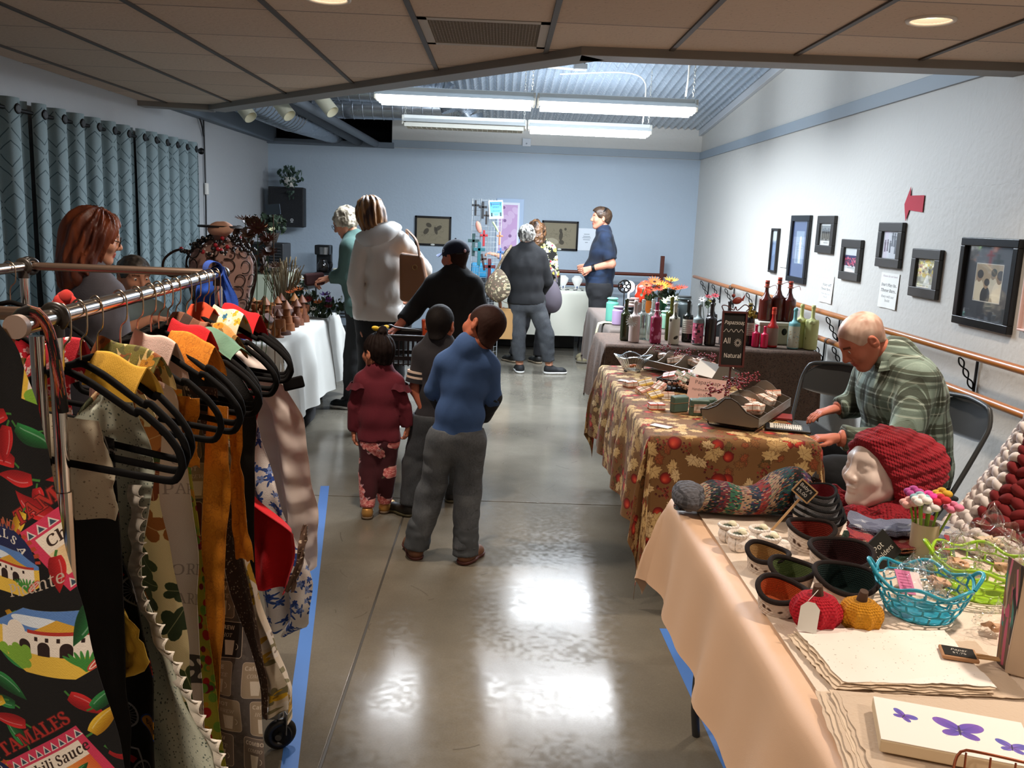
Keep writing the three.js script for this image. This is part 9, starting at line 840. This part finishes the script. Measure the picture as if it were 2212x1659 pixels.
// mannequin head with red hood and scarf
{ const h = { c: [1.18, 0.885, -2.6], s: 1.03, yaw: -1.22, pitch: -0.1, roll: 0.04 }, t = thing('mannequin_head', 'white mannequin head in profile wearing the dark red crochet hood', 'mannequin', [0, 0, 0]); const hd = field((x, y, z) => smin(headSDF(x, y, z, { noEars: 1 }), capd(x, y, z, cap([0, -0.1, -0.03], [0, -0.135, -0.03], 0.05, 0.06)), 0.02), [-0.1, -0.15, -0.125], [0.1, 0.13, 0.13], 0.0034); part(t, 'head_form', placeHead(uvBy(hd, (x, y) => [x, y]), h), mat('#e2cfc4', 0.45, { clearcoat: 0.2 }));
  const hs = field((x, y, z) => { let d = smin(ell(x, y, z, [0, 0.028, -0.025], [0.1, 0.108, 0.125]), ell(x, y, z, [0.01, 0.02, -0.14], [0.09, 0.095, 0.1]), 0.06); d = smin(d, ell(x, y, z, [0, -0.07, -0.06], [0.1, 0.1, 0.095]), 0.05); d -= 0.004 * vn(x * 60, y * 60, z * 60) + 0.003 * sin((y + 0.25 * z) * 190); d = smax(d, z - (-0.035 + 0.64 * (y + 0.1)), 0.014); d = smax(d, -ell(x, y, z, [0, -0.02, 0.0], [0.074, 0.1, 0.09]), 0.01); return smax(d, -0.13 - y, 0.01); }, [-0.14, -0.16, -0.27], [0.14, 0.16, 0.13], 0.0045); const red = knit('#8e0c1e', 5.5, { bumpScale: 0.005 });
  solo('crochet_hood', 'dark red slouchy crochet hood on the mannequin head', 'hood', placeHead(uvBy(hs, (x, y, z) => [Math.atan2(x, z + 0.05) * 0.16, y - 0.3 * z]), h), red); const sc = (label, x, z, w, d, ry, hh) => solo('crochet_scarf', label, 'scarf', tf(boxUV(sheet((u, v) => { const X = (u - 0.5) * w, Z = (v - 0.5) * d, e = Math.pow(1 - Math.pow(abs(u - 0.5) * 2, 4), 0.5) * Math.pow(1 - Math.pow(abs(v - 0.5) * 2, 4), 0.5); return [X + 0.01 * vn(v * 9, 1), e * (hh + 0.012 * sin(u * 11 + v * 4) + 0.008 * vn(u * 9, v * 9)) + 0.002, Z + 0.01 * vn(u * 9, 5)]; }, 50, 40, 1, 1, 0.003), 1), x, T1, z, 0, ry), red);
  sc('dark red crochet scarf spread flat at the far table edge', 1.06, -2.66, 0.22, 0.12, 0.1, 0.04); sc('dark red crochet scarf bunched around the mannequin neck', 1.19, -2.5, 0.24, 0.15, 0.15, 0.04); }
// folded crochet pieces
{ const fold = (label, x, z, w, d, y, th, ry, cols, seed) => solo('folded_crochet', label, 'crochet cloth', tf(boxUV(sheet((u, v) => { const a = v * 2 * PI, X = (u - 0.5) * w, c = cos(a), s = sin(a); return [X + 0.004 * sin(a * 3 + u * 8), th * (0.5 + 0.5 * Math.sign(s) * Math.pow(abs(s), 0.4)) + 0.008 * sin(u * 7 + seed) + 0.004 * vn(u * 14, v * 8, seed), d * 0.5 * Math.sign(c) * Math.pow(abs(c), 0.5)]; }, 50, 36), 0.5), x, y, z, 0, ry), mat('#ffffff', 0.95, { map: blot(cols[0], cols.slice(1), 160, 9, seed), bumpMap: stT(7), bumpScale: 0.004, ...DS }), 'folded crochet pieces');
  fold('green and blue folded crochet cloth at the bottom of the pile', 1.08, -2.2, 0.27, 0.17, T1, 0.032, -0.35, ['#7a9a8a', '#5a8a92', '#9ab08a', '#6a8aa8'], 51); fold('red variegated folded crochet cloth in the middle of the pile', 1.09, -2.23, 0.25, 0.14, T1 + 0.033, 0.02, -0.38, ['#b84a50', '#d07a5a', '#dca898', '#9a3a4a'], 52); fold('blue grey folded crochet cloth on top of the pile', 1.1, -2.27, 0.24, 0.12, T1 + 0.055, 0.02, -0.4, ['#7a8098', '#9aa2b8', '#666a84', '#c4c8d4'], 53); fold('white and blue folded crochet cloth behind the flower tube', 1.3, -2.36, 0.22, 0.12, T1, 0.04, -0.4, ['#c8c8cc', '#8a9ac0', '#e0dcd8', '#5a6aa0'], 54);
  solo('chalk_sign', 'small black diamond chalkboard leaning on the green crochet pile', 'sign', tf(uvBy(box(0.075, 0.075, 0.006), (x, y) => [x / 0.075 + 0.5, y / 0.075 + 0.5]), 1.005, 0.803, -2.13, -0.3, 0.1, 0.75), mat('#ffffff', 0.9, { map: chalk([['Pot', 60, 110, '70px sans-serif'], ['Holders', 20, 180, '58px sans-serif']], 256, 256) })); }
// flower tube
{ const t = thing('flower_tube', 'beige paper tube filled with crochet flowers', 'vase', [1.13, T1, -2.17]); part(t, 'tube_wall', lathe([[0, 0], [0.033, 0], [0.034, 0.115], [0.03, 0.115], [0.029, 0.01], [0, 0.01]], 32), mat('#c2ad90', 0.7)); const r = RNG(19), cs = ['#f0409a', '#f4ece8', '#4a5ac8', '#c02c3a', '#e0a8a0', '#c8a02c', '#dcd8d8', '#b04a90', '#d87a9a', '#8ab0b8'], st = mat('#8aa83a', 0.8); cs.forEach((c, i) => { const a = i * 2.4, q = i ? 0.03 + 0.015 * (i % 3) : 0, x = q * cos(a), z = q * sin(a), y = 0.165 + 0.02 * (i % 2) + (i ? 0 : 0.02); const f = part(t, 'crochet_flower', [...[0, 1, 2, 3, 4].map((k) => sph(0.0125, x + 0.014 * cos(k * 1.257), y + 0.004 * sin(k * 2), z + 0.014 * sin(k * 1.257), [1, 0.75, 1], 10, 8)), sph(0.01, x, y + 0.007, z, 1, 10, 8)], mat(c, 0.9)); part(f, 'stem', rod([x * 0.5, 0.08, z * 0.5], [x, y, z], 0.003), st); }); }
// lattice baskets and cellophane
function lattice(label, x, z, r, h, c, group) { const t = thing('lattice_basket', label, 'basket', [x, T1, z], 0, group), g = [], m = mat(c, 0.3), R = (v) => mix(r * 0.62, r, Math.pow(v, 0.7)), P = (a, v) => [R(v) * cos(a), h * v + (v > 0.9 ? 0.008 * cos(a * 6) : 0), R(v) * sin(a)], N = 16, rows = 4; for (let j = 0; j < rows; j++) for (let i = 0; i < N; i++) { const a = (i + (j % 2) * 0.5) / N * 2 * PI, da = PI / N, v0 = j / rows, v1 = (j + 0.65) / rows, v2 = (j + 1) / rows; g.push(tube([P(a - da, v0 + 0.35 / rows), P(a, v0 + 0.05), P(a + da, v0 + 0.35 / rows)], 0.0026, 6, 5), rod(P(a + da, v0 + 0.35 / rows), P(a + da, v2 + 0.02 > 1 ? 1 : v2), 0.0026, undefined, 5)); } part(t, 'lattice_wall', g, m); part(t, 'rim', tube([...Array(48).keys()].map((k) => { const a = k / 48 * 2 * PI, q = r * (1 + 0.03 * cos(a * 6)); return [q * cos(a), h + 0.008 * cos(a * 6), q * sin(a)]; }), 0.0042, 140, 7, true), m); part(t, 'basket_floor', cyl(r * 0.62, r * 0.6, 0.006, 0, 0.003, 0, 36), m); for (const s of [0.3, 0.3 + PI]) part(t, 'handle', tube([-0.35, -0.18, 0, 0.18, 0.35].map((q, i) => [r * (1 + [0, 0.1, 0.14, 0.1, 0][i]) * cos(s + q), h + [0, 0.022, 0.028, 0.022, 0][i], r * (1 + [0, 0.1, 0.14, 0.1, 0][i]) * sin(s + q)]), 0.0045, 24, 7), m); return t; }
lattice('turquoise plastic lattice basket holding cellophane packets', 0.985, -1.87, 0.105, 0.085, '#2a9cb8'); lattice('lime green plastic lattice basket behind the turquoise one', 1.19, -2.0, 0.115, 0.085, '#9ac828');
{ const cel = mat('#ffffff', 0.08, { transmission: 1, thickness: 0, ior: 1.45 }), r = RNG(27), pack = (label, x, y, z, s, ry, card) => { const t = thing('cellophane_packet', label, 'packet', [x, y, z], ry); part(t, 'film', sheet((u, v) => { const a = u * 2 * PI, p = v * PI, q = s * (1 + 0.4 * vn(u * 12 + x * 50, v * 9, z * 9) + 0.2 * vn(u * 30, v * 22, x * 9)); return [q * sin(p) * cos(a) * 1.1, q * 0.75 * -cos(p) + (v > 0.85 ? s * 0.7 * (v - 0.85) * 6 : 0), q * sin(p) * sin(a)]; }, 40, 28), cel); part(t, 'filling', warp(sph(s * 0.5, 0, -s * 0.2, 0, [1, 0.4, 0.9], 18, 12), (X, Y, Z) => [X + 0.012 * vn(X * 110, Y * 110, Z * 110), Y + 0.008 * vn(X * 120, Z * 120, 3), Z + 0.012 * vn(X * 110, Y * 110, Z * 110 + 7)]), mat(r.pick(['#c8a080', '#b89a86', '#d0b8a0']), 0.8)); if (card) part(t, 'paper_label', tf(uvBy(box(s * 1.5, s * 1.1, 0.001), (X, Y) => [X / s / 1.5 + 0.5, Y / s / 1.1 + 0.5]), -s * 0.3, s * 0.2, s * 0.3, -0.7, 0.2, -0.15), mat('#ffffff', 0.6, { map: ctex(96, 64, (c) => { c.fillStyle = '#f0e0e0'; c.fillRect(0, 0, 96, 64); c.fillStyle = '#d87aa8'; c.fillRect(0, 0, 60, 64); c.fillStyle = '#a84a78'; for (let y = 10; y < 60; y += 8) c.fillRect(8, y, 44, 2.5); }) })); };
  pack('cellophane packet with pink label in the turquoise basket', 0.95, T1 + 0.075, -1.86, 0.05, 0.3, 1); pack('cellophane packet at the right of the turquoise basket', 1.03, T1 + 0.08, -1.89, 0.05, 1.2); pack('cellophane packet at the left of the green basket', 1.13, T1 + 0.085, -2.0, 0.05, 0.7); pack('cellophane packet heaped right in the green basket', 1.24, T1 + 0.085, -1.98, 0.055, 2); pack('upright cellophane packet between the green basket and the blanket', 1.27, T1 + 0.1, -2.12, 0.06, 2.6); pack('small cellophane packet lying by the turquoise basket', 1.1, T1 + 0.03, -1.77, 0.035, 1.5); pack('cellophane packet lying low at the right of the green basket', 1.3, T1 + 0.05, -1.9, 0.05, 0.2); }
// chunky blanket
{ const r = RNG(29), w = [], e = [], X = 1.58, Z = -2.32, S = (a, v) => { const R = mix(0.3, 0.08, Math.pow(v, 0.8)); return [X + R * cos(a) * 0.95, T1 + 0.025 + v * 0.43, Z + R * sin(a) * 0.8]; }; for (let j = 0; j < 17; j++) { const v = j / 16.5, n = Math.round(mix(44, 15, v)); for (let i = 0; i < n; i++) { const a = (i + (j % 2) * 0.5) / n * 2 * PI, p = S(a, v), k = tf(sph(0.021, 0, 0, 0, [1.25, 0.78, 0.85], 9, 7), p[0], p[1] + r.r(-0.004, 0.004), p[2], 0, -a + PI / 2, (i % 2 ? 0.6 : -0.6)); const q = Math.atan2(sin(a - 2.62), cos(a - 2.62)), q2 = Math.atan2(sin(a - 1.7), cos(a - 1.7)); ((abs(q) < 0.4 && v < 0.78 && v > 0.12) || (abs(q2) < 0.2 && v < 0.5) ? e : w).push(k); } }
  const t = thing('chunky_blanket', 'white and dark red chunky knit blanket heaped at the right edge', 'blanket', [0, 0, 0]), inner = sheet((u, v) => { const p = S(u * 2 * PI, v); return p; }, 40, 16); part(t, 'white_yarn', w, mat('#d8d0cc', 0.95, { sheen: 0.4, sheenRoughness: 0.6 })).userData.kind = 'stuff'; part(t, 'red_yarn', e, mat('#6e1418', 0.95, { sheen: 0.4, sheenRoughness: 0.6, sheenColor: new THREE.Color('#a03038') })).userData.kind = 'stuff'; part(t, 'lining', inner, mat('#a89a94', 0.95, DS)); }
// handmade paper, canvases
{ const flk = ctex(512, 512, (c, w, h) => { const r = RNG(33); c.fillStyle = '#f1e9e1'; c.fillRect(0, 0, w, h); for (let i = 0; i < 240; i++) { c.fillStyle = r.pick(['rgba(70,80,90,.6)', 'rgba(120,100,80,.5)', 'rgba(60,70,60,.5)']); c.fillRect(r() * w, r() * h, r.r(1, 4), r.r(1, 4)); } }, 3, 3), pm = [mat('#ffffff', 0.9, { map: flk }), mat('#cdb9a3', 0.9, { bumpMap: speckT(8), bumpScale: 0.001 }), mat('#d8c4ac', 0.9)];
  const sheetP = (label, cs, y, m, seed, group) => { const P = []; for (let k = 0; k < 4; k++) { const a = cs[k], b = cs[(k + 1) % 4]; for (let i = 0; i < 26; i++) { const u = i / 26; P.push([mix(a[0], b[0], u) + 0.0032 * vn(k * 40 + i * 0.8, seed), -(mix(a[1], b[1], u) + 0.0032 * vn(k * 40 + i * 0.8, seed + 5))]); } } const g = tf(prism(P, 0.0011), 0, y, 0, -PI / 2); uvBy(g, (x, Y, z) => [x, z]); warp(g, (x, Y, z) => [x, Y + 0.0015 + 0.0022 * vn(x * 8, z * 8, seed) + 0.0022, z]); return solo('handmade_paper', label, 'paper sheet', g, m, group); };
  const A = [[0.654, -1.735], [0.978, -1.745], [0.965, -1.515], [0.672, -1.52]], off = (c, dx, dz) => c.map(([x, z]) => [x + dx, z + dz]);
  sheetP('tan deckle edged sheet under the white flecked sheet', off(A, 0.06, 0.015), T1, pm[1], 1, 'handmade paper sheets'); ['second', 'third', 'fourth'].forEach((n, i) => sheetP(n + ' deckle edged sheet below the white flecked top sheet', off(A, -0.02 + i * 0.008, 0.012 - i * 0.004), T1 + 0.004 + i * 0.003, pm[2], 2 + i, 'handmade paper sheets')); sheetP('white flecked deckle edged paper on top of the rear stack', A, T1 + 0.014, pm[0], 7);
  const B = [[0.645, -1.5], [1.03, -1.475], [1.03, -1.2], [0.6, -1.2]]; for (let i = 0; i < 6; i++) sheetP(['lowest', 'second lowest', 'third lowest', 'third highest', 'second highest', 'topmost'][i] + ' kraft brown deckle edged sheet of the near stack', off(B, -0.03 + i * 0.007, 0.004 * i), T1 + i * 0.003, pm[i === 5 ? 1 : 1 + i % 2], 10 + i, 'kraft sheets of the near stack');
  const bf = ctex(1024, 512, (c, w, h) => { c.fillStyle = '#f4eee6'; c.fillRect(0, 0, w, h); const fly = (x, y, s, a, c1, c2) => { c.save(); c.translate(x, y); c.rotate(a); for (const [dx, dy, rx, ry, q] of [[-0.55, -0.35, 0.62, 0.34, 0.4], [0.55, -0.35, 0.62, 0.36, -0.4], [-0.4, 0.3, 0.42, 0.24, -0.3], [0.42, 0.3, 0.42, 0.24, 0.3]]) { const g = c.createRadialGradient(0, 0, 2, dx * s, dy * s, s * 0.9); g.addColorStop(0, c2); g.addColorStop(1, c1); c.fillStyle = g; c.beginPath(); c.ellipse(dx * s, dy * s, rx * s, ry * s, q, 0, 7); c.fill(); c.strokeStyle = 'rgba(50,30,90,.5)'; c.lineWidth = 2; c.stroke(); for (let k = -2; k < 3; k++) { c.beginPath(); c.moveTo(0, 0); c.lineTo(dx * s * 1.7, dy * s * 1.5 + k * s * 0.12); c.stroke(); } } c.fillStyle = '#3a2a5c'; c.beginPath(); c.ellipse(0, 0, s * 0.06, s * 0.4, 0, 0, 7); c.fill(); c.restore(); }; fly(190, 190, 78, 0.5, '#5a6ac8', '#7a4ab8'); fly(560, 240, 150, 0.05, '#8a5ac0', '#5a48b0'); fly(880, 330, 90, 0.15, '#4a58b8', '#8a68c8'); });
  const c1 = thing('butterfly_canvas', 'white canvas painted with three purple butterflies lying on kraft paper', 'painting', [0.775, T1 + 0.024, -1.315], -0.31); part(c1, 'canvas_block', rbox(0.235, 0.022, 0.14, 0, 0.011, 0, 0.003), mat('#d8c2a0', 0.8)); part(c1, 'painted_face', uvBy(box(0.233, 0.001, 0.138, 0, 0.0226, 0), (x, y, z) => [x / 0.233 + 0.5, 0.5 - z / 0.138]), mat('#ffffff', 0.7, { map: bf }));
  const pt = ctex(256, 256, (c, w, h) => { const r = RNG(35); c.fillStyle = '#6a564a'; c.fillRect(0, 0, w, h); for (let i = 0; i < 44; i++) { c.strokeStyle = r.pick(['#4a8a80', '#c05a78', '#2c2622', '#b8a890', '#8a6a4a', '#d87a92']); c.lineWidth = r.r(5, 22); const x = r() * w; c.beginPath(); c.moveTo(x, r() * h); c.bezierCurveTo(x + r.r(-40, 40), h * 0.3, x + r.r(-40, 40), h * 0.6, x + r.r(-30, 30), r() * h); c.stroke(); } });
  const c2 = thing('standing_canvas', 'upright canvas with streaky pink and teal paint at the right edge', 'painting', [1.045, T1, -1.6], -0.5); part(c2, 'canvas_block', rbox(0.2, 0.23, 0.022, 0.09, 0.115, 0, 0.003, 0, 0, -0.03), mat('#cbb39a', 0.8)); part(c2, 'painted_edge', tf(uvBy(box(0.003, 0.228, 0.05), (x, y, z) => [z / 0.1, y / 0.23 + 0.5]), -0.018, 0.115, -0.012, 0, 0.5, 0.03), mat('#ffffff', 0.6, { map: pt }));
  const tg = thing('price_tag', 'small wood framed chalkboard tag with clothespin on the white sheet', 'price tag', [0.95, T1 + 0.02, -1.63], -0.3); part(tg, 'tag_frame', rbox(0.068, 0.008, 0.052, 0, 0.004, 0, 0.003), mat('#a87a52', 0.6)); part(tg, 'chalk_panel', uvBy(box(0.058, 0.001, 0.042, 0, 0.0086, 0), (x, y, z) => [x / 0.058 + 0.5, 0.5 - z / 0.042]), mat('#ffffff', 0.9, { map: chalk([['Paper', 60, 80, 'italic 52px sans-serif'], ['$1.75', 70, 140, '46px sans-serif']], 256, 190) })); for (const s of [-1, 1]) part(tg, 'clothespin', rbox(0.05, 0.005, 0.006, 0.05, 0.006, s * 0.005, 0.002, 0, s * 0.08), mat('#b08858', 0.6));
  const wb = thing('copper_stand', 'copper wire basket edge at the bottom of the picture', 'wire basket', [0.79, T1 + 0.05, -1.2], -0.35), cm = mat('#8a4a30', 0.35, { metalness: 0.8 }); part(wb, 'top_wire', tube([[-0.07, -0.02, 0.03], [-0.06, 0.015, 0], [-0.03, 0.025, 0], [0.1, 0.018, 0], [0.14, 0.01, 0.03]], 0.0022, 30, 6), cm); for (let k = 0; k < 6; k++) part(wb, 'upright_wire', rod([-0.05 + k * 0.034, 0.02, 0.0], [-0.05 + k * 0.034, -0.046, 0.01], 0.0016), cm); part(wb, 'bottom_wire', tube([[-0.07, -0.046, 0.06], [-0.05, -0.046, 0.01], [0.12, -0.046, 0.01], [0.14, -0.046, 0.06]], 0.002, 20, 6, false, 0.1), cm); }
renderer.render(scene, camera);
